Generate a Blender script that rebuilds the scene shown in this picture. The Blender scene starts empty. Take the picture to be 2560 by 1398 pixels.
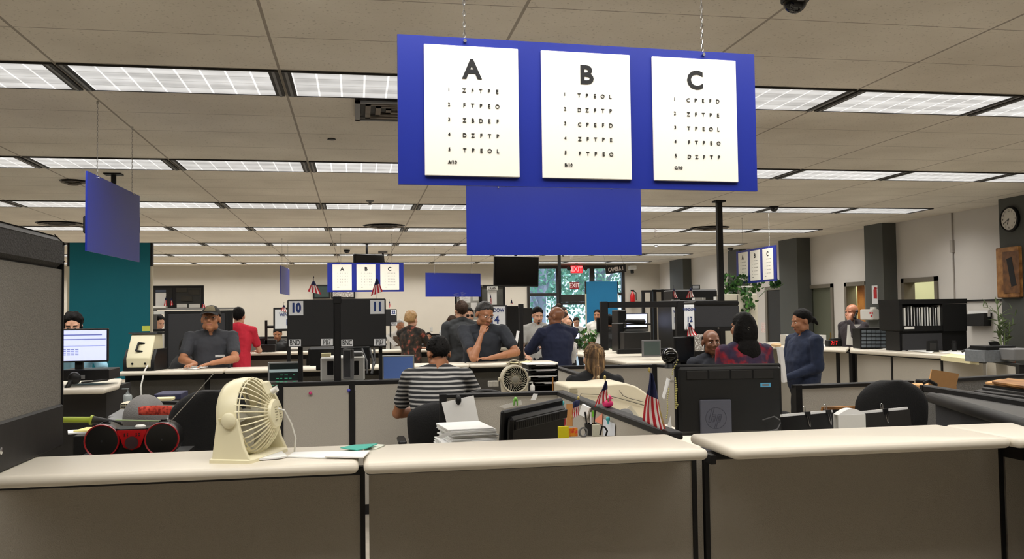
import bpy, math, random
from mathutils import Vector, Matrix, Euler
PI=math.pi
random.seed(7)
# ---------------------------------------------------------------- camera, sky, sun, exposure
CAMH=1.59; FOC=2230.0; CX=1280.0; CY=699.0
RM=((0.9849895,-0.0059253,0.1725125),(-0.1721249,0.0414865,0.9842011),(-0.0129886,-0.9991215,0.0398439))
C=bpy.context.scene.collection
def link(o): C.objects.link(o); return o
cd=bpy.data.cameras.new('camera'); cd.sensor_width=36; cd.lens=36*FOC/2560; cd.clip_end=300
cam=link(bpy.data.objects.new('camera',cd))
_r=[Vector((RM[0][i],RM[1][i],RM[2][i])) for i in range(3)]
cam.matrix_world=Matrix(((_r[0].x,-_r[1].x,-_r[2].x,0),(_r[0].y,-_r[1].y,-_r[2].y,0),(_r[0].z,-_r[1].z,-_r[2].z,CAMH),(0,0,0,1)))
S=bpy.context.scene; S.camera=cam
S.view_settings.view_transform='Standard'; S.view_settings.look='None'; S.view_settings.gamma=1; S.view_settings.use_curve_mapping=False
S.view_settings.exposure=0.0
w=bpy.data.worlds.new('sky'); S.world=w; w.use_nodes=True
bg=w.node_tree.nodes['Background']; bg.inputs[0].default_value=(0.62,0.78,1.0,1); bg.inputs[1].default_value=2.4
sl=bpy.data.lights.new('sun','SUN'); sl.energy=3.0; sl.angle=0.02; so=link(bpy.data.objects.new('sun',sl)); so.rotation_euler=(math.radians(48),0,math.radians(70))
TROFFER_W=17.5      # watts of each fluorescent fixture
CEIL=3.03
# pixel of the photograph -> point of the room (on the plane y=Y, z=z or x=X)
def ray(px,py):
    v=Vector(((px-CX)/FOC,(py-CY)/FOC,1)); return Vector([RM[i][0]*v.x+RM[i][1]*v.y+RM[i][2]*v.z for i in range(3)])
O=Vector((0,0,CAMH))
def A(px,py,Y): r=ray(px,py); return O+r*(Y/r.y)
def G(px,py,z): r=ray(px,py); return O+r*((z-CAMH)/r.z)
def W(px,py,X): r=ray(px,py); return O+r*(X/r.x)
# ---------------------------------------------------------------- materials
def lin(c): return tuple((v/255/12.92 if v/255<=0.04045 else ((v/255+0.055)/1.055)**2.4) for v in c)+(1,)
MC={}
def mat(name,rgb,rough=.6,metal=0,emit=0,nz=0,scale=30,bump=0,spec=.5,alpha=1,trans=0):
    if name in MC: return MC[name]
    m=bpy.data.materials.new(name); m.use_nodes=True; nt=m.node_tree; b=nt.nodes['Principled BSDF']; c=lin(rgb)
    b.inputs['Roughness'].default_value=rough; b.inputs['Metallic'].default_value=metal; b.inputs['Base Color'].default_value=c
    b.inputs['Specular IOR Level'].default_value=spec
    if trans: b.inputs['Transmission Weight'].default_value=trans
    if emit: b.inputs['Emission Color'].default_value=c; b.inputs['Emission Strength'].default_value=emit
    if nz or bump:
        t=nt.nodes.new('ShaderNodeTexCoord'); n=nt.nodes.new('ShaderNodeTexNoise'); n.inputs['Scale'].default_value=scale; n.inputs['Detail'].default_value=3
        nt.links.new(t.outputs['Object'],n.inputs['Vector'])
        if nz:
            mx=nt.nodes.new('ShaderNodeMix'); mx.data_type='RGBA'; mx.inputs[6].default_value=tuple(v*(1-nz) for v in c[:3])+(1,); mx.inputs[7].default_value=tuple(min(1,v*(1+nz)) for v in c[:3])+(1,)
            nt.links.new(n.outputs['Fac'],mx.inputs[0]); nt.links.new(mx.outputs[2],b.inputs['Base Color'])
        if bump:
            bp=nt.nodes.new('ShaderNodeBump'); bp.inputs['Strength'].default_value=bump; bp.inputs['Distance'].default_value=.01
            nt.links.new(n.outputs['Fac'],bp.inputs['Height']); nt.links.new(bp.outputs[0],b.inputs['Normal'])
    MC[name]=m; return m
def stripes(name,c1,c2,scale,axis='Z',rough=.85,thr=.5,soft=.04):
    if name in MC: return MC[name]
    m=mat(name,c1,rough); nt=m.node_tree; b=nt.nodes['Principled BSDF']; L=nt.links.new
    t=nt.nodes.new('ShaderNodeTexCoord'); wv=nt.nodes.new('ShaderNodeTexWave'); wv.bands_direction=axis; wv.inputs['Scale'].default_value=scale; wv.inputs['Distortion'].default_value=.6; wv.inputs['Detail Scale'].default_value=.6
    cr=nt.nodes.new('ShaderNodeValToRGB'); cr.color_ramp.elements[0].position=thr-soft; cr.color_ramp.elements[0].color=lin(c1); cr.color_ramp.elements[1].position=thr+soft; cr.color_ramp.elements[1].color=lin(c2)
    L(t.outputs['Object'],wv.inputs['Vector']); L(wv.outputs['Fac'],cr.inputs['Fac']); L(cr.outputs[0],b.inputs['Base Color']); return m
def blotch(name,cols,scale,rough=.85,st=None):
    if name in MC: return MC[name]
    m=mat(name,cols[0],rough); nt=m.node_tree; b=nt.nodes['Principled BSDF']; L=nt.links.new
    t=nt.nodes.new('ShaderNodeTexCoord'); n=nt.nodes.new('ShaderNodeTexNoise'); n.inputs['Scale'].default_value=scale; n.inputs['Detail'].default_value=4
    cr=nt.nodes.new('ShaderNodeValToRGB'); e=cr.color_ramp.elements; k=len(cols)
    while len(e)<k: e.new(.5)
    for i,c in enumerate(cols): e[i].position=.36+.28*i/(k-1); e[i].color=lin(c)
    if st: mp=nt.nodes.new('ShaderNodeMapping'); mp.inputs['Scale'].default_value=st; L(t.outputs['Object'],mp.inputs[0]); L(mp.outputs[0],n.inputs['Vector'])
    else: L(t.outputs['Object'],n.inputs['Vector'])
    L(n.outputs['Fac'],cr.inputs['Fac']); L(cr.outputs[0],b.inputs['Base Color']); return m
black=mat('black_plastic',(15,15,16),.45,spec=.35,nz=.15,scale=8)
dark=mat('dark_plastic',(35,34,33),.55,spec=.35,nz=.12,scale=10,bump=.15)
frame_m=mat('panel_frame_black',(18,17,17),.5,spec=.35,nz=.1,scale=20)
fab=mat('beige_panel_fabric',(176,170,158),.95,nz=.06,scale=220,bump=.3)
fabg=mat('grey_panel_fabric',(100,98,94),.95,nz=.22,scale=160,bump=.5)
fabd=mat('charcoal_fabric',(50,50,52),.95,nz=.15,scale=200,bump=.3)
top_m=mat('cream_laminate',(218,210,194),.42,nz=.025,scale=6)
white=mat('white_plastic',(225,224,218),.4,nz=.03,scale=8)
cream=mat('cream_plastic',(232,224,190),.38,nz=.03,scale=6)
beige=mat('beige_plastic',(205,196,172),.45,nz=.04,scale=6)
grey=mat('grey_plastic',(120,120,120),.5,nz=.08,scale=8)
paper=mat('white_paper',(238,238,236),.8,nz=.02,scale=40)
ink=mat('black_ink',(12,12,14),.7,nz=.05,scale=50)
navy=mat('navy_ink',(22,48,110),.7,nz=.05,scale=50)
chrome=mat('chrome',(200,200,200),.25,1,nz=.05)
blue=mat('blue_sign_board',(24,42,142),.38,nz=.05,scale=5)
teal=mat('teal_backdrop',(0,118,136),.7,nz=.06,scale=4)
tealb=mat('blue_teal_backdrop',(5,105,150),.7,nz=.06,scale=4)
wood=blotch('oak_wood',[(120,78,38),(160,110,58),(186,136,78)],9,.5)
card=mat('brown_cardboard',(196,150,100),.9,nz=.08,scale=30)
red=mat('red_plastic',(190,20,25),.3,nz=.08,scale=10)
yellow=mat('yellow_paper',(235,215,60),.7,nz=.05)
glass=mat('window_glass',(230,240,245),.02,trans=1,spec=.3); glass.node_tree.nodes['Principled BSDF'].inputs['IOR'].default_value=1.02
colm=mat('dark_grey_paint',(78,80,76),.7,nz=.05,scale=5)
wallm=mat('warm_white_paint',(196,190,178),.8,nz=.04,scale=3,bump=.1)
leafm=blotch('green_leaves',[(18,46,16),(42,88,32),(90,140,62)],14,.5)
terra=mat('terracotta',(150,80,50),.8,nz=.1)
skinA=mat('skin_tan',(178,122,88),.5,nz=.08,scale=12); skinB=mat('skin_light',(214,164,136),.5,nz=.07,scale=12)
skinC=mat('skin_brown',(112,72,48),.42,nz=.1,scale=12); skinD=mat('skin_olive',(160,108,76),.45,nz=.08,scale=12)
hairb=mat('black_hair',(15,13,12),.7,nz=.35,scale=60,bump=.6,spec=.15); hairbr=mat('brown_hair',(52,36,26),.65,nz=.35,scale=60,bump=.6,spec=.2)
hairbl=mat('blond_hair',(176,140,92),.5,nz=.4,scale=50,bump=.7); hairg=mat('grey_hair',(190,188,184),.6,nz=.2,scale=60,bump=.6)
lipm=mat('lips',(150,80,70),.5,nz=.05); eyew=mat('eye_white',(225,220,212),.3,nz=.02); 
# ---------------------------------------------------------------- mesh builder
class MB:
    def __init__(s): s.v=[];s.f=[];s.m=[];s.s=[];s.mi=0
    def add(s,vs,fs,smooth=False):
        n=len(s.v); s.v+=[tuple(v) for v in vs]
        for f in fs: s.f.append(tuple(i+n for i in f)); s.m.append(s.mi); s.s.append(smooth)
        return s
    def box(s,x0,x1,y0,y1,z0,z1,M=None,bev=0):
        if x0>x1:x0,x1=x1,x0
        if y0>y1:y0,y1=y1,y0
        if z0>z1:z0,z1=z1,z0
        if bev:
            b=min(bev,(x1-x0)/2.01,(y1-y0)/2.01,(z1-z0)/2.01); vs=[];idx={}
            for ix,x in enumerate((x0,x1)):
                for iy,y in enumerate((y0,y1)):
                    for iz,z in enumerate((z0,z1)):
                        dx=b*(1-2*ix);dy=b*(1-2*iy);dz=b*(1-2*iz)
                        for a,p in enumerate(((x,y+dy,z+dz),(x+dx,y,z+dz),(x+dx,y+dy,z))): idx[ix,iy,iz,a]=len(vs); vs.append(p)
            fs=[]
            for sgn in (0,1):
                q=[(0,0),(1,0),(1,1),(0,1)]
                if sgn==0:q=q[::-1]
                fs.append([idx[sgn,a,b2,0] for a,b2 in q]); fs.append([idx[b2,sgn,a,1] for a,b2 in q]); fs.append([idx[a,b2,sgn,2] for a,b2 in q])
            for a in (0,1):
                for c in (0,1):
                    r=[idx[0,a,c,1],idx[1,a,c,1],idx[1,a,c,2],idx[0,a,c,2]]; fs.append(r if a==c else r[::-1])
                    r=[idx[a,0,c,0],idx[a,1,c,0],idx[a,1,c,2],idx[a,0,c,2]]; fs.append(r[::-1] if a==c else r)
                    r=[idx[a,c,0,0],idx[a,c,1,0],idx[a,c,1,1],idx[a,c,0,1]]; fs.append(r if a==c else r[::-1])
            for ix in (0,1):
                for iy in (0,1):
                    for iz in (0,1):
                        r=[idx[ix,iy,iz,0],idx[ix,iy,iz,1],idx[ix,iy,iz,2]]; fs.append(r if (ix+iy+iz)%2 else r[::-1])
        else:
            vs=[(x,y,z) for x in (x0,x1) for y in (y0,y1) for z in (z0,z1)]
            fs=[(0,1,3,2),(4,6,7,5),(0,4,5,1),(2,3,7,6),(0,2,6,4),(1,5,7,3)]
        if M is not None: vs=[M@Vector(p) for p in vs]
        return s.add(vs,fs)
    def prism(s,pts,z0,z1,M=None):      # polygon in xy, extruded in z
        a=sum(pts[i][0]*pts[(i+1)%len(pts)][1]-pts[(i+1)%len(pts)][0]*pts[i][1] for i in range(len(pts)))
        if a<0: pts=pts[::-1]
        n=len(pts); vs=[Vector((p[0],p[1],z0)) for p in pts]+[Vector((p[0],p[1],z1)) for p in pts]
        if M is not None: vs=[M@p for p in vs]
        return s.add(vs,[tuple(range(n))[::-1],tuple(range(n,2*n))]+[(i,(i+1)%n,(i+1)%n+n,i+n) for i in range(n)])
    def prismy(s,pts,y0,y1,M=None):     # polygon in xz, extruded in y
        T=Matrix(((1,0,0,0),(0,0,-1,0),(0,1,0,0),(0,0,0,1)))
        return s.prism(pts,-y1,-y0,(M@T) if M is not None else T)
    def loft(s,rings,smooth=True,cap=True):
        n=len(rings[0]); vs=[p for r in rings for p in r]; fs=[]
        for k in range(len(rings)-1):
            for i in range(n): j=(i+1)%n; fs.append((k*n+i,k*n+j,(k+1)*n+j,(k+1)*n+i))
        s.add(vs,fs,smooth)
        if cap: n0=len(s.v)-len(vs); s.f+= [tuple(n0+i for i in range(n))[::-1],tuple(n0+i for i in range((len(rings)-1)*n,len(rings)*n))]; s.m+=[s.mi]*2; s.s+=[False]*2
        return s
    def cyl(s,p0,p1,r0,r1=None,n=16,cap=True,smooth=True):
        p0=Vector(p0);p1=Vector(p1); r1=r0 if r1 is None else r1; d=(p1-p0); q=d.to_track_quat('Z','Y')
        rr=[]
        for p,r in((p0,r0),(p1,r1)): rr.append([p+q@Vector((r*math.cos(2*PI*i/n),r*math.sin(2*PI*i/n),0)) for i in range(n)])
        return s.loft(rr,smooth,cap)
    def lathe(s,prof,p0=(0,0,0),ax=(0,0,1),n=24,cap=True):
        q=Vector(ax).to_track_quat('Z','Y'); p0=Vector(p0)
        return s.loft([[p0+q@Vector((r*math.cos(2*PI*i/n),r*math.sin(2*PI*i/n),z)) for i in range(n)] for r,z in prof],True,cap)
    def tube(s,pts,r,n=8):
        for a,b in zip(pts,pts[1:]): s.cyl(a,b,r,n=n)
        for p in pts[1:-1]: s.ell(p,(r,r,r),n=n,k=4)
        return s
    def ell(s,c,r,n=16,k=10,M=None):
        c=Vector(c); rings=[]
        for j in range(1,k):
            t=PI*j/k-PI/2; rings.append([Vector((r[0]*math.cos(t)*math.cos(2*PI*i/n),r[1]*math.cos(t)*math.sin(2*PI*i/n),r[2]*math.sin(t))) for i in range(n)])
        vs=[Vector((0,0,-r[2]))]+[p for q in rings for p in q]+[Vector((0,0,r[2]))]
        if M is not None: vs=[M@p for p in vs]
        vs=[c+p for p in vs]; fs=[(0,1+(i+1)%n,1+i) for i in range(n)]
        for j in range(k-2):
            for i in range(n): a=1+j*n;b=a+n;i2=(i+1)%n; fs.append((a+i,a+i2,b+i2,b+i))
        L=len(vs)-1;a=1+(k-2)*n; fs+=[(a+i,a+(i+1)%n,L) for i in range(n)]
        return s.add(vs,fs,True)
    def cap(s,p0,p1,r0,r1,n=12):        # tapered capsule
        p0=Vector(p0);p1=Vector(p1); d=p1-p0; q=d.to_track_quat('Z','Y'); L=d.length; rings=[]
        for a in (-80,-50,-20): t=math.radians(a); rings.append((r0*math.cos(t),r0*math.sin(t)))
        for a in (20,50,80): t=math.radians(a); rings.append((r1*math.cos(t),L+r1*math.sin(t)))
        return s.loft([[p0+q@Vector((r*math.cos(2*PI*i/n),r*math.sin(2*PI*i/n),z)) for i in range(n)] for r,z in rings])
    def quad(s,a,b,c,d): return s.add([a,b,c,d],[(0,1,2,3)])
    def grid(s,fn,nu,nv,mf=None):
        n=len(s.v); s.v+=[tuple(fn(i/nu,j/nv)) for j in range(nv+1) for i in range(nu+1)]
        for j in range(nv):
            for i in range(nu):
                a=n+j*(nu+1)+i; s.f.append((a,a+1,a+nu+2,a+nu+1)); s.m.append(mf(i,j) if mf else s.mi); s.s.append(True)
        return s
    def text(s,string,x,z,h,y=0,bold=0,al='CENTER',th=.002,M=None,sx=1):
        vs,fs=text_geo(string,bold,al); k=h/CAPH
        P=[Vector((x+v[0]*k*sx,y-(th if v[2]>0 else 0),z+v[1]*k)) for v in vs]
        if M is not None: P=[M@p for p in P]
        return s.add(P,fs)
    def obj(s,name,m,parent=None,mods=None):
        ms=m if isinstance(m,(list,tuple)) else [m]
        me=bpy.data.meshes.new(name); off=Vector(WP.get(parent.name,(0,0,0))) if parent and parent.name in WP else Vector((0,0,0))
        me.from_pydata([tuple(Vector(p)-off) for p in s.v],[],s.f); 
        for q in ms: me.materials.append(q)
        me.polygons.foreach_set('material_index',s.m); me.polygons.foreach_set('use_smooth',s.s); me.update(); me.set_sharp_from_angle(angle=.75)
        o=link(bpy.data.objects.new(name,me)); 
        if parent: o.parent=parent
        return o
WP={}
TG={}
def text_geo(st,bold,al):
    key=(st,bold,al)
    if key in TG: return TG[key]
    c=bpy.data.curves.new('t','FONT'); c.body=st; c.size=1; c.offset=bold; c.extrude=.01; c.align_x=al; c.align_y='BOTTOM_BASELINE' if False else 'CENTER'; c.resolution_u=3
    o=bpy.data.objects.new('t',c); C.objects.link(o); dg=bpy.context.evaluated_depsgraph_get(); dg.update(); e=o.evaluated_get(dg); me=e.to_mesh()
    vs=[tuple(v.co) for v in me.vertices]; fs=[tuple(p.vertices) for p in me.polygons]
    e.to_mesh_clear(); bpy.data.objects.remove(o); bpy.data.curves.remove(c)
    TG[key]=(vs,fs); return TG[key]
_v,_f=text_geo('H',0,'CENTER'); CAPH=max(p[1] for p in _v)-min(p[1] for p in _v)
def thing(name,label,cat,loc=(0,0,0),rz=0,group=None,world=False):   # world=True: part meshes are given in room coordinates
    o=link(bpy.data.objects.new(name,None)); o.empty_display_size=.1; o.location=loc; o.rotation_euler=(0,0,rz); o['label']=label; o['category']=cat
    if group:o['group']=group
    if world: WP[o.name]=tuple(loc)
    return o
def tag(o,label,cat,group=None,kind=None):
    o['label']=label;o['category']=cat
    if group:o['group']=group
    if kind:o['kind']=kind
    # origin to the base centre of the mesh
    if o.data and hasattr(o.data,'vertices') and o.parent is None and tuple(o.location)==(0,0,0):
        vs=[v.co for v in o.data.vertices]; c=Vector(((min(v.x for v in vs)+max(v.x for v in vs))/2,(min(v.y for v in vs)+max(v.y for v in vs))/2,min(v.z for v in vs)))
        o.data.transform(Matrix.Translation(-c)); o.location=c
    return o
def struct(name,mb,m):
    o=mb.obj(name,m); o['kind']='structure'; return o
def copy_tree(o,parent=None):
    c=o.copy(); C.objects.link(c)
    if parent is not None: c.parent=parent
    for ch in list(o.children): copy_tree(ch,c)
    return c
def pb(mb,x0,y0,x1,y1,Y,dep=.05,bev=0):     # box whose front face covers a pixel rectangle at distance Y
    a=A(x0,(y0+y1)/2,Y);b=A(x1,(y0+y1)/2,Y);t=A((x0+x1)/2,y0,Y);u=A((x0+x1)/2,y1,Y)
    return mb.box(a.x,b.x,Y,Y+dep,u.z,t.z,bev=bev)
def one(name,label,cat,m,group=None,**k):   # a thing of one mesh; use: one(...)(mb)
    pass
# ---------------------------------------------------------------- the room
LX=-11.0; RX=8.78; BY=25.0; FY=-2.5
struct('floor',MB().box(LX,RX+3,FY,BY,-.1,0),blotch('floor_tiles',[(150,143,130),(168,160,147),(178,171,158)],3,.5))
def ceil_mat():
    m=bpy.data.materials.new('ceiling_tiles'); m.use_nodes=True; nt=m.node_tree; b=nt.nodes['Principled BSDF']; b.inputs['Roughness'].default_value=.9; L=nt.links.new
    g=nt.nodes.new('ShaderNodeNewGeometry'); sp=nt.nodes.new('ShaderNodeSeparateXYZ'); L(g.outputs['Position'],sp.inputs[0])
    def ln(out,off,per,wd):
        a=nt.nodes.new('ShaderNodeMath');a.operation='ADD';a.inputs[1].default_value=off;L(out,a.inputs[0])
        p=nt.nodes.new('ShaderNodeMath');p.operation='PINGPONG';p.inputs[1].default_value=per/2;L(a.outputs[0],p.inputs[0])
        c=nt.nodes.new('ShaderNodeMath');c.operation='LESS_THAN';c.inputs[1].default_value=wd;L(p.outputs[0],c.inputs[0]);return c.outputs[0]
    lx=ln(sp.outputs[0],TX0*-1+1.22*20,1.22,.008); ly=ln(sp.outputs[1],-TY0+3.06*8,.612,.004)
    mxx=nt.nodes.new('ShaderNodeMath');mxx.operation='MAXIMUM';L(lx,mxx.inputs[0]);L(ly,mxx.inputs[1])
    n=nt.nodes.new('ShaderNodeTexNoise');n.inputs['Scale'].default_value=1.2;n.inputs['Detail'].default_value=3;L(g.outputs['Position'],n.inputs['Vector'])
    cr=nt.nodes.new('ShaderNodeValToRGB');cr.color_ramp.elements[0].position=.3;cr.color_ramp.elements[0].color=lin((212,204,190));cr.color_ramp.elements[1].position=.7;cr.color_ramp.elements[1].color=lin((232,225,212));L(n.outputs['Fac'],cr.inputs[0])
    n2=nt.nodes.new('ShaderNodeTexNoise');n2.inputs['Scale'].default_value=60;L(g.outputs['Position'],n2.inputs['Vector'])
    c2=nt.nodes.new('ShaderNodeValToRGB');c2.color_ramp.elements[0].position=.30;c2.color_ramp.elements[0].color=(.75,.74,.72,1);c2.color_ramp.elements[1].position=.38;c2.color_ramp.elements[1].color=(1,1,1,1);L(n2.outputs['Fac'],c2.inputs[0])
    mu=nt.nodes.new('ShaderNodeMix');mu.data_type='RGBA';mu.blend_type='MULTIPLY';mu.inputs[0].default_value=1;L(cr.outputs[0],mu.inputs[6]);L(c2.outputs[0],mu.inputs[7])
    mx=nt.nodes.new('ShaderNodeMix');mx.data_type='RGBA';mx.inputs[7].default_value=lin((120,108,96));L(mu.outputs[2],mx.inputs[6]);
    fm=nt.nodes.new('ShaderNodeMath');fm.operation='MULTIPLY';fm.inputs[1].default_value=.7;L(mxx.outputs[0],fm.inputs[0]);L(fm.outputs[0],mx.inputs[0]);L(mx.outputs[2],b.inputs['Base Color'])
    return m
TX0=-1.65; TY0=5.27; ROWP=3.065; TW=.585
struct('ceiling',MB().box(LX,RX+3,FY,BY,CEIL,CEIL+.1),ceil_mat())
struct('wall_left',MB().box(LX-.1,LX,FY,BY,0,CEIL),wallm)
struct('wall_front',MB().box(LX,RX+3,FY-.1,FY,0,CEIL),wallm)
# back wall with the shopfront opening
sfx0=A(1318,760,BY).x; sfx1=A(1562,760,BY).x; sfz=A(1440,664,BY).z
mb=MB(); mb.box(LX,sfx0,BY,BY+.15,0,CEIL); mb.box(sfx1,RX+3,BY,BY+.15,0,CEIL); mb.box(sfx0,sfx1,BY,BY+.15,sfz,CEIL)
struct('wall_back',mb,wallm)
# right wall with three door openings (solid strips between them)
doors=[(2018,2085),(2115,2172),(2258,2348)]
DY=[(W(a,760,RX).y,W(b,760,RX).y) for a,b in doors]
DH=2.1
mb=MB(); ys=[FY]
for far,near in sorted(DY,key=lambda t:t[1]): mb.box(RX,RX+.14,ys[-1],near,0,CEIL); mb.box(RX,RX+.14,near,far,DH,CEIL); ys.append(far)
hy0=W(1965,780,RX).y; hy1=W(1920,780,RX).y
mb.box(RX,RX+.14,ys[-1],BY,0,CEIL)
struct('wall_right',mb,mat('right_wall_paint',(206,202,196),.8,nz=.03,scale=3,bump=.1))
# rooms behind the doors
struct('wall_room_behind',MB().box(RX+1.6,RX+1.7,9,18,0,CEIL),mat('inner_room_paint',(222,224,196),.8,nz=.03,scale=3))
for y in (9,11.6,14.05,15.1,18): struct('wall_room_divider',MB().box(RX+.14,RX+1.6,y,y+.08,0,CEIL),MC['inner_room_paint'])
for i,(far,near) in enumerate(DY):
    dm=[mat('green_grey_door_paint',(96,100,84),.6,nz=.05),blotch('orange_oak_door',[(150,92,34),(182,118,48),(200,136,62)],5,.45),wood][i]
    fr=MB(); t=.07
    fr.box(RX-.03,RX+.17,near,near+t,0,DH); fr.box(RX-.03,RX+.17,far-t,far,0,DH); fr.box(RX-.03,RX+.17,near,far,DH-t,DH)
    f=struct('door_%d'%(i+1),fr,mat('door_frame_paint',(112,106,94),.6,nz=.05))
    d=MB()
    if i==0: d.box(RX+.04,RX+.09,near+t,far-t,0.01,DH-t)
    elif i==1: d.box(RX+.10,RX+.14,near+t,far-t-.14,0.01,DH-t)
    else: d.box(RX+.17,RX+.95,near-.0,near+.05,0.01,DH-t)
    l=d.obj('door_leaf',dm,f)
    h=MB()
    if i==0: h.box(RX+.02,RX+.04,near+t+.06,near+t+.14,1.0,1.18); h.cyl((RX+.03,near+t+.1,1.05),(RX-.02,near+t+.1,1.05),.02)
    elif i==1: h.cyl((RX+.10,near+.16,1.0),(RX+.05,near+.16,1.0),.025)
    else: h.cyl((RX+.85,near+.05,1.0),(RX+.85,near+.1,1.0),.025)
    h.obj('door_handle',mat('brass',(150,125,70),.35,1,nz=.05),l)
# wall columns: dark grey pilasters standing out from the right wall
for i,(pj,pw,tp) in enumerate([(2165,2245,560),(1950,2029,600),(1676,1730,650),(1822,1868,625)]):
    Yn=W(pw,760,RX).y; xl=A((pj+pw)/2+6,760,Yn).x; Yf=W(pj,760,xl).y; Yf=min(Yf,Yn+1.1)
    struct('trim_%d'%(i+1),MB().box(xl,RX+.02,Yn,max(Yf,Yn+.35),0,CEIL),colm)
y0=W(2499,600,8.35).y
struct('trim_5',MB().box(8.35,RX+.02,8.8,y0,0,CEIL),colm)
struct('trim_6',MB().box(RX-.02,RX,9.5,BY,0,.12),colm)
# conduit on the right wall and thin ledge of the wall panel
cy=W(2383,600,RX).y
mb=MB(); mb.cyl((RX-.012,cy,1.72),(RX-.012,cy,CEIL),.012,n=8); mb.box(RX-.04,RX,cy-.03,cy+.03,2.44,2.62)
struct('trim_7',mb,mat('conduit_paint',(170,164,156),.6,nz=.04))
struct('trim_8',MB().box(RX-.03,RX,y0,W(2260,700,RX).y-.9,1.70,1.725),frame_m)
# ---------------------------------------------------------------- fluorescent troffers
def lens_mat():
    m=bpy.data.materials.new('prismatic_lamp_lens'); m.use_nodes=True; nt=m.node_tree; b=nt.nodes['Principled BSDF']; L=nt.links.new
    t=nt.nodes.new('ShaderNodeTexCoord'); sp=nt.nodes.new('ShaderNodeSeparateXYZ'); L(t.outputs['Object'],sp.inputs[0])
    def M_(op,a,bv=None):
        n=nt.nodes.new('ShaderNodeMath'); n.operation=op
        for i,q in enumerate((a,bv)):
            if q is None: continue
            if isinstance(q,(int,float)): n.inputs[i].default_value=q
            else: L(q,n.inputs[i])
        return n.outputs[0]
    px=M_('PINGPONG',M_('ADD',sp.outputs[0],6.03),.067*1.05); py=M_('PINGPONG',M_('ADD',sp.outputs[1],.0),.0731)
    gx=M_('LESS_THAN',px,.006); gy=M_('LESS_THAN',py,.006)
    tube=M_('COSINE',M_('MULTIPLY',sp.outputs[1],2*PI/.195)); n=nt.nodes.new('ShaderNodeTexNoise'); n.inputs['Scale'].default_value=5; n.inputs['Detail'].default_value=2
    oi=nt.nodes.new('ShaderNodeObjectInfo'); va=nt.nodes.new('ShaderNodeVectorMath'); L(t.outputs['Object'],va.inputs[0]); L(oi.outputs['Location'],va.inputs[1]); L(va.outputs[0],n.inputs['Vector'])
    base=M_('ADD',M_('ADD',M_('MULTIPLY',tube,.10),.36),M_('MULTIPLY',n.outputs['Fac'],.42))
    e=M_('ADD',base,M_('MULTIPLY',gx,.4)); e=M_('SUBTRACT',e,M_('MULTIPLY',gy,.22))
    e=M_('MULTIPLY',e,M_('ADD',M_('MULTIPLY',oi.outputs['Random'],.3),.85))
    b.inputs['Base Color'].default_value=(.3,.3,.3,1); b.inputs['Emission Color'].default_value=(1,.985,.955,1); L(e,b.inputs['Emission Strength']); return m
al=bpy.data.lights.new('tube','AREA'); al.shape='RECTANGLE'; al.size=1.1; al.size_y=.5; al.energy=TROFFER_W; al.color=(1,.966,.915); al.spread=math.radians(150)
def troffer():
    t=thing('ceiling_light','','ceiling light')
    f=MB(); hx=.6;hy=TW/2; 
    f.box(-.6,-.545,-hy,hy,-.012,-.001); f.box(.545,.6,-hy,hy,-.012,-.001); f.box(-.545,.545,-hy,-hy+.012,-.012,-.001); f.box(-.545,.545,hy-.012,hy,-.012,-.001)
    f.obj('frame',mat('lamp_frame_shadow_gap',(38,36,34),.6,nz=.05),t)
    MB().box(-.582,-.565,-hy,hy,-.016,-.011).obj('frame_strip',grey,t); MB().box(.565,.582,-hy,hy,-.016,-.011).obj('frame_strip',grey,t)
    d=MB(); d.box(-.545,.545,-hy+.012,hy-.012,-.009,-.002); d.obj('diffuser',lens_mat(),t)
    l=bpy.data.objects.new('tube',al); C.objects.link(l); l.parent=t; l.location=(0,0,-.03)
    return t
T0=troffer(); first=True
rown=['second row behind the camera','nearest row','second row','third row','fourth row','fifth row','sixth row','farthest row']
vents=[]
for r in range(-1,7):
    yc=TY0+r*ROWP+.3
    for k in range(-8,8):
        xc=TX0+(k+.5)*1.22
        if xc<LX+1: continue
        if r==-1 and not -4<=k<=4: continue
        lim=(-1.75 if r==0 else -.0) 
        if r>=0 and xc/yc<-.47: continue
        o=T0 if first else copy_tree(T0); first=False
        o.location=(xc,yc,CEIL); o['group']='fluorescent lights of the %s'%rown[r+1]
        o['label']='recessed fluorescent ceiling light in the %s of lights'%rown[r+1]
def proj(p):
    d=Vector(p)-O; c=[sum(RM[i][j]*d[i] for i in range(3)) for j in range(3)]; return (CX+FOC*c[0]/c[2],CY+FOC*c[1]/c[2]) if c[2]>0 else (-9e9,0)
ORD=['first','second','third','fourth','fifth','sixth','seventh','eighth','ninth','tenth','eleventh','twelfth','thirteenth','fourteenth','fifteenth','sixteenth']
rows_={}
for o in C.objects:
    if o.name.startswith('ceiling_light') and o.parent is None: rows_.setdefault(o['group'],[]).append(o)
for g,l in rows_.items():
    l.sort(key=lambda o:o.location.x); n=0
    for o in l:
        a=proj(o.location+Vector((.5,0,0)))[0]; b=proj(o.location-Vector((.5,0,0)))[0]
        if a>0 and b<2560: o['label']='fluorescent ceiling light, %s from left in the %s of lights'%(ORD[min(n,15)],g.split('of the ')[1]); n+=1
        else: o['label']='fluorescent ceiling light in the %s, beyond the edge of the photo'%g.split('of the ')[1]

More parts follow.
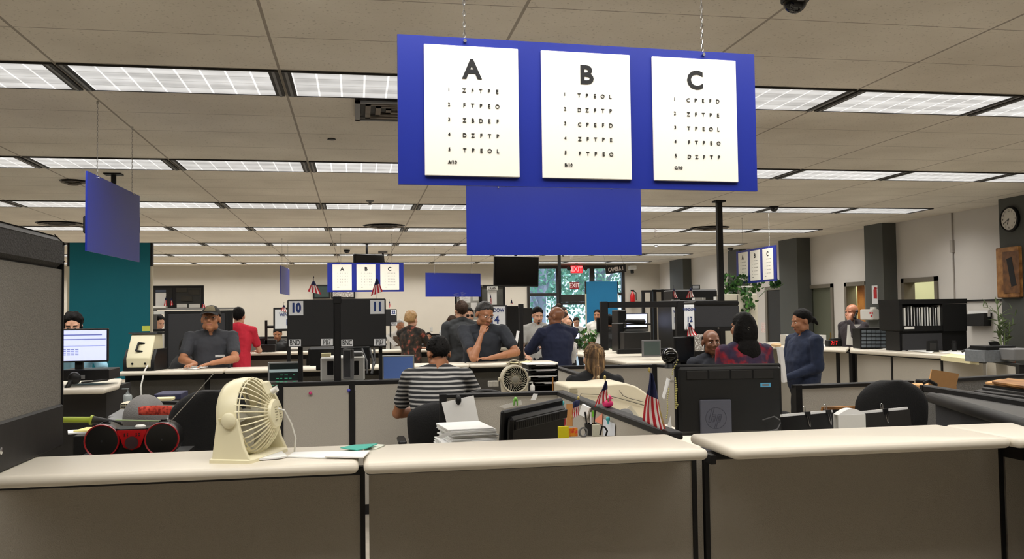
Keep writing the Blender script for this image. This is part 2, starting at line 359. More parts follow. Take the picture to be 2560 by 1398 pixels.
for yy,nm_ in ((12.8,'near'),(14.6,'middle')):  # unseen lamps added to brighten the rooms behind two of the doors
    t=thing('added_room_lamp','unseen lamp added to light the room behind the %s open door on the right'%nm_,'ceiling light',(RX+.9,yy,CEIL-.06))
    MB().box(-.3,.3,-.3,.3,.03,.06).obj('housing',white,t); MB().box(-.28,.28,-.28,.28,.01,.03).obj('diffuser',mat('added_lamp_glow',(255,250,225),.5,emit=2),t)
    ll=bpy.data.lights.new('added_room_light','AREA'); ll.size=.5; ll.energy=22; ll.color=(1,.97,.82); lo=bpy.data.objects.new('added_room_light',ll); C.objects.link(lo); lo.parent=t; lo.location=(0,0,-.01)
# ---------------------------------------------------------------- hanging signs
CH={'A':['ZFTPE','FTPEO','ZBDEF','DZFTP','TPEOL'],'B':['TPEOL','DZFTP','CPEFD','ZFTPE','FTPEO'],'C':['CPEFD','ZFTPE','TPEOL','FTPEO','DZFTP']}
chart_cache={}
def chart_data(L):
    if L in chart_cache: return chart_cache[L]
    w,h=.325,.445; m=MB()
    m.text(L,0,h*(.5-.185),h*.138,bold=.03)
    for i,row in enumerate(CH[L]):
        z=h*(.5-.345-.1145*i)
        m.text(str(i+1),-w*.245,z+.002,h*.026,bold=.0)
        for j,c in enumerate(row): m.text(c,w*(-.085+.088*j),z,h*.03,bold=.0)
    m.text(L+'/10',-w*.215,h*(-.395),h*.024,bold=.002)
    chart_cache[L]=m; return m
SW,SH=1.305,.505
card_m=mat('chart_card',(246,243,232),.5,nz=.02,scale=8)
def sign(label,p0,p1,charts=False,ztop=2.53,chz=(.175,.845),group=None,w=SW):
    ang=math.atan2(p1.y-p0.y,p1.x-p0.x); c=(Vector(p0)+Vector(p1))/2
    t=thing('hanging_sign',label,'sign',(c.x,c.y,ztop-SH),ang,group)
    MB().box(-w/2,w/2,0,.012,0,SH).obj('board',blue,t)
    for u in chz:
        x=-w/2+u*w; m=MB(); z=SH-.02; k=0; top=CEIL-(ztop-SH)
        m.cyl((x,-.008,SH-.012),(x,.02,SH-.012),.006,n=8)
        L=.022
        while z<top-.005:
            q=[(Vector((x,.006,z+L/2))+(Vector((.0042*math.cos(a),0,.012*math.sin(a))) if k%2 else Vector((0,.0042*math.cos(a),.012*math.sin(a))))) for a in [i*PI/3 for i in range(7)]]
            m.tube(q,.0013,n=4); z+=L*.86; k+=1
        m.cyl((x,.006,top-.02),(x,.006,top),.008,n=8)
        m.obj('chain',chrome,t)
    if charts:
        for j,L in enumerate('ABC'):
            x=[-.402,.004,.412][j]
            cdm=MB().box(x-.1625,x+.1625,-.008,-.0005,SH/2-.2225+[.0,.0,.0][j],SH/2+.2225,bev=.002).obj('chart_card',card_m,t); cdm['label']='white card headed with the letter '+L
            m=MB(); d=chart_data(L); m.add([(v[0]+x,v[1]-.0082,v[2]+SH/2) for v in d.v],d.f); m.obj('lettering',ink,cdm)
    return t
sign('large blue hanging sign nearest the camera with three eye charts A, B and C',Vector((.140,2.97,0)),Vector((1.447,3.035,0)),True,2.535)
sign('blank blue hanging sign just below and behind the large eye chart sign',G(1170,464,2.53),G(1597,468,2.53),False,2.53,group=None,chz=(.18,.83))
sign('blue hanging sign on the left, turned nearly edge-on, hung in front of the teal backdrop',Vector((-1.665,6.0,0)),Vector((-1.62,7.14,0)),False,2.535,w=1.18)
sign('small distant blue sign with eye charts A, B and C above windows 10 and 11',G(825,657,2.53),G(1002,657,2.53),True,2.53)
sign('small distant blank blue hanging sign to the right of the distant eye chart sign',G(1060,682,2.50),G(1205,684,2.50),False,2.50,chz=(.16,.83))
sign('blue hanging sign with eye charts turned sideways near the right wall beside a column',G(1842,629,2.53),G(1937,613,2.53),True,2.53)
sign('very thin blue hanging sign seen edge-on, far away above the red-shirted man',G(705,665,2.53),G(721,672,2.53),False,2.53)
# ---------------------------------------------------------------- flags
redm=mat('flag_red',(185,28,42),.8,nz=.05); whm=mat('flag_white',(236,226,222),.8,nz=.03); nvm=mat('flag_navy',(32,38,78),.8,nz=.08)
stick_m=mat('black_flag_stick',(20,20,20),.5,nz=.05); goldm=mat('gold_finial',(200,180,110),.35,.7,nz=.05)
def flag(label,tip,foot,a,b,c,d,Y,canton=.45,nst=7,stars=False,gold=False,group='small American flags'):
    # tip, foot: pixel ends of the stick; cloth corners a (top, canton side) b (end of canton edge) -> d,c (fly ends)
    T=A(*tip,Y);B_=A(*foot,Y); t=thing('american_flag',label,'flag',tuple(B_),group=None,world=True)
    r=.0018 if not gold else .003
    MB().cyl(B_,T,r,n=6).obj('stick',goldm if gold else stick_m,t)
    f=MB(); f.ell(T,(r*2.4,r*2.4,r*3.6),n=8,k=6); f.obj('finial',goldm if gold else stick_m,t)
    P=[A(*q,Y) for q in (a,b,c,d)]; W_=(P[0]-P[1]).length; Ln=(P[3]-P[0]).length
    def fn(u,v):
        p=P[0]*(1-u)*(1-v)+P[1]*(1-u)*v+P[3]*u*(1-v)+P[2]*u*v
        return p+Vector((0,-.012-.05*Ln*math.sin(v*9.5+u*2)-.008*math.sin(u*7),0))
    nu=20;nv=nst*3
    def mf(i,j):
        if i/nu<canton: return 2
        return (j//3)%2
    m=MB(); m.grid(fn,nu,nv,mf); cl=m.obj('cloth',[redm,whm,nvm],t); cl.modifiers.new('thickness','SOLIDIFY').thickness=.0008
    if stars:
        s=MB(); 
        for i in range(6):
            for j in range(5):
                u=(i+.6)/6.2*canton; v=(j+.6+(.35 if i%2 else -.05))/5.6
                if v>.97: continue
                p=Vector(fn(u,v))+Vector((0,-.003,0)); sc=Ln*.022; vs=[p]
                for k in range(10): rr=sc if k%2==0 else sc*.42; vs.append(p+Vector((rr*math.sin(k*PI/5),0,rr*math.cos(k*PI/5))))
                s.add(vs,[(0,1+(k+1)%10,1+k) for k in range(10)])
        s.obj('stars',whm,cl)
    return t
# ---------------------------------------------------------------- poles, televisions, cameras, ceiling vents
def pole(label,px,py0,py1,Y,w,z0=0,zt=CEIL,name='ceiling_pole'):
    p=A(px,py0,Y); m=MB(); m.box(p.x-w/2,p.x+w/2,Y,Y+w,z0,zt-.02,bev=.004); m.box(p.x-w,p.x+w,Y-w/2,Y+w*1.5,zt-.02,zt-.0)
    return tag(m.obj(name,frame_m),label,'pole')
pole('thick black utility pole rising from the window 12 hutch to the ceiling',1801,560,750,10.8,.068)
pole('black utility pole in front of the bright shopfront windows',1399,660,830,15.6,.05)
def tv(label,x0,y0,x1,y1,Y,tilt=0,yaw=0,mount=True):
    a=A(x0,(y0+y1)/2,Y);b=A(x1,(y0+y1)/2,Y);tp=A((x0+x1)/2,y0,Y).z;bt=A((x0+x1)/2,y1,Y).z; cx=(a.x+b.x)/2; w=(b.x-a.x)/max(.3,math.cos(yaw)); h=tp-bt
    t=thing('television',label,'television',(cx,Y,bt),yaw)
    MB().box(-w/2,w/2,-.03,.03,0,h,bev=.01).obj('housing',black,t)
    MB().box(-w/2+.03,w/2-.03,-.032,-.0301,.03,h-.03).obj('screen',mat('dark_glass_screen',(14,14,16),.15,nz=.05),t)
    if mount: m=MB(); m.cyl((0,.06,h*.5),(0,.06,CEIL-bt),.025,n=10); m.box(-.1,.1,.03,.07,h*.35,h*.65); m.box(-.08,.08,0,.12,CEIL-bt-.015,CEIL-bt); m.obj('ceiling_mount',frame_m,t)
    return t
t=tv('large black television hung from the ceiling beside the shopfront windows',1233,641,1345,716,14.6); t.rotation_euler=(math.radians(0),math.radians(1.6),0)
t=tv('black television half hidden above the distant eye chart sign',884,636,958,690,17.6,yaw=.5)
tv('black television hidden behind the left edge-on blue sign, only its sides showing',209,541,349,584,9.2)
def dome(label,px,py,r,big=True):
    p=G(px,py,CEIL); t=thing('dome_camera',label,'security camera',(p.x,p.y,CEIL-r*.9))
    m=MB(); m.lathe([(r*1.15,r*.5),(r*1.15,r*.9)]); m.obj('base',white if not big else black,t)
    m=MB(); m.ell((0,0,r*.5),(r*.98,r*.98,r*.98),n=20,k=12); m.obj('dome',mat('smoked_dome',(12,12,13),.08,nz=.05),t)
    if big: MB().box(-r*.3,r*.3,-r*1.0,-r*.9,r*.2,r*.38,bev=.003).obj('lens_window',grey,t)
    return t
dome('large black dome security camera at the top of the photo, right of the big sign',1987,-8,.055)
dome('black dome camera on the ceiling above the right-hand sideways sign',1935,516,.055)
dome('white-based dome camera far back on the ceiling, above the distant eye chart sign',867,622,.07,False)
dome('dome camera by the dark column left of the sideways sign',1826,617,.07,False)
p=A(1580,672,24.8); t=thing('security_camera','small wall camera right of the CAMERA 1 sign','security camera',(p.x,24.9,p.z-.05))
MB().box(-.1,.1,-.25,0,.02,.14,bev=.02).obj('housing',white,t); MB().cyl((0,-.1,.02),(0,-.12,-.08),.05).obj('lens',black,t); MB().box(-.03,.03,-.02,.1,.06,.1).obj('bracket',grey,t)
def vent(label,px,py,s=.28,round_=False,y=None):
    p=G(px,py,CEIL); 
    t=thing('ceiling_vent',label,'ceiling vent',(p.x,p.y,CEIL-.03)); sootm=mat('sooty_vent_metal',(120,112,102),.7,nz=.4,scale=14)
    if round_:
        for k,(r,z) in enumerate(((s,.0),(s*.72,-.012),(s*.44,-.024))): MB().lathe([(r*.72,z+.025),(r,z+.012),(r*.99,z+.009),(r*.7,z+.022)],cap=False).obj('ring',sootm,t)
        MB().lathe([(s*1.1,.026),(s*1.1,.029)],n=24).obj('backing',dark,t)
    else:
        MB().box(-s,s,-s,s,.024,.029).obj('backing',dark,t)
        for k in range(4):
            q=s*(1-k*.25); m=MB(); th=.035
            for (a,b,c,d) in((-q,q,-q,-q+th),(-q,q,q-th,q),(-q,-q+th,-q,q),(q-th,q,-q,q)): m.box(a,b,c,d,.0+k*.003,.012+k*.003)
            m.obj('louvre_frame',sootm if k else grey,t)
    return t
vent('square ceiling vent half hidden by the left edge of the big sign',990,272)
vent('round sooty ceiling vent at far left, above the dark partition',150,558,.3,True)
vent('round sooty ceiling vent above the distant eye charts',960,564,.3,True)
vent('round sooty ceiling vent right of the thick black pole',1775,569,.3,True)
vent('small round ceiling vent stained with soot at upper left',183,452,.12,True)
p=G(829,347,CEIL); m=MB(); m.lathe([(.035,-.008),(.03,0)],(p.x,p.y,CEIL),n=16); tag(m.obj('sprinkler_cover',dark),'small dark round sprinkler cover on the ceiling left of the big sign','sprinkler')
for px,py in((1640,612),(925,502)):
    p=G(px,py,CEIL); m=MB(); m.lathe([(.02,-.05),(.03,-.045),(.012,-.03),(.05,-.006),(.05,0)],(p.x,p.y,CEIL),n=14); tag(m.obj('ceiling_sprinkler',grey),'small metal sprinkler head on the ceiling '+('above the EXIT signs' if px>1000 else 'above the distant eye chart sign'),'sprinkler')
# CAMERA 1 sign
a=A(1515,672,16.5); b=A(1566,672,16.5); c=(a+b)/2; h=.145
t=thing('hanging_sign','black CAMERA 1 sign hung on thin wires, tilted up to the right','sign',(c.x,16.5,A(1540,684,16.5).z+.01),0); w=b.x-a.x
t.rotation_euler=(0,math.radians(-6),0)
MB().box(-w/2,w/2,0,.02,0,h).obj('board',mat('black_sign_board',(18,18,18),.6,nz=.1),t); MB().text('CAMERA 1',0,h*.5,h*.5,y=-.001,bold=.03,sx=.62).obj('lettering',whm,t)
for s_ in(-1,1): MB().cyl((s_*w*.42,.01,h),(s_*w*.42-.1,.01,CEIL-t.location.z+.02),.003,n=5).obj('wire',chrome,t)
# ---------------------------------------------------------------- shopfront, street trees, exit signs
mb=MB(); fm=mat('bronze_window_frame',(30,27,25),.45,nz=.1)
X=lambda px: A(px,760,BY).x
Z=lambda py: A(1440,py,BY).z
fz0=0.0
def bar(m,x0,x1,z0,z1): m.box(x0,x1,BY-.04,BY+.08,z0,z1)
m=MB(); t_=.09
bar(m,sfx0,sfx0+t_*.8,fz0,sfz); bar(m,sfx1-t_,sfx1,fz0,sfz); bar(m,sfx0+t_*.8,sfx1-t_,sfz-t_,sfz-.001)
x_a=X(1396);x_b=X(1481); bar(m,x_a-.06,x_a+.06,0,sfz-t_); bar(m,x_b-.07,x_b+.07,0,sfz-t_)
zt=Z(736); bar(m,sfx0+t_*.8,x_a-.06,zt-.04,zt+.04); bar(m,x_b+.07,sfx1-t_,zt-.04,zt+.04); zt2=Z(741); bar(m,x_a+.06,x_b-.07,zt2-.16,zt2+.05)
bar(m,sfx0+t_*.8,x_a-.06,0,.3); bar(m,x_b+.07,sfx1-t_,0,.3)
wf=struct('window_1',m,fm)
m=MB(); m.box(sfx0+.1,x_a-.07,BY+.01,BY+.02,.3,zt-.05); m.box(sfx0+.1,x_a-.07,BY+.01,BY+.02,zt+.05,sfz-.1); m.box(x_a+.07,x_b-.08,BY+.01,BY+.02,zt2+.06,sfz-.1); m.box(x_b+.08,sfx1-.1,BY+.01,BY+.02,.3,zt-.05); m.box(x_b+.08,sfx1-.1,BY+.01,BY+.02,zt+.05,sfz-.1)
m.obj('window_pane',glass,wf)
ds=MB(); ds.box(x_a+.07,x_a+.13,BY-.02,BY+.04,0,zt2-.17); ds.box(x_b-.14,x_b-.08,BY-.02,BY+.04,0,zt2-.17); ds.box(x_a+.13,x_b-.14,BY-.02,BY+.04,0,.12); ds.box(x_a+.13,x_b-.14,BY-.02,BY+.04,zt2-.24,zt2-.17)
dd=struct('door_4',ds,fm); MB().box(x_a+.13,x_b-.14,BY+.005,BY+.015,.12,zt2-.24).obj('door_pane',glass,dd)
Mt=Matrix.Translation((X(1444),BY-.003,Z(757)))@Matrix.Rotation(PI,4,'Z')
MB().text('DMV',0,0,.11,bold=.02,M=Mt).obj('door_lettering',whm,dd)
struct('ground',MB().box(-8,30,BY+.15,70,-.12,-.02),blotch('pavement',[(150,150,145),(186,184,178)],.8,.9))
barkm=mat('pale_bark',(150,150,160),.9,nz=.3,scale=5,bump=.5)
def tree(label,x,y,h,r,seed,lean=0):
    rnd=random.Random(seed); t=thing('street_tree',label,'tree',(x,y,-.02),0,'trees outside the shopfront')
    m=MB(); pts=[Vector((lean*q*q,0,h*q)) for q in (0,.25,.5,.8)]; rr=[.28,.22,.2,.08]
    for i in range(3): m.cap(pts[i],pts[i+1],rr[i],rr[i+1])
    for k in range(6):
        a=rnd.uniform(0,2*PI); b=pts[1].lerp(pts[2],rnd.random()); m.cap(b,b+Vector((math.cos(a)*r*.7,math.sin(a)*r*.5,h*.3)),.09,.03,n=8)
    m.obj('trunk',barkm,t)
    m=MB()
    for k in range(2600):
        a=rnd.uniform(0,2*PI); q=rnd.random()**.5*r; z=h*.62+rnd.gauss(0,h*.2); s_=rnd.uniform(.06,.13)
        c=Vector((math.cos(a)*q,math.sin(a)*q,max(h*.12,z))); R_=Euler((rnd.uniform(0,6),rnd.uniform(0,6),0)).to_matrix()
        m.add([c+R_@Vector(v) for v in ((-s_,0,0),(0,-s_*.6,s_*.2),(s_,0,0),(0,s_*.6,s_*.2))],[(0,1,2,3)])
    m.obj('foliage',mat('tree_leaves_'+str(seed%2),[(150,184,150),(110,156,128)][seed%2],.7,nz=.5,scale=2),t)
tree('pale trunked tree outside behind the left shopfront pane',6.6,32,6.5,2.3,3,.6)
tree('leafy tree outside above the shopfront door',9.2,34,6.8,2.6,4,1.4)
tree('leafy tree outside behind the right shopfront pane',11.5,31.5,6.0,1.9,5,-.3)
tree('dark leafy tree furthest back outside the shopfront',8.2,41,7.5,3.6,8,.2)
# exit signs
exr=mat('exit_sign_red',(235,25,38),.5,emit=1.4); 
p=A(1442,674,24.6); t=thing('exit_sign','lit red EXIT sign with two emergency lamps near the ceiling','exit sign',(p.x,24.6,p.z-.1))
MB().box(-.17,.17,0,.06,0,.21,bev=.01).obj('housing',exr,t); MB().text('EXIT',0,.105,.13,y=-.002,bold=.02,sx=.85).obj('lettering',mat('exit_letters',(255,120,120),.5,emit=2),t)
for s_ in(-1,1): MB().cyl((s_*.24,0,.14),(s_*.24,-.06,.12),.05,.06).obj('emergency_lamp',dark,t)
MB().box(-.03,.03,0,.06,.21,CEIL-p.z+.1).obj('mount',grey,t)
p=A(1437,715,24.9); t=thing('exit_sign','dark red EXIT sign with white letters on the window above the door','exit sign',(p.x,24.93,p.z-.09))
MB().box(-.14,.14,0,.015,0,.2).obj('board',mat('dark_red_board',(130,20,28),.6,nz=.05),t); MB().text('EXIT',0,.1,.12,y=-.001,bold=.01,sx=.85).obj('lettering',whm,t)
# ---------------------------------------------------------------- teal backdrops
def backdrop(label,x0,y0,x1,y1,Y,m,tag_=None,th=.05):
    a=A(x0,700,Y);b=A(x1,700,Y);zt=A((x0+x1)/2,y0,Y).z; zb=A((x0+x1)/2,y1,Y).z
    t=thing('photo_backdrop',label,'backdrop',((a.x+b.x)/2,Y,0)); w=(b.x-a.x)/2
    MB().box(-w+.025,w-.02,-.005,.02,max(.05,zb),zt).obj('screen',m,t)
    f=MB(); f.box(-w,-w+.024,-.004,th,zt-.27,zt); f.box(w-.019,w+.006,-.004,th,zt-.27,zt); f.obj('corner_clip',frame_m,t)
    f=MB(); f.box(-w,-w+.024,.0,th*.8,0.03,zt-.27); f.box(w-.019,w+.006,0,th*.8,0.03,zt-.27); f.box(-w-.02,-w+.05,-.25,.3,0,.03); f.box(w-.05,w+.02,-.25,.3,0,.03); f.obj('stand',beige,t)
backdrop('tall teal photo backdrop at left, behind the counter with the white machine',168,607,380,950,10.75,teal)
backdrop('blue-teal photo backdrop far back in front of the shopfront windows',1463,704,1545,850,19.0,tealb)
# ---------------------------------------------------------------- counters and partitions
def bevelled(mb,x0,x1,y0,y1,z0,z1,b=.018):
    n=4; rings=[]
    for k in range(n*2+2):
        if k<=n: a=-PI/2+PI/2*k/n; z=z0+b+b*math.sin(a); s_=b-b*math.cos(a)
        else: a=PI/2*(k-n-1)/n; z=z1-b+b*math.sin(a); s_=b-b*math.cos(a)
        r=.03+.0; pts=[]
        for (cx,cy,a0) in((x1-r,y1-r,0),(x0+r,y1-r,90),(x0+r,y0+r,180),(x1-r,y0+r,270)):
            for q in range(5): an=math.radians(a0+q*22.5); pts.append(Vector((cx+(r-s_)*math.cos(an),cy+(r-s_)*math.sin(an),z)))
        rings.append(pts)
    mb.loft(rings,True,True)
def top_px(label,pts,z=1.07,th=.04,m=None,name='service_counter',cat='counter'):
    q=[G(px,py,z) for px,py in pts]; mb=MB(); mb.prism([(p.x,p.y) for p in q],z-th,z)
    o=mb.obj(name,m or top_m); bv=o.modifiers.new('b','BEVEL'); bv.width=.016; bv.segments=3; return tag(o,label,cat)
def top(label,x0,x1,y0,y1,z=1.07,th=.042,m=None,tilt=0):
    mb=MB(); bevelled(mb,x0,x1,y0,y1,z-th,z,min(.019,th*.48)); o=tag(mb.obj('service_counter',m or top_m),label,'counter')
    return o
def partition(label,p0,p1,zt,splits=(),fabric=None,th=.055,cap=.03,post=.035,z0=0,end=(1,1),rail=None):
    p0=Vector((p0[0],p0[1],0));p1=Vector((p1[0],p1[1],0)); L=(p1-p0).length; ang=math.atan2(p1.y-p0.y,p1.x-p0.x)
    t=thing('partition',label,'partition',((p0.x),(p0.y),0),ang)
    f=MB(); f.box(0,L,-th/2,th/2,zt-cap,zt,bev=.006); f.box(0,L,-th/2,th/2,z0+.0,z0+.08); f.obj('frame_rail',rail or frame_m,t)
    xs=[0]+[s*L for s in splits]+[L]
    for i,x in enumerate(xs):
        if (i==0 and not end[0]) or (i==len(xs)-1 and not end[1]): continue
        a=max(0,x-post/2) if i else 0; a=min(a,L-post); MB().box(a,a+post,-th/2-.002,th/2+.002,z0,zt-.002).obj('post',frame_m,t)
    for i in range(len(xs)-1):
        MB().box(xs[i]+post*.6,xs[i+1]-post*.6,-th/2+.006,th/2-.006,z0+.08,zt-cap).obj('fabric_panel',fabric or fab,t)
    return t
xj=G(2440,1059,1.07).x
top('nearest counter top, left section carrying the cream fan',-1.25,.006,3.262,3.725)
top('nearest counter top, middle section with nothing on it',.024,1.322,3.235,3.70)
top('nearest counter top, right section in front of the black monitor',1.408,2.60,3.21,3.68)
top('nearest counter top, last section cut by the right edge of the photo',2.606,3.9,3.19,3.66)
xp=[A(px,1250,3.42).x for px in (913,1736,1771,2512)]
lightf=mat('grey_beige_front_fabric',(158,151,139),.95,nz=.08,scale=240,bump=.35)
for lb,a,b,e in(('front panel under the left section of the nearest counter',-1.9,xp[0],(1,1)),('front panel under the middle section of the nearest counter',xp[0]+.004,xp[1]+.012,(0,1)),('front panel under the right section of the nearest counter',xp[2]-.012,xp[3],(1,1)),('front panel under the last section of the nearest counter at the right edge',xp[3]+.004,4.2,(0,1))):
    partition(lb,(a,3.45),(b,3.45),1.026,fabric=lightf,post=.018,cap=.03,end=e)
MB_=MB(); MB_.box(xp[1]+.016,xp[2]-.016,3.44,3.47,0,1.02); tag(MB_.obj('filler_strip',lightf),'narrow beige filler strip in the gap between the two nearest counters','panel')
for px in(2512,): # bracket under the top
    m=MB(); x=A(px,1150,3.42).x; m.prism([(x-.012,3.30),(x+.04,3.3),(x+.03,3.42),(x-.012,3.42)],.96,1.026); tag(m.obj('bracket',frame_m),'black bracket under the counter top at the lower right','bracket')
m=MB(); x=xp[2]; m.prism([(x-.010,3.36),(x+.012,3.36),(x+.012,3.42),(x-.01,3.42)],.99,1.026); tag(m.obj('bracket',frame_m),'black bracket under the left end of the right counter section','bracket')
# big dark wing partition at the left edge
t=thing('wing_partition','large dark fabric-covered wing partition at the left edge of the photo, above counter height','partition',(-1.24,2.6,1.07))
m=MB(); x1=.04; prof=[(-.03,0),(x1-.01,0),(x1,.015),(x1,.17),(x1-.006,.19)]
y0,y1=-.7,1.41
def roundpan(z0,z1,x,b): 
    mm=MB(); mm.box(-.035,x,y0,y1,z0,z1,bev=b); return mm
m=roundpan(.735,.872,.04,.03); o=m.obj('top_rail',mat('wing_dark_rail',(46,44,42),.6,nz=.2,scale=120,bump=.4),t); bv=o.modifiers.new('b','BEVEL');bv.width=.02;bv.segments=3
roundpan(.0,.175,.036,.008).obj('base_rail',dark,t)
MB().box(-.03,.026,y0,y1-.004,.175,.735).obj('fabric_panel',mat('wing_grey_fabric',(122,118,110),.95,nz=.35,scale=170,bump=.6),t)
MB().box(-.032,.034,y1-.006,y1,.01,.84).obj('end_trim',frame_m,t)
m=MB(); p=W(2,1128,-1.2); m.lathe([(.013,0),(.013,.006),(.006,.009)],(.036,p.y-2.6,p.z-1.07),(1,0,0),n=16); m.obj('screw',chrome,t)
# the desks the staff work at, behind the nearest counter
def desk(label,x0,x1,y0,y1,z=.735,m=None):
    t=thing('desk',label,'desk',((x0+x1)/2,(y0+y1)/2,0)); hx=(x1-x0)/2;hy=(y1-y0)/2
    MB().box(-hx,hx,-hy,hy,z-.03,z,bev=.008).obj('desk_top',m or top_m,t)
    for s_ in(-1,1): MB().box(s_*(hx-.03)-.015,s_*(hx-.03)+.015,-hy+.04,hy-.04,0,z-.03).obj('side_panel',dark,t)
    return t
desk('desk behind the nearest counter under the boombox and chair',-1.15,-.02,3.52,4.5)
desk('desk behind the middle counter under the pile of forms and tilted monitor',.57,1.3,3.52,4.75)
desk('desk behind the right counter under the large black monitor',1.44,2.40,3.52,4.68)
desk('desk behind the right counter under the black clipped folders',2.41,3.2,3.52,4.2)
partition('low beige partition behind the tilted monitor, holding a pinned form',(.545,5.97),(1.40,5.97),1.07,cap=.028,post=.045)
partition('dark-railed diagonal-looking partition running back from the counter beside the striped flag',(1.375,3.74),(1.375,6.0),1.07,fabric=fab,th=.065,cap=.035,rail=dark,end=(0,1))
partition('beige two-panel partition below window signs 10 and 11',(-.62,7.38),(.53,7.38),1.075,splits=(.508,),post=.045,cap=.035)
for px,py,c,n in((776,983,(205,60,120),'pink'),(872,976,(90,90,190),'blue')):
    p=A(px,py,7.35); m=MB(); m.ell((p.x,7.345,p.z),(.014,.012,.014),n=10,k=7); tag(m.obj('magnet',mat(n+'_magnet',c,.4,nz=.05)),'small %s knob pinned on the beige partition below windows 10 and 11'%n,'pushpin')
partition('beige partition behind the seated woman with the blond ponytail',(2.0,8.85),(3.02,8.75),1.07,post=.05,cap=.035)
partition('beige partition continuing right behind the large flag',(3.03,8.75),(3.42,7.5),1.07,post=.03,end=(0,1))
partition('short partition end left of the blond ponytail woman',(2.02,9.5),(1.94,7.65),1.07,post=.08)
partition('low partition right of the big black monitor, in front of the dark chair',(3.02,5.85),(4.0,5.95),1.075,post=.05,cap=.03)
partition('low dark partition behind the cardboard box flap at right',(4.05,5.95),(5.6,6.3),1.08,fabric=fabg,post=.05,cap=.03,end=(0,1))
# diagonal dark storage cabinet at the right edge
q=[G(*c,1.09) for c in ((2330,984),(2405,981),(2720,1022),(2720,1094),(2560,1050))]
t=thing('storage_cabinet','long dark storage cabinet with a padded lip crossing the right edge of the photo','cabinet',(q[0].x,q[0].y,0),world=True)
m=MB(); m.prism([(p.x,p.y) for p in q],1.05,1.09); m.obj('cabinet_top',mat('charcoal_laminate',(66,64,62),.45,nz=.08,scale=20),t)
a,b=q[0],q[4]; d=(b-a); n_=Vector((d.y,-d.x,0)).normalized(); n_=-n_ if n_.y>0 else n_
c_=q[3]; m=MB(); 
for u,v in((a,b),(b,c_)): m.cap((u.x,u.y,1.065),(v.x,v.y,1.065),.035,.035); 
m.obj('padded_lip',dark,t)
m=MB(); m.prism([(p.x+.02,p.y) for p in q],.2,1.05); m.obj('cabinet_body',fabd,t)
partition('dark round-topped partition rail behind the storage cabinet at right',tuple(G(2310,962,1.12))[:2],tuple(G(2720,1024,1.12))[:2],1.12,fabric=fabg,cap=.04,end=(1,0))
# second island: customer counter of windows 10 and 11
cx_=[-2.37,G(555,926,1.07).x,.05,1.2,2.18]
nm=['left section with the white machine','section where the capped man leans','section behind windows 10 and 11','right section where the man in glasses leans']
for i in range(4): top('second counter top, '+nm[i],cx_[i]+.004,cx_[i+1]-.004,9.52,9.97)
partition('dark grey partition under the second counter',(cx_[0]+.02,9.82),(cx_[4]-.03,9.82),1.02,splits=(.18,.45,.62,.8),fabric=fabg,post=.045,cap=.06)
# third island
cx2=[-3.05,-1.8,-.55,.7,1.8,2.75]
for i,nn in enumerate(['far left section','section beside the red-shirted man','section behind window board 10','section where the curly-haired woman stands','section right of the man in glasses']): top('third counter top, '+nn,cx2[i]+.003,cx2[i+1]-.003,13.95,14.4)
partition('grey partition under the third counter',(cx2[0],14.2),(cx2[-1],14.2),1.02,splits=(.2,.4,.6,.8),fabric=mat('mid_grey_fabric',(138,134,126),.95,nz=.1,scale=200),post=.06,cap=.07)
for i,nn in enumerate(['behind the curly-haired woman','behind the man in the black T-shirt']): top('farthest counter top, '+nn,.2+i*1.4,1.59+i*1.4,18.4,18.9,1.08)
partition('long dark partition at the back of the office, below the plain wall',(-3.5,19.6),(3.8,19.6),1.2,splits=(.25,.5,.75),fabric=fabg,post=.05,cap=.04)
partition('grey partition behind the white-haired man',(-.2,18.65),(3.0,18.65),1.04,splits=(.5,),fabric=fabg,cap=.08)
# right-hand service island
top_px('cream angled counter top right of the blond ponytail woman, carrying the potted plant',[(1443,872),(1525,871),(1672,893),(1662,904),(1564,905),(1443,884)])
a=G(1480,877,1.07);b=G(1650,897,1.07)
partition('beige partition under the angled counter beside the potted plant',(a.x,a.y+.15),(b.x,b.y),1.02,splits=(.5,),fabric=fab,cap=.04,end=(1,1))
top_px('long counter top by the right wall, far section behind the woman in denim',[(1898,858),(1935,855),(2126,865),(2116,875),(1903,866)])
top_px('long counter top by the right wall, near section strewn with papers',[(2125,866),(2230,866),(2452,884),(2448,893),(2125,874)],th=.05)
p=[G(1905,864,1.07),G(2120,873,1.07),G(2300,882,1.07),G(2447,893,1.07),G(2545,908,1.07)]
partition('beige partition under the far right counter behind the woman in denim',(p[0].x+.08,p[0].y),(p[1].x+.08,p[1].y),1.03,splits=(.85,),cap=.02,post=.06)
partition('beige partition under the paper-strewn right counter',(p[1].x+.1,p[1].y-.05),(p[3].x+.08,p[3].y),1.02,splits=(.33,.72),cap=.02,post=.03,end=(1,0))
partition('beige partition end at the right with a black corner post',(p[3].x+.08,p[3].y-.02),(p[4].x+.05,p[4].y),1.055,cap=.03,post=.12,end=(0,1))
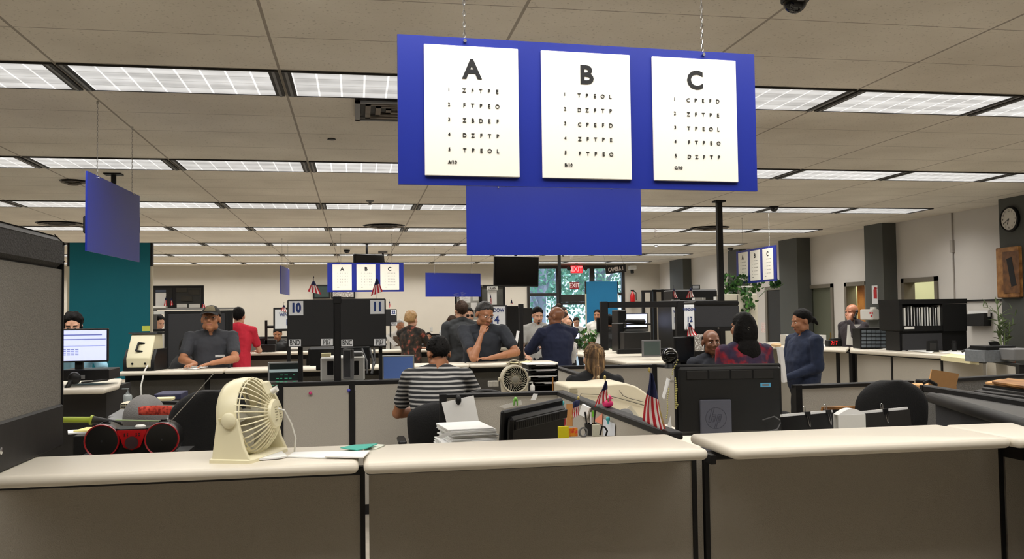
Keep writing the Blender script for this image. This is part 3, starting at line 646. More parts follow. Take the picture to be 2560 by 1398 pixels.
# ---------------------------------------------------------------- office chair
def chair(label,x,y,rz,zt=1.05,w=.5,hb=.55,arms=True,m=None,z0=.47):
    m=m or mat('black_chair_fabric',(14,14,15),.9,nz=.15,scale=120,bump=.3)
    t=thing('office_chair',label,'chair',(x,y,0),rz)
    mb=MB(); mb.box(-w/2,w/2,-.25,.22,z0-.07,z0); o=mb.obj('seat',m,t); bv=o.modifiers.new('b','BEVEL');bv.width=.03;bv.segments=3
    mb=MB(); R=[]
    for k in range(17):
        u=1-(1-k/16)**1.6; z=zt-hb+hb*u; ww=w/2*(.82+.2*math.sin(PI*min(1,u*1.15)*.62)); ww*= (1 if u<.75 else math.sqrt(max(.05,1-((u-.75)/.262)**2)))
        yy=.24+.05*math.sin(u*2.4)+.06*u; R.append([Vector((ww*math.copysign(abs(math.cos(a))**.8,math.cos(a)),yy+.045*math.sin(a)-.04*abs(math.cos(a)),z)) for a in [2*PI*i/20 for i in range(20)]])
    mb.loft(R); mb.obj('backrest',m,t)
    MB().box(-.04,.04,.2,.27,z0-.1,zt-hb+.1,bev=.01).obj('back_support',black,t)
    mb=MB(); mb.cyl((0,0,.1),(0,0,z0-.07),.03); mb.obj('column',black,t)
    mb=MB()
    for k in range(5): a=2*PI*k/5; mb.cap((0,0,.1),(.28*math.cos(a),.28*math.sin(a),.065),.03,.018); 
    mb.obj('base',black,t)
    for k in range(5): a=2*PI*k/5; MB().cyl((.28*math.cos(a)-.02,.28*math.sin(a),.03),(.28*math.cos(a)+.02,.28*math.sin(a),.03),.03).obj('caster',black,t)
    if arms:
        for s_ in(-1,1): mb=MB(); mb.box(s_*(w/2+.03)-.03,s_*(w/2+.03)+.03,-.12,.16,z0+.2,z0+.23,bev=.01); mb.box(s_*(w/2+.03)-.012,s_*(w/2+.03)+.012,0,.05,z0-.05,z0+.2); mb.obj('armrest',black,t)
    return t
chair('tall black office chair behind the cream fan',-.62,4.95,PI*.92,zt=1.235,w=.48,hb=.6)
chair('black round-backed office chair at right behind the binders',2.92,4.78,PI*.97,zt=1.205,w=.41,hb=.55,arms=False)
# ---------------------------------------------------------------- monitors
def monitor(label,x,y,zt,w,h,rz,zb=.735,screen=None,tilt=0,stand=True,m=None,bez=.018,dep=.03,name='monitor'):
    m=m or black; t=thing(name,label,'monitor',(x,y,zb),rz)
    z1=zt-zb; M=Matrix.Translation((0,0,z1-h))@Matrix.Rotation(tilt,4,'X')
    mb=MB(); mb.box(-w/2,w/2,-dep/2,dep/2,0,h,M=M,bev=.006); mb.box(-w/2+.03,w/2-.03,dep/2,dep/2+.025,.03,h-.035,M=M,bev=.012); mb.obj('housing',m,t)
    MB().box(-w/2+bez,w/2-bez,-dep/2-.0015,-dep/2-.0002,bez,h-bez,M=M).obj('screen',screen or mat('switched_off_screen',(24,26,30),.2,nz=.05),t)
    if stand:
        mb=MB(); mb.box(-.03,.03,dep/2+.005,dep/2+.035,.01,max(.03,z1-h*.45)); mb.obj('stand',m,t); mb=MB(); mb.box(-.13,.13,-.05,.14,0,.014,bev=.004); mb.obj('foot',m,t)
    return t
scr=mat('lit_white_screen',(205,212,250),.4,emit=.95)
# foreground black monitor seen from behind, turned
t=thing('monitor','black monitor seen from behind, turned and tilted, beside the pile of forms','monitor',(.795,4.14,.735),math.radians(40))
M=Matrix.Translation((.0,0,.012))@Matrix.Rotation(math.radians(8),4,'X')@Matrix.Rotation(math.radians(-3),4,'Y'); w_=.445
mb=MB(); mb.box(-w_/2,w_/2,-.0,.025,-.0,.43,M=M,bev=.008); mb.obj('front_bezel',black,t)
mb=MB(); mb.box(-w_/2+.02,w_/2-.02,-.035,.0,.03,.405,M=M,bev=.012); mb.box(-w_/2+.04,w_/2-.02,-.042,-.034,.345,.39,M=M,bev=.004); mb.box(-.09,.09,-.055,-.035,.12,.24,M=M,bev=.01); mb.obj('rear_housing',mat('glossy_black_plastic',(13,13,14),.28,nz=.1,scale=4),t)
mb=MB()
for k in range(22): mb.box(-w_/2+.05+k*.0145,-w_/2+.058+k*.0145,-.0435,-.0415,.352,.383,M=M)
mb.obj('vent_slots',dark,t)
MB().box(w_/2-.075,w_/2-.04,-.044,-.0425,.285,.3,M=M).obj('connector',grey,t)
mb=MB(); mb.box(-.03,.03,-.085,-.05,0,.2); mb.box(-.12,.12,-.14,.06,0,.012,bev=.004); mb.obj('stand',black,t)
# large monitor seen from behind
a=A(1688,905,4.45); b=A(1955,917,4.38); L_=(b-a).length; ang=math.atan2(b.y-a.y,b.x-a.x); c=(a+b)/2
t=thing('monitor','large black monitor seen from behind with a square grey logo plate','monitor',(c.x,c.y,.735),ang)
h0=c.z-.735; hh=.37
mb=MB(); mb.box(-L_/2,L_/2,.012,.04,h0-hh,h0,bev=.008); mb.obj('front_bezel',black,t)
mb=MB(); mb.box(-L_/2+.012,L_/2-.012,-.02,.014,h0-hh+.015,h0-.012,bev=.012); mb.obj('rear_housing',mat('rear_housing_black',(13,14,15),.5,nz=.1,scale=6),t)
mb=MB()
for k in range(4):
    x0=-L_/2+.05+k*(L_-.1)/4; mb.box(x0+.004,x0+(L_-.1)/4-.004,-.026,-.018,h0-.075,h0-.03,bev=.002)
mb.obj('vent_grille',dark,t)
o=MB().box(-.165,-.0,-.034,-.018,.11,h0-.18,bev=.005); plate=o.obj('stand_plate',mat('slate_grey_plastic',(92,94,106),.5,nz=.05),t)
mb=MB(); cx__,cz__=-.083,(h0-.18)-.095; R=.054
emb=mat('embossed_slate',(66,68,80),.5,nz=.05)
for k in range(40):
    a0=2*PI*k/40; a1=2*PI*(k+1)/40
    mb.cyl((cx__+R*math.cos(a0),-.0342,cz__+R*math.sin(a0)),(cx__+R*math.cos(a1),-.0342,cz__+R*math.sin(a1)),.0013,n=5)
sl_=.28
def st(x0,z0,x1,z1): mb.cyl((cx__+x0+sl_*z0,-.0345,cz__+z0),(cx__+x1+sl_*z1,-.0345,cz__+z1),.0014,n=5)
for x0 in(-.034,-.022): st(x0,-.02,x0,.05 if x0<-.03 else .052)
st(-.034,-.02,-.022,-.02); st(-.022,.018,-.004,.018); st(-.004,.018,-.004,-.02); st(-.010,.010,-.010,-.02); st(-.022,.010,-.010,.010)
st(.006,.018,.006,-.05); st(.006,.018,.026,.018); st(.026,.018,.026,-.02); st(.026,-.02,.014,-.02); st(.014,.010,.020,.010); st(.014,.010,.014,-.05); st(.020,.010,.020,-.013)
mb.obj('embossed_logo',emb,plate)
s_=MB(); s_.box(L_/2-.125,L_/2-.07,-.022,-.0195,h0-.12,h0-.098); l=s_.obj('sticker',mat('light_blue_sticker',(90,170,210),.5,nz=.05),t); MB().box(L_/2-.115,L_/2-.08,-.0225,-.0215,h0-.114,h0-.104).obj('sticker_print',grey,l)
mb=MB(); mb.box(-.15,.1,-.1,.14,0,.015,bev=.004); mb.box(-.12,-.05,-.03,.0,.01,.2); mb.obj('stand',black,t)
for k in range(6): pass
cab=MB(); p=A(1965,1052,4.3); cab.tube([Vector((p.x-.14,4.3,p.z-.06)),Vector((p.x-.06,4.28,p.z-.04)),Vector((p.x-.03,4.29,p.z)),Vector((p.x-.05,4.33,p.z+.02)),Vector((p.x-.1,4.36,p.z))],.0035,n=6); tag(cab.obj('monitor_cable',mat('grey_cable',(90,90,92),.5,nz=.05)),'thin grey cable hanging at the lower right corner of the large black monitor','cable')
# distant monitors and screens
def mpx(label,x0,y0,x1,y1,Y,zb=.735,rz=0,screen=None,tilt=0,m=None,bez=.018,stand=True,name='monitor'):
    a=A(x0,(y0+y1)/2,Y);b=A(x1,(y0+y1)/2,Y);zt=A((x0+x1)/2,y0,Y).z;zz=A((x0+x1)/2,y1,Y).z
    return monitor(label,(a.x+b.x)/2,Y,zt,(b.x-a.x)/max(.3,math.cos(rz)),(zt-zz)/max(.5,math.cos(tilt)),rz,zb,screen,tilt,stand,m,bez,name=name)
t=mpx('lit computer monitor with a white page, on the desk right of the wing partition',118,822,272,906,7.75,zb=1.07+.085,screen=scr,m=dark,bez=.013)
mb=MB(); a=A(155,840,7.73);b=A(266,836,7.73); k=(b.x-a.x)
mb.box(a.x+.0,a.x+k*.9,7.728,7.7295,a.z+.0,a.z+.01); mb.box(a.x,a.x+k*.99,7.728,7.7295,a.z-.035,a.z-.027); mb.box(a.x,a.x+k*.98,7.728,7.7295,a.z-.086,a.z-.083)
for r_ in range(4):
    for c2 in range(4): mb.box(a.x+.005+c2*.032,a.x+.03+c2*.032,7.728,7.7295,a.z-.115-r_*.014,a.z-.108-r_*.014)
for q in range(len(mb.v)): v=mb.v[q]; mb.v[q]=(v[0]-t.location.x,v[1]-t.location.y,v[2]-t.location.z)
mb.obj('screen_text',mat('screen_print_blue',(120,128,190),.5,emit=.6),t)
green=mat('dark_terminal_screen',(22,28,27),.25,emit=.6); lcd=mat('blue_grey_screen',(62,84,130),.3,emit=.6)
t=mpx('grey-framed screen with dark green text, below window sign 10 and right of the fan',670,905,750,956,7.75,zb=1.0,screen=green,m=mat('silver_bezel',(150,152,152),.4,.2,nz=.04),bez=.014,stand=False)
mb=MB(); g_=random.Random(3); zt_=.18
mb.box(-.12,.12,-.018,-.017,.135,.16)
sm=mb.obj('menu_bar',mat('menu_bar_grey',(150,165,165),.5,emit=.5),t); mb=MB()
for r_ in range(4):
    for k in range(6):
        if g_.random()<.6: x=-.1+k*.035; mb.box(x,x+g_.uniform(.01,.028),-.018,-.017,.025+r_*.028,.030+r_*.028)
mb.obj('green_text',mat('green_text',(60,150,110),.5,emit=.7),t)
mpx('silver-framed screen showing plain blue, tilted, below window sign 11',955,888,1036,950,7.75,zb=1.0,screen=lcd,m=MC['silver_bezel'],bez=.014,tilt=-.12,stand=False)
mpx('dark grey tilted screen standing between the printer and the post below window sign 11',860,872,882,948,7.6,zb=1.0,screen=fabd,m=mat('grey_bezel',(100,100,100),.5,nz=.05),rz=-1.0,stand=False)
mpx('dark monitor with a wide silver frame on the angled counter at right',1604,850,1652,892,9.6,zb=1.0,screen=mat('grey_green_screen',(70,80,76),.3,nz=.05),m=MC['grey_bezel'],rz=.1,stand=False)
mpx('black monitor turned away, left of the smiling bald man',1683,842,1737,906,8.8,zb=1.0,screen=None,rz=.15,stand=True)
mpx('lit bluish computer monitor far behind the black window frame',1563,783,1619,822,12.2,zb=1.09,screen=scr,m=dark,bez=.015)
mpx('small lit phone-sized screen on the counter beside the baby',1435,832,1449,848,12.5,zb=1.0,screen=scr,m=dark,bez=.01,stand=False)
#mpx('wide black monitor back behind the woman with dark hair at left',400,775,500,822,12.6,zb=1.0,screen=fabd)
mpx('dark monitor behind the printer below window signs 10 and 11',790,868,925,925,8.6,zb=1.0,screen=None)
# ---------------------------------------------------------------- window number boards
labm=mat('label_white',(222,224,226),.6,nz=.02)
def wboard(label,x0,y0,x1,y1,Y,num=None,numpos='L',tags=(),th=.035,post=None,words=None,bm=None,leg_=None):
    a=A(x0,(y0+y1)/2,Y);b=A(x1,(y0+y1)/2,Y);zt=A((x0+x1)/2,y0,Y).z;zb=A((x0+x1)/2,y1,Y).z; w=b.x-a.x;h=zt-zb
    t=thing('window_board',label,'sign board',((a.x+b.x)/2,Y,zb))
    MB().box(-w/2,w/2,0,th,0,h,bev=.008).obj('board',bm or mat('black_board',(20,20,21),.6,nz=.1,scale=30),t)
    if num:
        s_=.115 if h>.3 else .09; x=(-w/2+s_/2+.012) if numpos=='L' else (w/2-s_/2-.012); pl=MB().box(x-s_/2,x+s_/2,-.004,0,h-s_-.012,h-.012).obj('number_plate',labm,t)
        MB().text(num,x,h-.012-s_/2,s_*.6,y=-.005,bold=.05,sx=.78).obj('number',navy,pl)
    for st_,u in tags:
        x=-w/2+u*w; hh=.055; ww=.095; pl=MB().box(x-ww/2,x+ww/2,-.004,0,.006,.006+hh).obj('code_plate',labm,t); MB().text(st_,x,.006+hh/2,hh*.78,y=-.005,bold=.0,sx=.62).obj('code',ink,pl)
    if words:
        (px0,px1,pz0,pz1)=words[0]; pl=MB().box(-w/2+px0*w,-w/2+px1*w,-.004,0,pz0*h,pz1*h).obj('card',labm,t)
        for (s__,u,v,hh,sx,bo) in words[1:]: MB().text(s__,-w/2+u*w,v*h,hh*h,y=-.005,bold=bo,sx=sx).obj('lettering',navy,pl)
    if leg_: MB().box(-w*.06,w*.06,.002,th,leg_-zb,0).obj('stand',frame_m,t)
    return t
wboard('black board with window number 10 and code plates, left of the centre post',718,749,836,867,7.42,'10','L',(('BND',.16),('PB7',.84)))
wboard('black board with window number 11 and code plates, right of the centre post',849,747,965,867,7.42,'11','R',(('BNC',.16),('PB7',.86)))
def tower(label,px,py0,py1,Y,w=.05,z0=0,name='sign_post'):
    a=A(px,py0,Y); m=MB(); m.box(a.x-w/2,a.x+w/2,Y-w/2,Y+w/2,z0,a.z,bev=.006); m.box(a.x-w/2-.006,a.x+w/2+.006,Y-w/2-.006,Y+w/2+.006,a.z-.05,a.z+.008,bev=.004); return tag(m.obj(name,frame_m),label,'post')
tower('black post standing between window boards 10 and 11',843,744,955,7.45,.055)
for (lb,x0,x1,y) in (('black bracket arm under the left window board of the pair',745,757,868),('black bracket arm under the right window board of the pair',947,956,868)):
    m=MB(); pb(m,x0,y,x1,965,7.5,.03); tag(m.obj('board_bracket',frame_m),lb,'bracket')
wboard('white-carded board reading WINDOW 16, half hidden behind window board 10',683,769,760,828,13.2,words=((.06,.96,.1,.92),('WINDOW',.5,.7,.15,.75,.02),('16',.5,.36,.24,.8,.03)),th=.03,leg_=.01)
wboard('small black board with window number 22, right of window board 11',960,773,992,815,15.5,'22','R',(('FBN',.8),),leg_=.01)
t=wboard('white-carded WINDOW 14 board behind the man in glasses',1206,763,1268,824,13.4,words=((.03,.93,.06,.94),('WINDOW',.48,.78,.15,.8,.02),('14',.48,.38,.3,.9,.03)),th=.03,leg_=.01)
m=MB(); pb(m,1262,765,1308,868,14.1,.03,.006); tag(m.obj('privacy_screen',frame_m),'plain black privacy screen right of the WINDOW 14 board','screen')
m=MB(); pb(m,1308,770,1331,868,14.05,.04,.006); tag(m.obj('privacy_screen',dark),'dark privacy screen left of the man in the grey T-shirt','screen')
tower('black post right of the WINDOW 14 screen',1302,762,872,12.8,.06)
wboard('tall white card reading WINDOW 12 hung beside the large grey-fronted hutch',1711,762,1736,824,9.55,words=((.02,.98,.02,.98),('WINDOW',.5,.8,.11,.72,.02),('12',.5,.4,.2,.85,.03)),th=.01,bm=labm)
wboard('narrow white card partly hidden behind the black frame left of the WINDOW 12 card',1680,768,1694,824,10.4,words=((.02,.98,.02,.98),('W',.5,.8,.13,.8,.02),('1',.5,.4,.25,.9,.03)),th=.01,bm=labm)
# black service frame with hutch
t=thing('metal_frame','large square black metal frame around the plant window, left of the hutch','frame',(A(1510,880,9.7).x,9.7,0),world=True)
def fb(nm_,x0,y0,x1,y1,Y,d=.06): m=MB(); pb(m,x0,y0,x1,y1,Y,d,.004); return m.obj(nm_,frame_m,t)
fb('upright',1503,754,1521,876,9.7); fb('top_rail',1521,754,1694,769,9.7); fb('upright',1692,754,1711,868,9.7)
fb('lower_rail',1545,872,1700,884,10.4)
t=thing('hutch','black overhead hutch with a charcoal fabric door behind the smiling bald man','cabinet',(A(1780,800,9.9).x,9.9,1.1),world=True)
m=MB(); pb(m,1737,752,1850,765,9.88,.4,.02); m.obj('top',black,t); m=MB(); pb(m,1739,765,1848,817,9.9,.38); m.obj('door',fabd,t); m=MB(); pb(m,1737,817,1848,828,9.88,.38); m.obj('base',black,t)
m=MB(); p=A(1796,821,9.86); m.cyl((p.x,9.86,p.z),(p.x,9.885,p.z),.012,n=10); m.obj('knob',chrome,t)
# poster photos under hutch
m=MB(); pb(m,1737,836,1760,878,9.9,.01); tag(m.obj('photo_sheet',blotch('photo_collage',[(200,196,190),(110,100,90),(230,228,222)],40)),'framed photo sheet hanging behind the turned-away black monitor','picture')
# black table-top items on frame
for lb,x0,y0,x1,y1,Y,mm in (
 ('stacked black plastic box on a post in the plant window frame',1545,775,1566,808,11.8,black),
 ('black computer tower standing in the plant window frame',1545,808,1560,880,11.4,black),
 ('big dark cabinet block behind the angled counter, under the lit bluish monitor',1560,830,1628,888,11.2,dark)):
    m=MB(); pb(m,x0,y0,x1,y1,Y,.3,.01); tag(m.obj('equipment_case',mm),lb,'equipment case')
t=thing('keyboard_arm','black articulated arm holding a keyboard in front of the lit bluish monitor','monitor arm',tuple(A(1585,812,11.5)),world=True)
m=MB(); m.cap(A(1568,803,11.4),A(1608,804,11.4),.03,.035); m.obj('arm',black,t); m=MB(); pb(m,1560,809,1632,813,11.4,.2); m.obj('tray',dark,t); m=MB(); pb(m,1562,818,1622,829,11.5,.2,.01); m.obj('keyboard',grey,t)
# ---------------------------------------------------------------- equipment on the islands
# the white test machine
c=A(352,925,9.72)
t=thing('vision_tester','cream sloping vision test machine with a black carrying handle on the second counter','vision tester',(c.x,9.62,1.07),-.18)
H_=.40
m=MB(); m.prismy([(-.16,0),(.17,0),(.17,.14),(.16,.33),(.12,.33),(-.16,.13)][:3]+[(.17,.14),(-.16,.14)],0,.34); 
m=MB(); P=[(0,0.0),(0,.13),(.12,.36),(.30,.36),(.34,.2),(.34,0)]   # y,z profile
def side(x0,x1,pr,mb):
    mb.loft([[Vector((x0,y,z)) for y,z in pr],[Vector((x1,y,z)) for y,z in pr]],False,True)
side(-.155,-.12,P,m); m2=MB(); side(.12,.155,P,m2)
for q_ in(.125,-.16): sidem=MB(); side(q_,q_+.035,[(-.0,0),(.0,.10),(.08,.22),(.34,.22),(.34,0)],sidem); sidem.obj('side_casing',black,t)
m=MB(); side(-.125,.125,[(.0,.03),(-.01,.13),(.12,.375),(.30,.375),(.33,.2),(.33,.03)],m); o=m.obj('housing',cream,t); bv=o.modifiers.new('b','BEVEL'); bv.width=.01; bv.segments=2
m=MB(); side(-.15,.15,[(.10,.375),(.11,.39),(.31,.385),(.3,.37)],m); m.obj('face_rest',black,t)
m=MB(); e=Vector((0,-.245,.13)).normalized(); base=Vector((0,.052,.235)); u_=Vector((0,.13,.245)).normalized(); nn=Vector((0,-.245,.13)).normalized()
pts=[base+u_*.045+Vector((.035,0,0)),base+u_*.045+nn*.025+Vector((-.02,0,0)),base-u_*.045+nn*.025+Vector((-.03,0,0)),base-u_*.045+Vector((.03,0,0))]
m.tube(pts,.010,n=8); m.obj('handle',black,t)
m=MB(); 
for x in(-.06,.07): m.cyl((x,-.012,.075),(x,.0,.075),.011,n=10)
m.obj('knob',black,t); MB().box(-.14,.14,-.012,.3,.0,.03).obj('foot',black,t)
m=MB(); m.tube([Vector((.1,-.01,.06)),Vector((.085,-.06,-.0)),Vector((.08,-.13,-.15)),Vector((.09,-.13,-.32)),Vector((.10,-.12,-.42))],.008,n=6); m.obj('power_cord',white,t)
m=MB(); pb(m,355,815,375,828,9.95,.004); tag(m.obj('sticky_note',mat('yellow_green_note',(205,215,90),.8,nz=.03)),'yellow-green sticky note standing behind the cream vision machine','note')
# printer below window 10
t=thing('card_printer','white and grey card printer on the shelf below window boards 10 and 11','printer',(A(858,930,7.9).x,7.9,1.02),world=True)
m=MB(); pb(m,801,892,912,952,7.9,.3,.012); m.obj('housing',white,t); m=MB(); pb(m,818,903,834,938,7.895,.01,.002); m.obj('card_slot',black,t); m=MB(); pb(m,872,903,897,938,7.895,.01,.002); m.obj('card_slot',black,t)
m=MB(); pb(m,880,880,908,892,7.92,.2,.01); m.obj('output_tray',grey,t); m=MB(); pb(m,803,884,826,892,7.95,.15); m.obj('paper_stack',mat('cream_forms',(224,214,170),.8,nz=.04),t)
m=MB(); pb(m,770,868,842,915,8.3,.2,.02); tag(m.obj('camera_housing',black),'black boxy camera housing behind the white card printer','camera housing')
# cables by 925-945
for k,(x0,x1) in enumerate(((905,918),(925,930),(935,928))):
    m=MB(); m.tube([A(x0,872,8.3),A((x0+x1)/2+6,905,8.2),A(x1,935,8.1)],.01,n=6); tag(m.obj('cable',black),['black cable bundle hanging left under window board 11','middle black cable hanging under window board 11','right-most black cable hanging under window board 11'][k],'cable')
# fan on the nearest counter
a=G(628,1140,1.07); t=thing('desk_fan','cream plastic desk fan turned away, on the nearest counter','fan',(a.x+.0,3.50,1.07))
axb=Vector((.93,-.36,.10)).normalized()     # towards the rear grille
hc=Vector((A(625,1035,3.5).x-a.x,0,A(625,1035,3.5).z-1.07))
def fl(prof,m,n=40,ax=axb,c=hc): m.lathe(prof,c,ax,n); return m
m=MB(); fl([(.132,-.075),(.146,-.066),(.152,-.04),(.153,-.01),(.150,.018),(.146,.020),(.146,-.01),(.138,-.055),(.124,-.07)],m,cap=False) if False else m.lathe([(.128,-.078),(.142,-.070),(.151,-.045),(.153,-.01),(.150,.02),(.1455,.021),(.147,-.01),(.140,-.06),(.126,-.074),(.128,-.078)],hc,axb,48,cap=False); m.obj('front_ring',cream,t)
q=axb.to_track_quat('Z','Y'); nrib=34; m=MB()
for k in range(nrib):
    an=2*PI*k/nrib; pts=[]
    for (r,z) in((.149,.015),(.138,.045),(.110,.075),(.078,.098),(.05,.108)):
        pts.append(hc+q@Vector((r*math.cos(an),r*math.sin(an),z)))
    for i in range(4): m.cyl(pts[i],pts[i+1],.0032,n=6)
for r,z in((.1455,.03),): 
    m.tube([hc+q@Vector((r*math.cos(b),r*math.sin(b),z)) for b in [2*PI*i/36 for i in range(37)]],.0025,n=5)
m.obj('rear_grille',cream,t)
m=MB(); m.lathe([(.0,.125),(.03,.124),(.052,.118),(.058,.105),(.057,.09),(.05,.085)],hc,axb,32); hub=m.obj('motor_cover',cream,t)
m=MB()
for k in range(6):
    for s_ in(-1,1): c2=hc+q@Vector((s_*.018,-.025+k*.010,.1245)); m.cyl(c2-q@Vector((.009,0,0)),c2+q@Vector((.009,0,0)),.0015,n=5)
m.obj('vent_slots',mat('cream_slot_shadow_plastic',(150,142,112),.6,nz=.05),hub)
# control housing at the top of the grille
m=MB(); Mx=Matrix.Translation(hc)@q.to_matrix().to_4x4(); 
up=q.inverted()@Vector((0,0,1)); an=math.atan2(up.y,up.x)
Mr=Mx@Matrix.Rotation(an,4,'Z'); m.box(.06,.125,-.028,.028,.075,.098,M=Mr@Matrix.Rotation(.35,4,'Y')@Matrix.Translation((-.03,0,.03)),bev=.01); m.obj('control_housing',cream,t)
m=MB(); m.cyl(Mr@Vector((.085,.0,.105)),Mr@Vector((.095,.0,.128)),.012,n=12); m.obj('control_knob',white,t)
m=MB()
for k in range(5):
    a0=2*PI*k/5; R_=[]
    for (r,tw) in((.02,.9),(.06,.7),(.10,.5),(.125,.35)):
        c2=Vector((r*math.cos(a0+r*3),r*math.sin(a0+r*3),0)); tg=Vector((-math.sin(a0+r*3),math.cos(a0+r*3),0)); wd=.02+.28*r
        R_.append([Mx@(c2+tg*wd*u+Vector((0,0,-.01+wd*u*tw+zz))) for u,zz in((-1,0),(1,0),(1,.003),(-1,.003))])
    m.loft(R_,True,True)
m.lathe([(.03,-.04),(.032,.0),(.032,.05),(.02,.06)],hc,axb,20)
m.obj('blades',mat('fan_blade_grey',(170,166,150),.5,nz=.05),t)
# base: two arms and a foot plate
side_v=Vector((axb.y,-axb.x,0)).normalized()*-1  # toward viewer
if side_v.y>0: side_v=-side_v
ax_h=Vector((axb.x,axb.y,0)).normalized()
for s_ in(1,-1):
    m=MB(); R_=[]
    for (z,w0,w1) in((.012,-.075,.085),(.06,-.068,.060),(.12,-.06,.045),(.17,-.052,.03),(hc.z-.02,-.045,.02),(hc.z+.01,-.03,.01)):
        c2=side_v*s_*(.158); ring=[]
        for (u,v) in((w0,-.008),(w1,-.008),(w1,.010),(w0,.010)): ring.append(Vector((c2.x,c2.y,z))+ax_h*u+side_v*s_*v+Vector((hc.x,0,0)))
        R_.append(ring)
    m.loft(R_,False,True); o=m.obj('support_arm',cream,t); bv=o.modifiers.new('b','BEVEL'); bv.width=.005; bv.segments=3
    m=MB(); c2=hc+side_v*s_*.168; m.lathe([(.03,0),(.03,.006),(.022,.012),(0.001,.014)],c2,side_v*s_,24); m.obj('pivot_cap',cream,t)
m=MB(); R_=[]
for z,e in((0,0),(.012,0),(.018,-.006)):
    R_.append([Vector((hc.x,0,z))+ax_h*(u*(.09+e))+side_v*(v*(.172+e)) for u,v in((-1,-.9),(-.9,-1),(.9,-1),(1,-.9),(1,.9),(.9,1),(-.9,1),(-1,.9))])
m.loft(R_,False,True); m.obj('base_plate',cream,t); t.scale=(.93,.93,.955)
m=MB(); p0=hc+axb*.118+q@Vector((.0,.02,0)); pts=[p0,p0+Vector((.03,-.0,-.01)),p0+Vector((.058,.03,-.07)),p0+Vector((.07,.08,-.13)),p0+Vector((.062,.12,-.19)),p0+Vector((.06,.2,-.26)),p0+Vector((.06,.24,-.45))]; m.tube(pts,.0035,n=6); m.obj('power_cord',white,t)
# round fan further back
a=A(1286,948,7.2); t=thing('round_fan','round white fan with a carrying handle left of the paper trays','fan',(a.x,7.2,.92))
zc=a.z-.92; R0=.108
m=MB(); m.lathe([(R0*.9,-.045),(R0,-.05),(R0*1.06,-.03),(R0*1.08,.04),(R0*.98,.05)],(0,0,zc),(0,1,0),40,cap=False) ; m.lathe([(R0*.98,.05),(R0*.98,.045)],(0,0,zc),(0,1,0),40); m.obj('ring',beige,t)
m=MB()
for k in range(30):
    a0=2*PI*k/30; pts=[Vector((r*math.cos(a0+(r-.02)*9),-.048,zc+r*math.sin(a0+(r-.02)*9))) for r in(.026,.05,.075,R0*.92)]
    for i in range(3): m.cyl(pts[i],pts[i+1],.0016,n=5)
m.obj('grille',beige,t); m=MB(); m.lathe([(.0,-.055),(.02,-.055),(.027,-.05),(.027,-.04)],(0,0,zc),(0,1,0),20); m.obj('hub',mat('fan_hub_grey',(140,136,122),.5,nz=.05),t)
m=MB(); m.lathe([(R0*.94,-.036),(R0*.94,.03)],(0,0,zc),(0,1,0),32); m.obj('dark_interior',mat('dark_fan_interior',(20,20,19),.95,nz=.1,spec=.05),t)
m=MB(); m.tube([Vector((.05*math.cos(b)*1.0,0,zc+R0*1.02+.045*math.sin(b))) for b in [PI*i/8 for i in range(9)]],.007,n=8); m.obj('handle',beige,t)
m=MB(); m.prismy([(-.10,0),(.10,0),(.115,zc),(.10,zc-.03),(.07,zc-R0*.8),(-.07,zc-R0*.8),(-.10,zc-.03),(-.115,zc)],-.03,.04); m.obj('stand',beige,t)
for s_ in(-1,1): m=MB(); m.cyl((s_*R0*1.06,0,zc),(s_*R0*1.22,0,zc),.016,n=12); m.obj('side_knob',beige,t)
desk('desk of the second island behind the striped-shirt man',.62,1.88,7.05,7.75,z=.92,m=grey)
desk('desk ledge below the window boards 10 and 11, behind the beige partition',-.7,.5,7.5,8.5,z=1.0,m=grey)
# boombox
ab=A(340,1100,4.18); t=thing('boombox','red and black portable stereo with two round speakers behind the nearest counter','stereo',(ab.x,4.15,A(340,1135,4.15).z))
m=MB(); 
prof=[]
for k in range(24):
    u=k/23; x=-.19+.38*u; zt=.085+.05*abs(math.cos(PI*u))**.6
    prof.append((x,zt))
zc=.065; m=MB()
for s_ in(-1,1): m.lathe([(.070,-.045),(.073,-.03),(.074,.06),(.06,.08)],(s_*.123,0,zc),(0,1,0),32)
bodyp=[(-.12,.0),(.12,.0),(.13,.05),(.12,.125),(.05,.112),(-.05,.112),(-.12,.125),(-.13,.05)]
m.prismy(bodyp,-.03,.08); m.obj('body',mat('glossy_black_plastic',(13,13,14),.28,nz=.1,scale=4),t)
for s_ in(-1,1):
    m=MB(); m.lathe([(.066,-.046),(.071,-.050),(.073,-.044),(.066,-.040),(.066,-.046)],(s_*.123,0,zc),(0,1,0),40,cap=False); sp=m.obj('speaker_ring',mat('deep_red_ring',(165,14,24),.3,nz=.1),t)
    m=MB(); m.lathe([(.065,-.043),(.05,-.036),(.02,-.032)],(s_*.123,0,zc),(0,1,0),32); m.obj('speaker_grille',mat('speaker_mesh',(24,24,24),.8,nz=.3,scale=300,bump=.6),sp)
    m=MB(); m.ell((s_*.123,-.034,zc),(.013,.012,.013),n=16,k=10); m.obj('dome',mat('shiny_dark',(60,60,64),.15,.5,nz=.05),sp)
    m=MB(); m.cyl((s_*.12,.01,.125),(s_*.12,.01,.14),.02,n=16); m.cyl((s_*.12,.01,.14),(s_*.12,.01,.146),.013,n=12); m.obj('knob',black,t)
m=MB(); m.prismy([(-.062,.108),(.062,.108),(.05,.08),(.034,.035),(0,.022),(-.034,.035),(-.05,.08)],-.044,-.02); f=m.obj('red_panel',mat('metallic_red',(190,12,22),.25,.4,nz=.05),t)
m=MB(); m.lathe([(.027,-.052),(.027,-.04)],(0,0,.055),(0,1,0),24); m.obj('display',mat('display_dark',(60,40,44),.25,nz=.05),f)
m=MB()
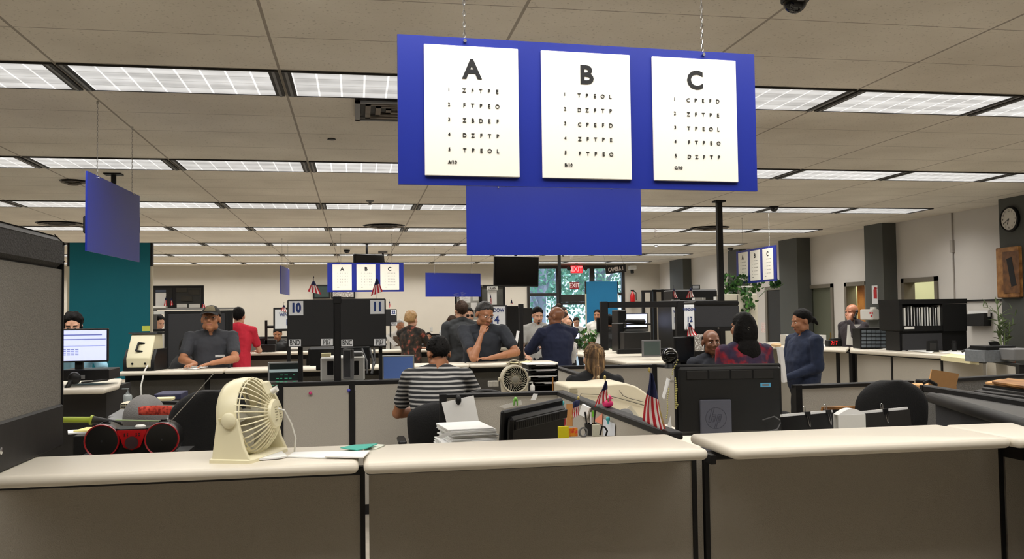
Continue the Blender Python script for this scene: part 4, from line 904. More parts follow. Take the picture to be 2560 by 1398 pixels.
for k in range(4):
    for s_ in(-1,1): m.cyl((s_*(.018+.012*(k%2)),-.047,.085+.008*(k//2)),(s_*(.018+.012*(k%2)),-.04,.085+.008*(k//2)),.003,n=8)
m.obj('buttons',black,f)
m=MB(); m.lathe([(.022,.105),(.024,.118),(.015,.124),(.001,.124)],(0.02,.02,0),(0,0,1),18); m.obj('disc_lid',white,t)
m=MB(); b_=A(424,1056,4.15)-Vector(t.location); e_=A(536,932,4.15)-Vector(t.location); m.cyl(b_,e_,.0022,n=6); m.obj('antenna',chrome,t)
m=MB(); zb=A(340,1135,4.15).z; m.box(ab.x-.22,ab.x+.22,4.06,4.34,.735,zb); tag(m.obj('file_cabinet',black),'black box on the desk carrying the red stereo','box')
m=MB(); p=A(212,1110,4.3); m.box(p.x-.045,p.x+.03,4.28,4.48,.735,A(212,1088,4.3).z,bev=.004); tag(m.obj('file_box',black),'black file box left of the red stereo with papers on it','box')
for k,(px,py,c,w2,an) in enumerate(((212,1080,'white_paper',.075,.3),(226,1072,'yellow_pad',.06,-.15))):
    p=A(px,py,4.38); m=MB(); m.box(-w2,w2,-.05,.08,0,.006,M=Matrix.Translation((p.x,4.4,A(212,1088,4.3).z+.001+k*.007))@Matrix.Rotation(an,4,'Z')); tag(m.obj('paper_sheet',mat('yellow_pad',(235,225,150),.8,nz=.03) if k else paper),['white papers on the file box left of the red stereo','pale yellow pad on the papers left of the red stereo'][k],'paper')
t=thing('reaching_tool','lime-handled dark racket-like tool lying behind the red stereo','tool',tuple(A(160,1050,4.55)),world=True)
m=MB(); m.cap(A(162,1050,4.55),A(226,1050,4.55),.016,.016); m.obj('handle',mat('lime_grip',(150,165,40),.5,nz=.1),t)
m=MB(); m.cyl(A(226,1050,4.55),A(232,1051,4.55),.024,n=14); m.obj('collar',MC['lime_grip'],t)
m=MB(); m.cap(A(234,1050,4.55),A(300,1057,4.6),.02,.007); m.obj('shaft',dark,t); m=MB(); m.cap(A(290,1051,4.62),A(405,1053,4.62),.004,.004); m.obj('edge',mat('pale_green_edge',(140,160,110),.5,nz=.05),t)
# ledge with grey hood seat
top_px('grey-white desk corner left of the grey office chair',[(268,1040),(300,1022),(345,1022),(330,1045)],z=.95,m=grey)
m=MB(); c=A(362,1012,5.6); m.ell((c.x,5.6,c.z-.08),(.12,.16,.14),n=24,k=14); o=m.obj('grey_office_chair',mat('grey_mesh_fabric',(104,102,100),.9,nz=.1,scale=120,bump=.3)); tag(o,'rounded grey chair back above the orange label roll','chair')
m=MB(); m.box(c.x-.03,c.x+.03,5.58,5.62,0,c.z-.1); m.obj('chair_post',black,o); 
for v in o.children[0].data.vertices: v.co-=Vector(o.location)
partition('low partition behind the orange label strip',tuple(G(392,1002,1.0))[:2],tuple(G(484,1004,1.0))[:2],1.0,cap=.025,end=(1,0))
t=thing('calculator','beige desk calculator beside the pump bottle','calculator',tuple(A(313,1025,5.9)),world=True); m=MB(); pb(m,301,1008,326,1024,5.9,.15,.004); m.obj('body',beige,t)
m=MB(); 
for r_ in range(3):
    for c_2 in range(4): pb(m,303+c_2*5.6,1010+r_*4.3,307+c_2*5.6,1012.5+r_*4.3,5.898,.003)
m.obj('keys',dark,t)
def pump(label,px,py0,py1,Y,w=.03,m=white):
    b=A(px,py1,Y);tz=A(px,py0,Y).z; h=tz-b.z; t=thing('pump_bottle',label,'bottle',(b.x,Y,b.z))
    MB().lathe([(w,0),(w,h*.5),(w*.8,h*.6),(w*.35,h*.66)]).obj('bottle',m,t); q=MB(); q.cyl((0,0,h*.66),(0,0,h),w*.18,n=8); q.cyl((0,0,h*.66),(0,0,h*.76),w*.4,n=12); q.box(-w*1.3,w*.3,-w*.3,w*.3,h*.93,h,bev=.002); q.obj('pump',m,t); return t
pump('clear hand sanitizer pump bottle left of the grey chair back',319,971,1010,6.2,.028,mat('clear_gel',(140,146,146),.15,nz=.05))
pump('white lotion pump bottle between the round fan and the paper trays',1331,955,976,7.1,.02)
# label strip
t=MB(); p0=A(345,1030,4.9);p1=A(430,1026,4.9); m=MB()
def ff(u,v): b=A(345+85*u,1018-2*u-3*math.sin(u*3),4.9+.05*math.sin(u*3)); e=A(347+83*u,1038,4.9+.05*math.sin(u*3)); return b*(1-v)+e*v
m.grid(ff,12,2); o=m.obj('label_strip',blotch('orange_red_label',[(228,90,70),(222,80,62),(150,40,34)],60)); o.modifiers.new('t','SOLIDIFY').thickness=.002; tag(o,'curved orange-red strip of labels standing behind the red stereo','labels')
m=MB(); pb(m,385,985,452,1000,5.9,.25,.004); tag(m.obj('folder_pile',mat('dark_blue_folder',(34,36,70),.6,nz=.2)),'pile of dark blue folders right of the grey chair back','folders')
m=MB(); pb(m,385,996,430,1003,5.8,.2,.003); tag(m.obj('paper_pile',mat('cream_forms',(224,214,170),.8,nz=.04)),'thin pile of cream paper under the dark blue folders','paper')
# desk at far left with flat black computer
t=MB(); top_px('grey-white desk corner at left under the lit monitor',[(120,950),(306,946),(298,962),(262,972),(120,975)],z=1.07,m=top_m)
q0=G(156,972,1.05);q1=G(262,970,1.05);q2=G(300,960,1.05)
m=MB(); m.prism([(q0.x-.4,q0.y+.05),(q1.x,q1.y+.05),(q2.x-.03,q2.y+.1),(q2.x-.03,q2.y+.5),(q0.x-.4,q0.y+.5)],0,1.03); tag(m.obj('pedestal_desk',mat('near_black_laminate',(36,34,33),.5,nz=.1)),'near-black desk body under the left desk corner','desk')
t=thing('desktop_computer','flat black desktop computer under the lit monitor at left','computer',tuple(A(215,952,7.65)),world=True); m=MB(); pb(m,150,925,272,952,7.62,.35,.006); m.obj('case',black,t); m=MB(); pb(m,198,938,212,948,7.615,.01); m.obj('drive',grey,t)
m=MB(); m.cap(A(165,975,7.45),A(182,945,7.5),.02,.02); m.ell(A(186,946,7.5),(.05,.03,.05)); tag(m.obj('barcode_scanner',black),'black hand-held scanner on the left desk in front of the flat computer','scanner')
m=MB(); m.cap(A(205,957,7.5),A(268,950,7.5),.008,.008); tag(m.obj('wand',dark),'thin dark wand lying in front of the flat computer','wand')
# envelopes on the nearest counter
def flat(name,label,cat,pts,z,th,m):
    q=[G(px,py,z) for px,py in pts]; mb=MB(); mb.prism([(p.x,p.y) for p in q],z-th,z); return tag(mb.obj(name,m),label,cat)
flat('envelope','white folded paper tucked in front of the base of the cream fan','paper',[(608,1150),(640,1137),(705,1128),(718,1139),(700,1143)],1.079,.006,paper)
flat('envelope','long white envelope at the right of the fan, under the green paper','envelope',[(718,1141),(735,1130),(858,1127),(905,1128),(885,1140),(800,1144)],1.075,.004,paper)
flat('envelope','white envelope lying at the joint of the two nearest counter tops','envelope',[(812,1141),(830,1130),(926,1126),(908,1143)],1.080,.004,mat('envelope_white',(242,240,236),.7,nz=.02))
flat('folded_paper','cream slip under the green paper on the nearest counter','paper',[(905,1118),(935,1110),(964,1112),(940,1122)],1.074,.003,mat('cream_slip',(226,230,214),.7,nz=.02))
flat('folded_paper','teal-green folded paper on top of the envelopes','paper',[(851,1119),(885,1112),(944,1109),(915,1121),(893,1125)],1.084,.003,mat('teal_paper',(60,176,158),.7,nz=.04))

a=A(270,1010,5.9);b=A(462,1010,5.9); desk('grey side desk holding the calculator and pump bottle at left',a.x,b.x,5.80,6.35,z=.985,m=grey)
# ---------------------------------------------------------------- things on the middle desk and the dark-railed partition
def sheet(name,label,cat,pts,Y,m,th=.002,bend=0,kids=None,Ys=None):
    P=[A(px,py,(Ys[i] if Ys else Y)) for i,(px,py) in enumerate(pts)]; mb=MB(); n=len(P)
    mb.add([p for p in P]+[p+Vector((0,th,0)) for p in P],[tuple(range(n))[::-1],tuple(range(n,2*n))]+[(i,(i+1)%n,(i+1)%n+n,i+n) for i in range(n)])
    return tag(mb.obj(name,m),label,cat) if not kids else (mb.obj(name,m),label,cat)
printm=mat('grey_print',(150,150,152),.8,nz=.05)
t=thing('pinned_form','printed white form with a column of bar marks clipped to the beige partition','form',tuple(A(1160,1060,5.9)),world=True)
P=[(1104,1007),(1184,989),(1198,1056),(1120,1072)]
m=MB(); Q=[A(*p,5.925) for p in P]; m.add(Q+[p+Vector((0,.002,0)) for p in Q],[(0,1,2,3),(4,7,6,5),(0,3,7,4),(1,0,4,5),(2,1,5,6),(3,2,6,7)]); sh=m.obj('sheet',paper,t)
m=MB(); rr=random.Random(5)
def onform(u,v): a=Q[0]*(1-u)*(1-v)+Q[1]*u*(1-v)+Q[2]*u*v+Q[3]*(1-u)*v; return a+Vector((0,-.001,0))
def fr_(m,u0,u1,v0,v1): m.quad(onform(u0,v0),onform(u1,v0),onform(u1,v1),onform(u0,v1))
v=.38
while v<.95: h_=rr.choice((.02,.03,.05)); fr_(m,.28,.42,v,v+h_); v+=h_+rr.choice((.015,.02,.03))
m.obj('bar_marks',ink,sh)
m=MB()
for k in range(12): v=.08+k*.075; fr_(m,.55,.55+rr.uniform(.15,.4),v,v+.012)
for k in range(5): v=.1+k*.05; fr_(m,.1,.1+rr.uniform(.2,.35),v,v+.012)
m.obj('printed_lines',printm,sh)
c=A(1146,1000,5.9); m=MB(); m.ell((c.x,5.9,c.z),(.02,.022,.035),n=14,k=10); tag(m.obj('panel_clip',black),'black oval clip at the top of the pinned form','clip')
c=A(1289,1000,5.9); m=MB(); m.ell((c.x,5.9,c.z+.005),(.012,.015,.015),n=12,k=8); m.cap((c.x-.01,5.9,c.z),(c.x-.012,5.9,c.z-.035),.006,.004,n=8); m.cap((c.x+.01,5.9,c.z),(c.x+.012,5.9,c.z-.035),.006,.004,n=8); tag(m.obj('clip',mat('green_clip',(110,170,70),.4,nz=.05)),'green clip on the partition above the turned black monitor','clip')
sheet('paper_sheet','pale paper held by the green clip behind the turned monitor','paper',[(1247,1016),(1303,1001),(1306,1012),(1262,1022)],5.92,mat('pale_paper',(205,202,194),.8,nz=.03))
o=sheet('badge','small photo badge standing on the partition above the turned black monitor','badge',[(1334,984),(1345,985),(1339,1001),(1326,1001)],5.9,paper); 
# pile of forms
pz=.735; base=A(1165,1098,3.98)
offs=[(1090,1097,1225,.02,paper,.012),(1096,1085,1228,.0,paper,.016),(1100,1084,1226,.01,mat('cream_forms',(224,214,170),.8,nz=.04),.012),(1108,1080,1230,-.01,paper,.03)]
z=.80; rr=random.Random(9); 
x0=A(1112,1090,3.98).x; x1=A(1232,1090,3.98).x; zt=A(1170,1066,4.05).z; n=11; z0=.735
cols=[mat('dark_red_folder',(110,30,36),.6,nz=.05),paper,mat('yellow_pad',(235,225,150),.8,nz=.03),paper,paper,paper,mat('pink_forms',(226,196,186),.8,nz=.03),paper,paper,paper,paper]
for k in range(n):
    h_=(zt-z0)/n; a_=rr.uniform(-.16,.16); dx=rr.uniform(-.02,.02)
    if k>8: a_=.12
    m=MB()
    for q_ in range(5):
        m.box(-.105-(.03 if k in(2,4,5) else 0),.105,-.14,.14,h_*.93*q_/5,h_*.93*(q_+.8)/5,M=Matrix.Translation(((x0+x1)/2+dx+rr.uniform(-.006,.006),4.12+rr.uniform(-.01,.01),z0+k*h_))@Matrix.Rotation(a_+rr.uniform(-.05,.05),4,'Z'))
    nm_=['bottommost','second lowest','third lowest','fourth lowest','fifth from the bottom','sixth from the bottom','seventh from the bottom','fourth from the top','third from the top','second from the top','topmost'][k]
    o=m.obj('form_bundle',cols[k]); tag(o,'bundle of paper forms left of the turned monitor, %s of the pile'%nm_,'paper stack',group='pile of forms left of the turned monitor')
sheet('paper_slip','white slip sticking out at the lower left of the pile of forms','paper',[(1090,1093),(1122,1079),(1134,1084),(1103,1097)],3.93,paper)
# items pinned on and hung over the dark-railed partition; the partition face is the plane x=1.34
PX=1.34
def onwall(pts,X=PX,th=.002):
    P=[W(px,py,X) for px,py in pts]; mb=MB(); n=len(P); mb.add(P+[p+Vector((th,0,0)) for p in P],[tuple(range(n)),tuple(range(n,2*n))[::-1]]+[(i,(i+1)%n,(i+1)%n+n,i+n) for i in range(n)]); return mb
def wsheet(name,label,cat,pts,m,X=PX,th=.002): return tag(onwall(pts,X,th).obj(name,m),label,cat)
wsheet('note_pad','small white note pad clipped over the rail left of the pink duck','note',[(1455,1010),(1474,1020),(1466,1046),(1447,1036)],paper,1.325,.01)
wsheet('paper_sheet','orange triangular note pinned below the pink duck','note',[(1505,1034),(1505,1062),(1484,1052)],mat('salmon_note',(238,150,122),.8,nz=.04))
wsheet('paper_sheet','white sheet hanging from a teal clip on the partition','paper',[(1508,1048),(1537,1060),(1536,1090),(1508,1090)],mat('cool_white_sheet',(214,218,226),.8,nz=.03))
wsheet('ruler','upright brown wooden ruler among the desk clutter','ruler',[(1416,1010),(1430,1010),(1430,1066),(1416,1066)],mat('ruler_wood',(186,128,62),.6,nz=.1),1.2,.004)
for (px,py,lb) in ((1520,1048,'teal clip holding the white sheet on the partition'),(1407,1008,'teal clip beside the brown ruler')):
    p=W(px,py,1.325); m=MB(); m.ell(p,(.012,.012,.014),n=10,k=8); m.cap(p,p+Vector((0,0,-.025)),.007,.004,n=8); tag(m.obj('clip',mat('teal_clip',(70,178,186),.4,nz=.05)),lb,'clip')
p=W(1482,1035,1.3); m=MB()
for k in range(14): 
    a_=2*PI*k/14; m.cap(p,p+Vector((.006*math.cos(a_)*1.5,-.004,.02*math.sin(a_))),.003,.001,n=6)
tag(m.obj('pompom',mat('lime_green_fuzz',(120,200,60),.9,nz=.1)),'lime green fuzzy pompom between the note pad and the orange note','toy')
t=thing('pen_cup','dark wire cup of pens under the lime pompom','pen cup',tuple(W(1477,1088,1.2)),world=True); p=W(1477,1088,1.2)
m=MB(); m.lathe([(.028,-.0),(.032,.06),(.029,.06),(.026,.004)],p,n=20); m.obj('cup',dark,t)
rr=random.Random(4)
for k in range(6): 
    a_=rr.uniform(0,6); m=MB(); m.cyl(p+Vector((.015*math.cos(a_),.015*math.sin(a_),.005)),p+Vector((.03*math.cos(a_),.02*math.sin(a_),.115+.02*rr.random())),.004,n=6); m.obj('pen',[black,chrome,MC['ruler_wood'],dark,paper,black][k],t)
# yellow and orange product packets
t=thing('sticky_note_packet','yellow and orange packet with a dark figure printed on it, right of the turned monitor','packet',tuple(A(1420,1091,3.85)),world=True)
m=MB(); pb(m,1397,1067,1422,1096,3.85,.02); b_=m.obj('packet',mat('bright_yellow_pack',(240,225,30),.5,nz=.05),t); m=MB(); pb(m,1422,1071,1444,1092,3.86,.02); m.obj('orange_packet',blotch('orange_yellow_print',[(240,80,50),(250,170,40),(250,90,60)],50),t)
m=MB(); p=A(1405,1088,3.847); m.ell(p,(.006,.002,.012),n=10,k=6); m.ell(p+Vector((0,0,.013)),(.004,.002,.004),n=8,k=6); p=A(1412,1090,3.847); m.ell(p,(.005,.002,.01),n=10,k=6); m.obj('printed_figure',ink,b_)
m=MB(); p=A(1455,1081,4.0); m.lathe([(.020,0),(.024,.008),(.024,.016),(.017,.016),(.017,.0)],p,(.3,-1,.1),n=24,cap=False); tag(m.obj('tape_roll',grey),'grey roll of tape beside the orange packet','tape')
m=MB(); pb(m,1398,1040,1416,1068,4.2,.05,.01); tag(m.obj('bag',mat('red_shiny_bag',(190,30,40),.35,nz=.2)),'small red bag behind the brown ruler','bag')
m=MB(); pb(m,1395,1018,1416,1040,4.3,.04,.01); tag(m.obj('pouch',mat('white_blue_pouch',(200,224,232),.5,nz=.1)),'pale blue-white pouch behind the brown ruler','pouch')
m=MB(); pb(m,1481,1062,1500,1092,3.95,.012,.002); tag(m.obj('note_stack',mat('cream_slips',(222,222,200),.8,nz=.1,scale=80)),'pad of cream slips in front of the white sheet','paper')
m=MB(); m.tube([A(1500,1088,3.9),A(1505,1066,3.9),A(1512,1068,3.9),A(1518,1078,3.9),A(1514,1090,3.9)],.004,n=6); tag(m.obj('stapler',black),'black stapler standing beside the cream slips','stapler')
# rubber duck
yd=4.45; p=A(1520,1029,yd); zr=1.07; t=thing('rubber_duck','bright pink rubber duck sitting on the dark partition rail','toy duck',(1.372,W(1520,1029,1.372).y,1.07)); pk=mat('hot_pink_rubber',(235,50,120),.45,nz=.05)
m=MB(); m.ell((0,0,.022),(.032,.022,.022)); m.ell((-.026,0,.034),(.01,.012,.012)); m.obj('body',pk,t); m=MB(); m.ell((.004,0,.054),(.018,.017,.018)); m.obj('head',pk,t); m=MB(); m.ell((.022,0,.052),(.01,.008,.004)); m.obj('bill',pk,t)
# cream laser printer
t=thing('laser_printer','large cream laser printer with a rounded lid behind the dark-railed partition','printer',(A(1530,1050,6.15).x,6.15,.735),world=True)
def pxz(px,py,Y): p=A(px,py,Y); return (p.x,p.z)
prof=[pxz(*q,6.05) for q in ((1421,968),(1428,965),(1498,965),(1520,961),(1540,959),(1566,959),(1590,966),(1612,980),(1632,1000),(1640,1030),(1640,1120),(1421,1120))]
prof=[(x,max(.74,z)) for x,z in prof]
m=MB(); m.prismy(prof,6.05,6.5); o=m.obj('housing',beige,t); bv=o.modifiers.new('b','BEVEL'); bv.width=.012; bv.segments=3
m=MB(); seam=[A(1452,985,6.045),A(1500,987,6.045),A(1540,994,6.045),A(1610,1014,6.045)]; m.tube(seam,.0018,n=5); m.tube([A(1548,976,6.045),A(1558,990,6.045),A(1575,997,6.045),A(1612,1006,6.045)],.0018,n=5); m.tube([A(1453,984,6.045),A(1450,994,6.045)],.0025,n=5); m.obj('lid_seam',dark,t)
m=MB(); 
for k in range(5): pb(m,1424,972+k*5,1444,973.6+k*5,6.047,.01)
m.obj('vent_slots',MC['cream_slot_shadow_plastic'],t)
o=sheet('paper_sheet','cream sheet leaning on the laser printer behind the rail','paper',[(1556,1030),(1576,1013),(1607,1050),(1600,1062),(1570,1060)],5.5,mat('pale_cream_sheet',(226,220,200),.8,nz=.02))
m=MB(); c=A(1563,1044,5.3); m.lathe([(.053,0),(.053,.012),(.035,.018),(.0,.018)],c,(-.2,-1,.3),n=28); o=m.obj('disc_holder',grey); tag(o,'round grey tape dispenser in front of the laser printer','tape dispenser')
desk('desk behind the dark-railed partition carrying the laser printer',1.43,2.35,5.2,6.6)
# black glossy globe on the large monitor with its bead necklaces
gc=A(1674,890,4.5); t=thing('black_globe','glossy black ball standing on the top left corner of the large monitor','ball',(gc.x,4.5,gc.z-.045))
m=MB(); m.ell((0,0,.045),(.044,.044,.044),n=32,k=20); m.obj('ball',mat('glossy_black',(14,14,14),.06,nz=.05),t); m=MB(); m.cyl((0,0,-.02),(0,0,.005),.03,.02); m.obj('base',black,t)
m=MB(); m.tube([Vector((.03*math.cos(b),-.041+.012*abs(math.cos(b)),.06+.012*math.sin(b))) for b in [PI*i/10 for i in range(11)]],.0015,n=5); m.obj('white_ring',paper,t)
beadm=mat('gold_bead',(196,190,120),.3,.5,nz=.1)
def beads(label,pts,Y):
    m=MB(); tot=0; P=[A(*p,Y) for p in pts]
    for a_,b_ in zip(P,P[1:]):
        n=max(1,int((b_-a_).length/.0085))
        for k in range(n): m.ell(a_.lerp(b_,k/n),(.0042,.0042,.0042),n=8,k=6)
    return tag(m.obj('bead_necklace',beadm),label,'necklace')
beads('gold bead string falling from the black ball to the binder clip',[(1694,901),(1689,912),(1682,926),(1680,940)],4.40)
beads('doubled gold bead string hanging at the left of the large black monitor',[(1688,946),(1690,962),(1689,985),(1690,1002),(1694,1012),(1690,1022),(1689,1020),(1691,985),(1693,968)],4.41)
beads('gold bead string hanging lowest behind the large flag',[(1672,972),(1668,1000),(1669,1018),(1668,1035),(1665,1050)],4.36)
sheet('paper_sheet','white paper hanging from a clip between the large flag and the large monitor','paper',[(1667,944),(1676,950),(1660,1000),(1655,992)],4.35,paper,Ys=[4.4,4.4,4.3,4.3])
sheet('paper_sheet','white paper standing behind the foot of the large flag','paper',[(1676,1040),(1681,1080),(1665,1084),(1670,1060)],4.2,paper)
m=MB(); c=A(1679,950,4.38); m.box(c.x-.012,c.x+.012,4.37,4.385,c.z-.012,c.z-.002); m.tube([c+Vector((-.006,0,0)),c+Vector((-.008,0,.018)),c+Vector((-.002,0,.0))],.001,n=5); m.tube([c+Vector((.006,0,0)),c+Vector((.01,0,.02)),c+Vector((.002,0,.0))],.001,n=5); tag(m.obj('binder_clip',chrome),'silver binder clip where the bead strings hang','clip')
# paper trays
t=thing('paper_tray_stack','black five-shelf letter tray stack crammed with papers right of the round fan','paper tray',(A(1358,940,7.4).x,7.4,.92),world=True)
ys=[916,931,947,962,977]
m=MB(); pb(m,1322,914,1328,985,7.4,.3); pb(m,1390,912,1396,985,7.4,.3); m.obj('side',black,t)
m=MB(); pb(m,1322,912,1394,985,7.7,.01); m.obj('back',black,t)
for i,y in enumerate(ys): m=MB(); pb(m,1324,y,1394,y+2.2,7.4,.3); m.obj('shelf',black,t)
for i,(y,x0) in enumerate([(914,1318),(928,1320),(944,1324),(960,1340)]):
    for j in range(2):
        m=MB(); pb(m,x0+j*22,y-3.6+j*2,1393-j*4,y-2.2+j*2,7.37,.28); tag(m.obj('paper_stack',paper),'white papers in the %s shelf of the black tray stack, %s layer'%(['top','second','third','fourth'][i],['upper','lower'][j]),'paper')
for (x,y0,y1,c,lb) in((1382,942,985,'ruler_wood','wooden stick standing in front of the letter trays'),(1387,960,985,'white_plastic','white marker standing in front of the letter trays')):
    m=MB(); m.cyl(A(x,y1,7.33),A(x,y0,7.33),.006,n=6); tag(m.obj('stick',MC[c]),lb,'stick')
m=MB(); pb(m,1222,953,1247,968,7.3,.06,.006); tag(m.obj('card_box',mat('speckled_card',(190,186,176),.7,nz=.3,scale=60)),'small speckled box left of the round fan','box')
flat('paper_sheet','open papers on the second counter right of the man in glasses','paper',[(1265,907),(1290,901),(1330,902),(1318,908)],1.078,.004,mat('cream_forms',(224,214,170),.8,nz=.04))
m=MB(); p0=G(1276,905,1.09);p1=G(1312,901,1.09); m.cap(p0,p1,.008,.008,n=8); tag(m.obj('pen',black),'black pen on the papers right of the man in glasses','pen')
flat('paper_sheet','white sheet under the hands of the man in the cap','paper',[(455,921),(480,916),(520,917),(490,923)],1.078,.004,paper)
m=MB(); m.tube([G(392,922,1.075),G(410,921,1.08),G(430,922,1.075),G(445,921,1.078)],.005,n=6); tag(m.obj('eyeglasses',black),'folded black eyeglasses on the second counter right of the vision machine','glasses')
# ---------------------------------------------------------------- right side: binders, cabinet, organizer
def binder(label,x0,y0,x1,y1,Y,m,lean=0,clips=()):
    a=A(x0,y0,Y);b=A(x1,y1,Y+.12)
    t=thing('clipped_folder',label,'folder',(a.x,Y,.735)); L_=math.hypot(b.x-a.x,.12); t.rotation_euler=(math.radians(-6),0,math.atan2(.12,b.x-a.x)); h=a.z-.735
    MB().box(0,L_,0,.004,.0,h).obj('cover',m,t); MB().box(.02,L_-.004,.006,.022,.05,h+.012).obj('pages',paper,t)
    for u in clips:
        q=MB(); q.box(u*L_-.015,u*L_+.015,-.004,.024,h-.012,h+.014); c=q.obj('binder_clip',black,t); q=MB()
        q.tube([Vector((u*L_-.007,-.003,h-.008)),Vector((u*L_-.004,-.006,h-.05)),Vector((u*L_,-.006,h-.06)),Vector((u*L_+.004,-.006,h-.05)),Vector((u*L_+.007,-.003,h-.008))],.0013,n=5)
        q.tube([Vector((u*L_-.007,.02,h+.01))]+[Vector((u*L_+.009*math.cos(b_),.02,h+.03+.011*math.sin(b_))) for b_ in [PI*1.2-PI*1.4*i/8 for i in range(9)]]+[Vector((u*L_+.007,.02,h+.01))],.0013,n=5); q.obj('clip_wire',chrome,c)
    return t
binder('black clipped folder of papers just right of the large monitor',1966,1044,2100,1038,4.0,black,clips=(.5,.9))
binder('dark clipped folder of papers with a pair of binder clips, below the dark chair',2168,1036,2290,1026,4.0,mat('dark_brown_folder',(38,36,34),.6,nz=.1),clips=(.5,))
t=thing('white_binder','thick white ring binder with a rounded spine between the two black folders','binder',(A(2131,1060,3.95).x,3.95,.735)); hw=(A(2166,1060,3.95).x-A(2099,1060,3.95).x)/2; h=A(2131,1037,3.95).z-.735
MB().box(-hw,hw,0,.01,0,h).obj('spine',white,t)
m=MB(); pr=[(-hw,h)]+[(-hw+2*hw*k/10,h+.028*math.sin(PI*k/10)) for k in range(1,10)]+[(hw,h)]; m.prismy(pr,.002,.05); m.obj('rounded_top',paper,t); MB().box(-hw,hw,.045,.05,0,h).obj('rear_cover',white,t)
t=thing('picture_frame','wooden picture frame leaning against the low partition behind the folders','frame',tuple(A(2110,1040,5.7)),world=True)
m=MB(); pb(m,2056,1016,2180,1024,5.7,.02,.002); pb(m,2056,1024,2063,1080,5.7,.02); pb(m,2173,1024,2180,1080,5.7,.02); pb(m,2063,1072,2173,1080,5.7,.02); m.obj('frame',wood,t); m=MB(); pb(m,2063,1024,2173,1072,5.71,.006); m.obj('picture',mat('dark_print',(40,42,46),.4,nz=.3,scale=8),t)
t=thing('cardboard_box','open brown cardboard box flap standing at right behind the dark chair','box',tuple(A(2360,970,5.55)),world=True)
P=[(2330,924),(2398,935),(2389,972),(2322,964)]; Q=[A(*p,5.55) for p in P]; m=MB(); m.add(Q+[p+Vector((0,.012,0)) for p in Q],[(0,1,2,3),(7,6,5,4),(0,3,7,4),(1,0,4,5),(2,1,5,6),(3,2,6,7)]); m.obj('flap',card,t)
m=MB(); pb(m,2322,966,2392,1010,5.57,.3); m.obj('box',card,t)
m=MB(); m.tube([A(2308,958,5.5),A(2322,952,5.5),A(2340,962,5.5),A(2336,968,5.5)],.012,n=8); tag(m.obj('headset',black),'black headset lying left of the cardboard flap','headset')
# trays of dark folders at far right
rr=random.Random(2)
for k,(x0,y,c) in enumerate(((2436,974,'dark_plastic'),(2455,966,'dark_brown_folder'),(2458,958,'black_plastic'),(2462,952,'brown_cardboard'),(2480,950,'oak_wood'))):
    q=[G(px,py,1.12+k*.012) for px,py in ((x0,y),(x0+40,y-8),(2660,y+4),(2660,y+26))]; m=MB(); m.prism([(p.x,p.y) for p in q],1.10+k*.012,1.111+k*.012); tag(m.obj('folder',MC[c]),'flat folder in the pile at the right edge, %s'%['lowest','second lowest','middle one','second from the top','topmost'][k],'folder',group='pile of folders at the right edge')
m=MB(); q=[G(px,py,1.1) for px,py in ((2436,977),(2480,966),(2660,985),(2660,1004))]; m.prism([(p.x,p.y) for p in q],.3,1.10); tag(m.obj('file_cabinet',dark),'dark cabinet under the pile of folders at the right edge','cabinet')
# cabinet with binders by the wall
Yc=10.3
t=thing('binder_cabinet','black overhead cabinet full of binders near the right wall','cabinet',(A(2330,850,Yc).x,Yc,1.0),world=True)
def pbx(nm_,mm,*a,**k): m=MB(); pb(m,*a,**k); return m.obj(nm_,mm,t)
pbx('top_panel',black,2247,748,2418,760,Yc,dep=.45); pbx('side_panel',black,2249,760,2256,826,Yc,dep=.45); pbx('closed_door',black,2357,760,2417,828,Yc,dep=.45); pbx('bottom_shelf',black,2256,815,2357,828,Yc,dep=.45); pbx('back_panel',black,2256,760,2357,815,Yc+.4,dep=.02)
pbx('lower_panel',black,2249,828,2417,878,Yc+.05,dep=.3); pbx('fabric_tackboard',fabd,2258,834,2356,876,Yc+.02,dep=.03); pbx('label_holder',white,2262,817,2286,823,Yc-.01,dep=.01)
rr=random.Random(11); x=2260
bm=[white,mat('light_grey_binder',(170,170,172),.6,nz=.05),black,paper]
k=0
wds=[2.2,7,2.5,4,2,3,3,2,3.5,2,4,2.5,2,3,3.5,2.4,3,2.2,6]
pl=['leftmost']+['%s from the left'%ORD[i] for i in range(1,16)]
while x<2347:
    w_=rr.choice((2,2.6,3.4,4.2)); mm=bm[(0,2,1,2,3,2)[k%6]]
    m=MB(); pb(m,x,768+rr.uniform(-2,2),x+w_,814.6,Yc+.06,.28); 
    tag(m.obj('binder',mm),'thin document binder in the black cabinet, %s'%(('number %d counting from the left side'%(k+1)) if k>14 else (pl[k] if k<16 else '')),'binder',group='binders in the black cabinet'); x+=w_+.6; k+=1
m=MB(); pb(m,2347,763,2356,814.6,Yc+.05,.28); tag(m.obj('binder',white),'thick white binder at the right end of the black cabinet shelf','binder')
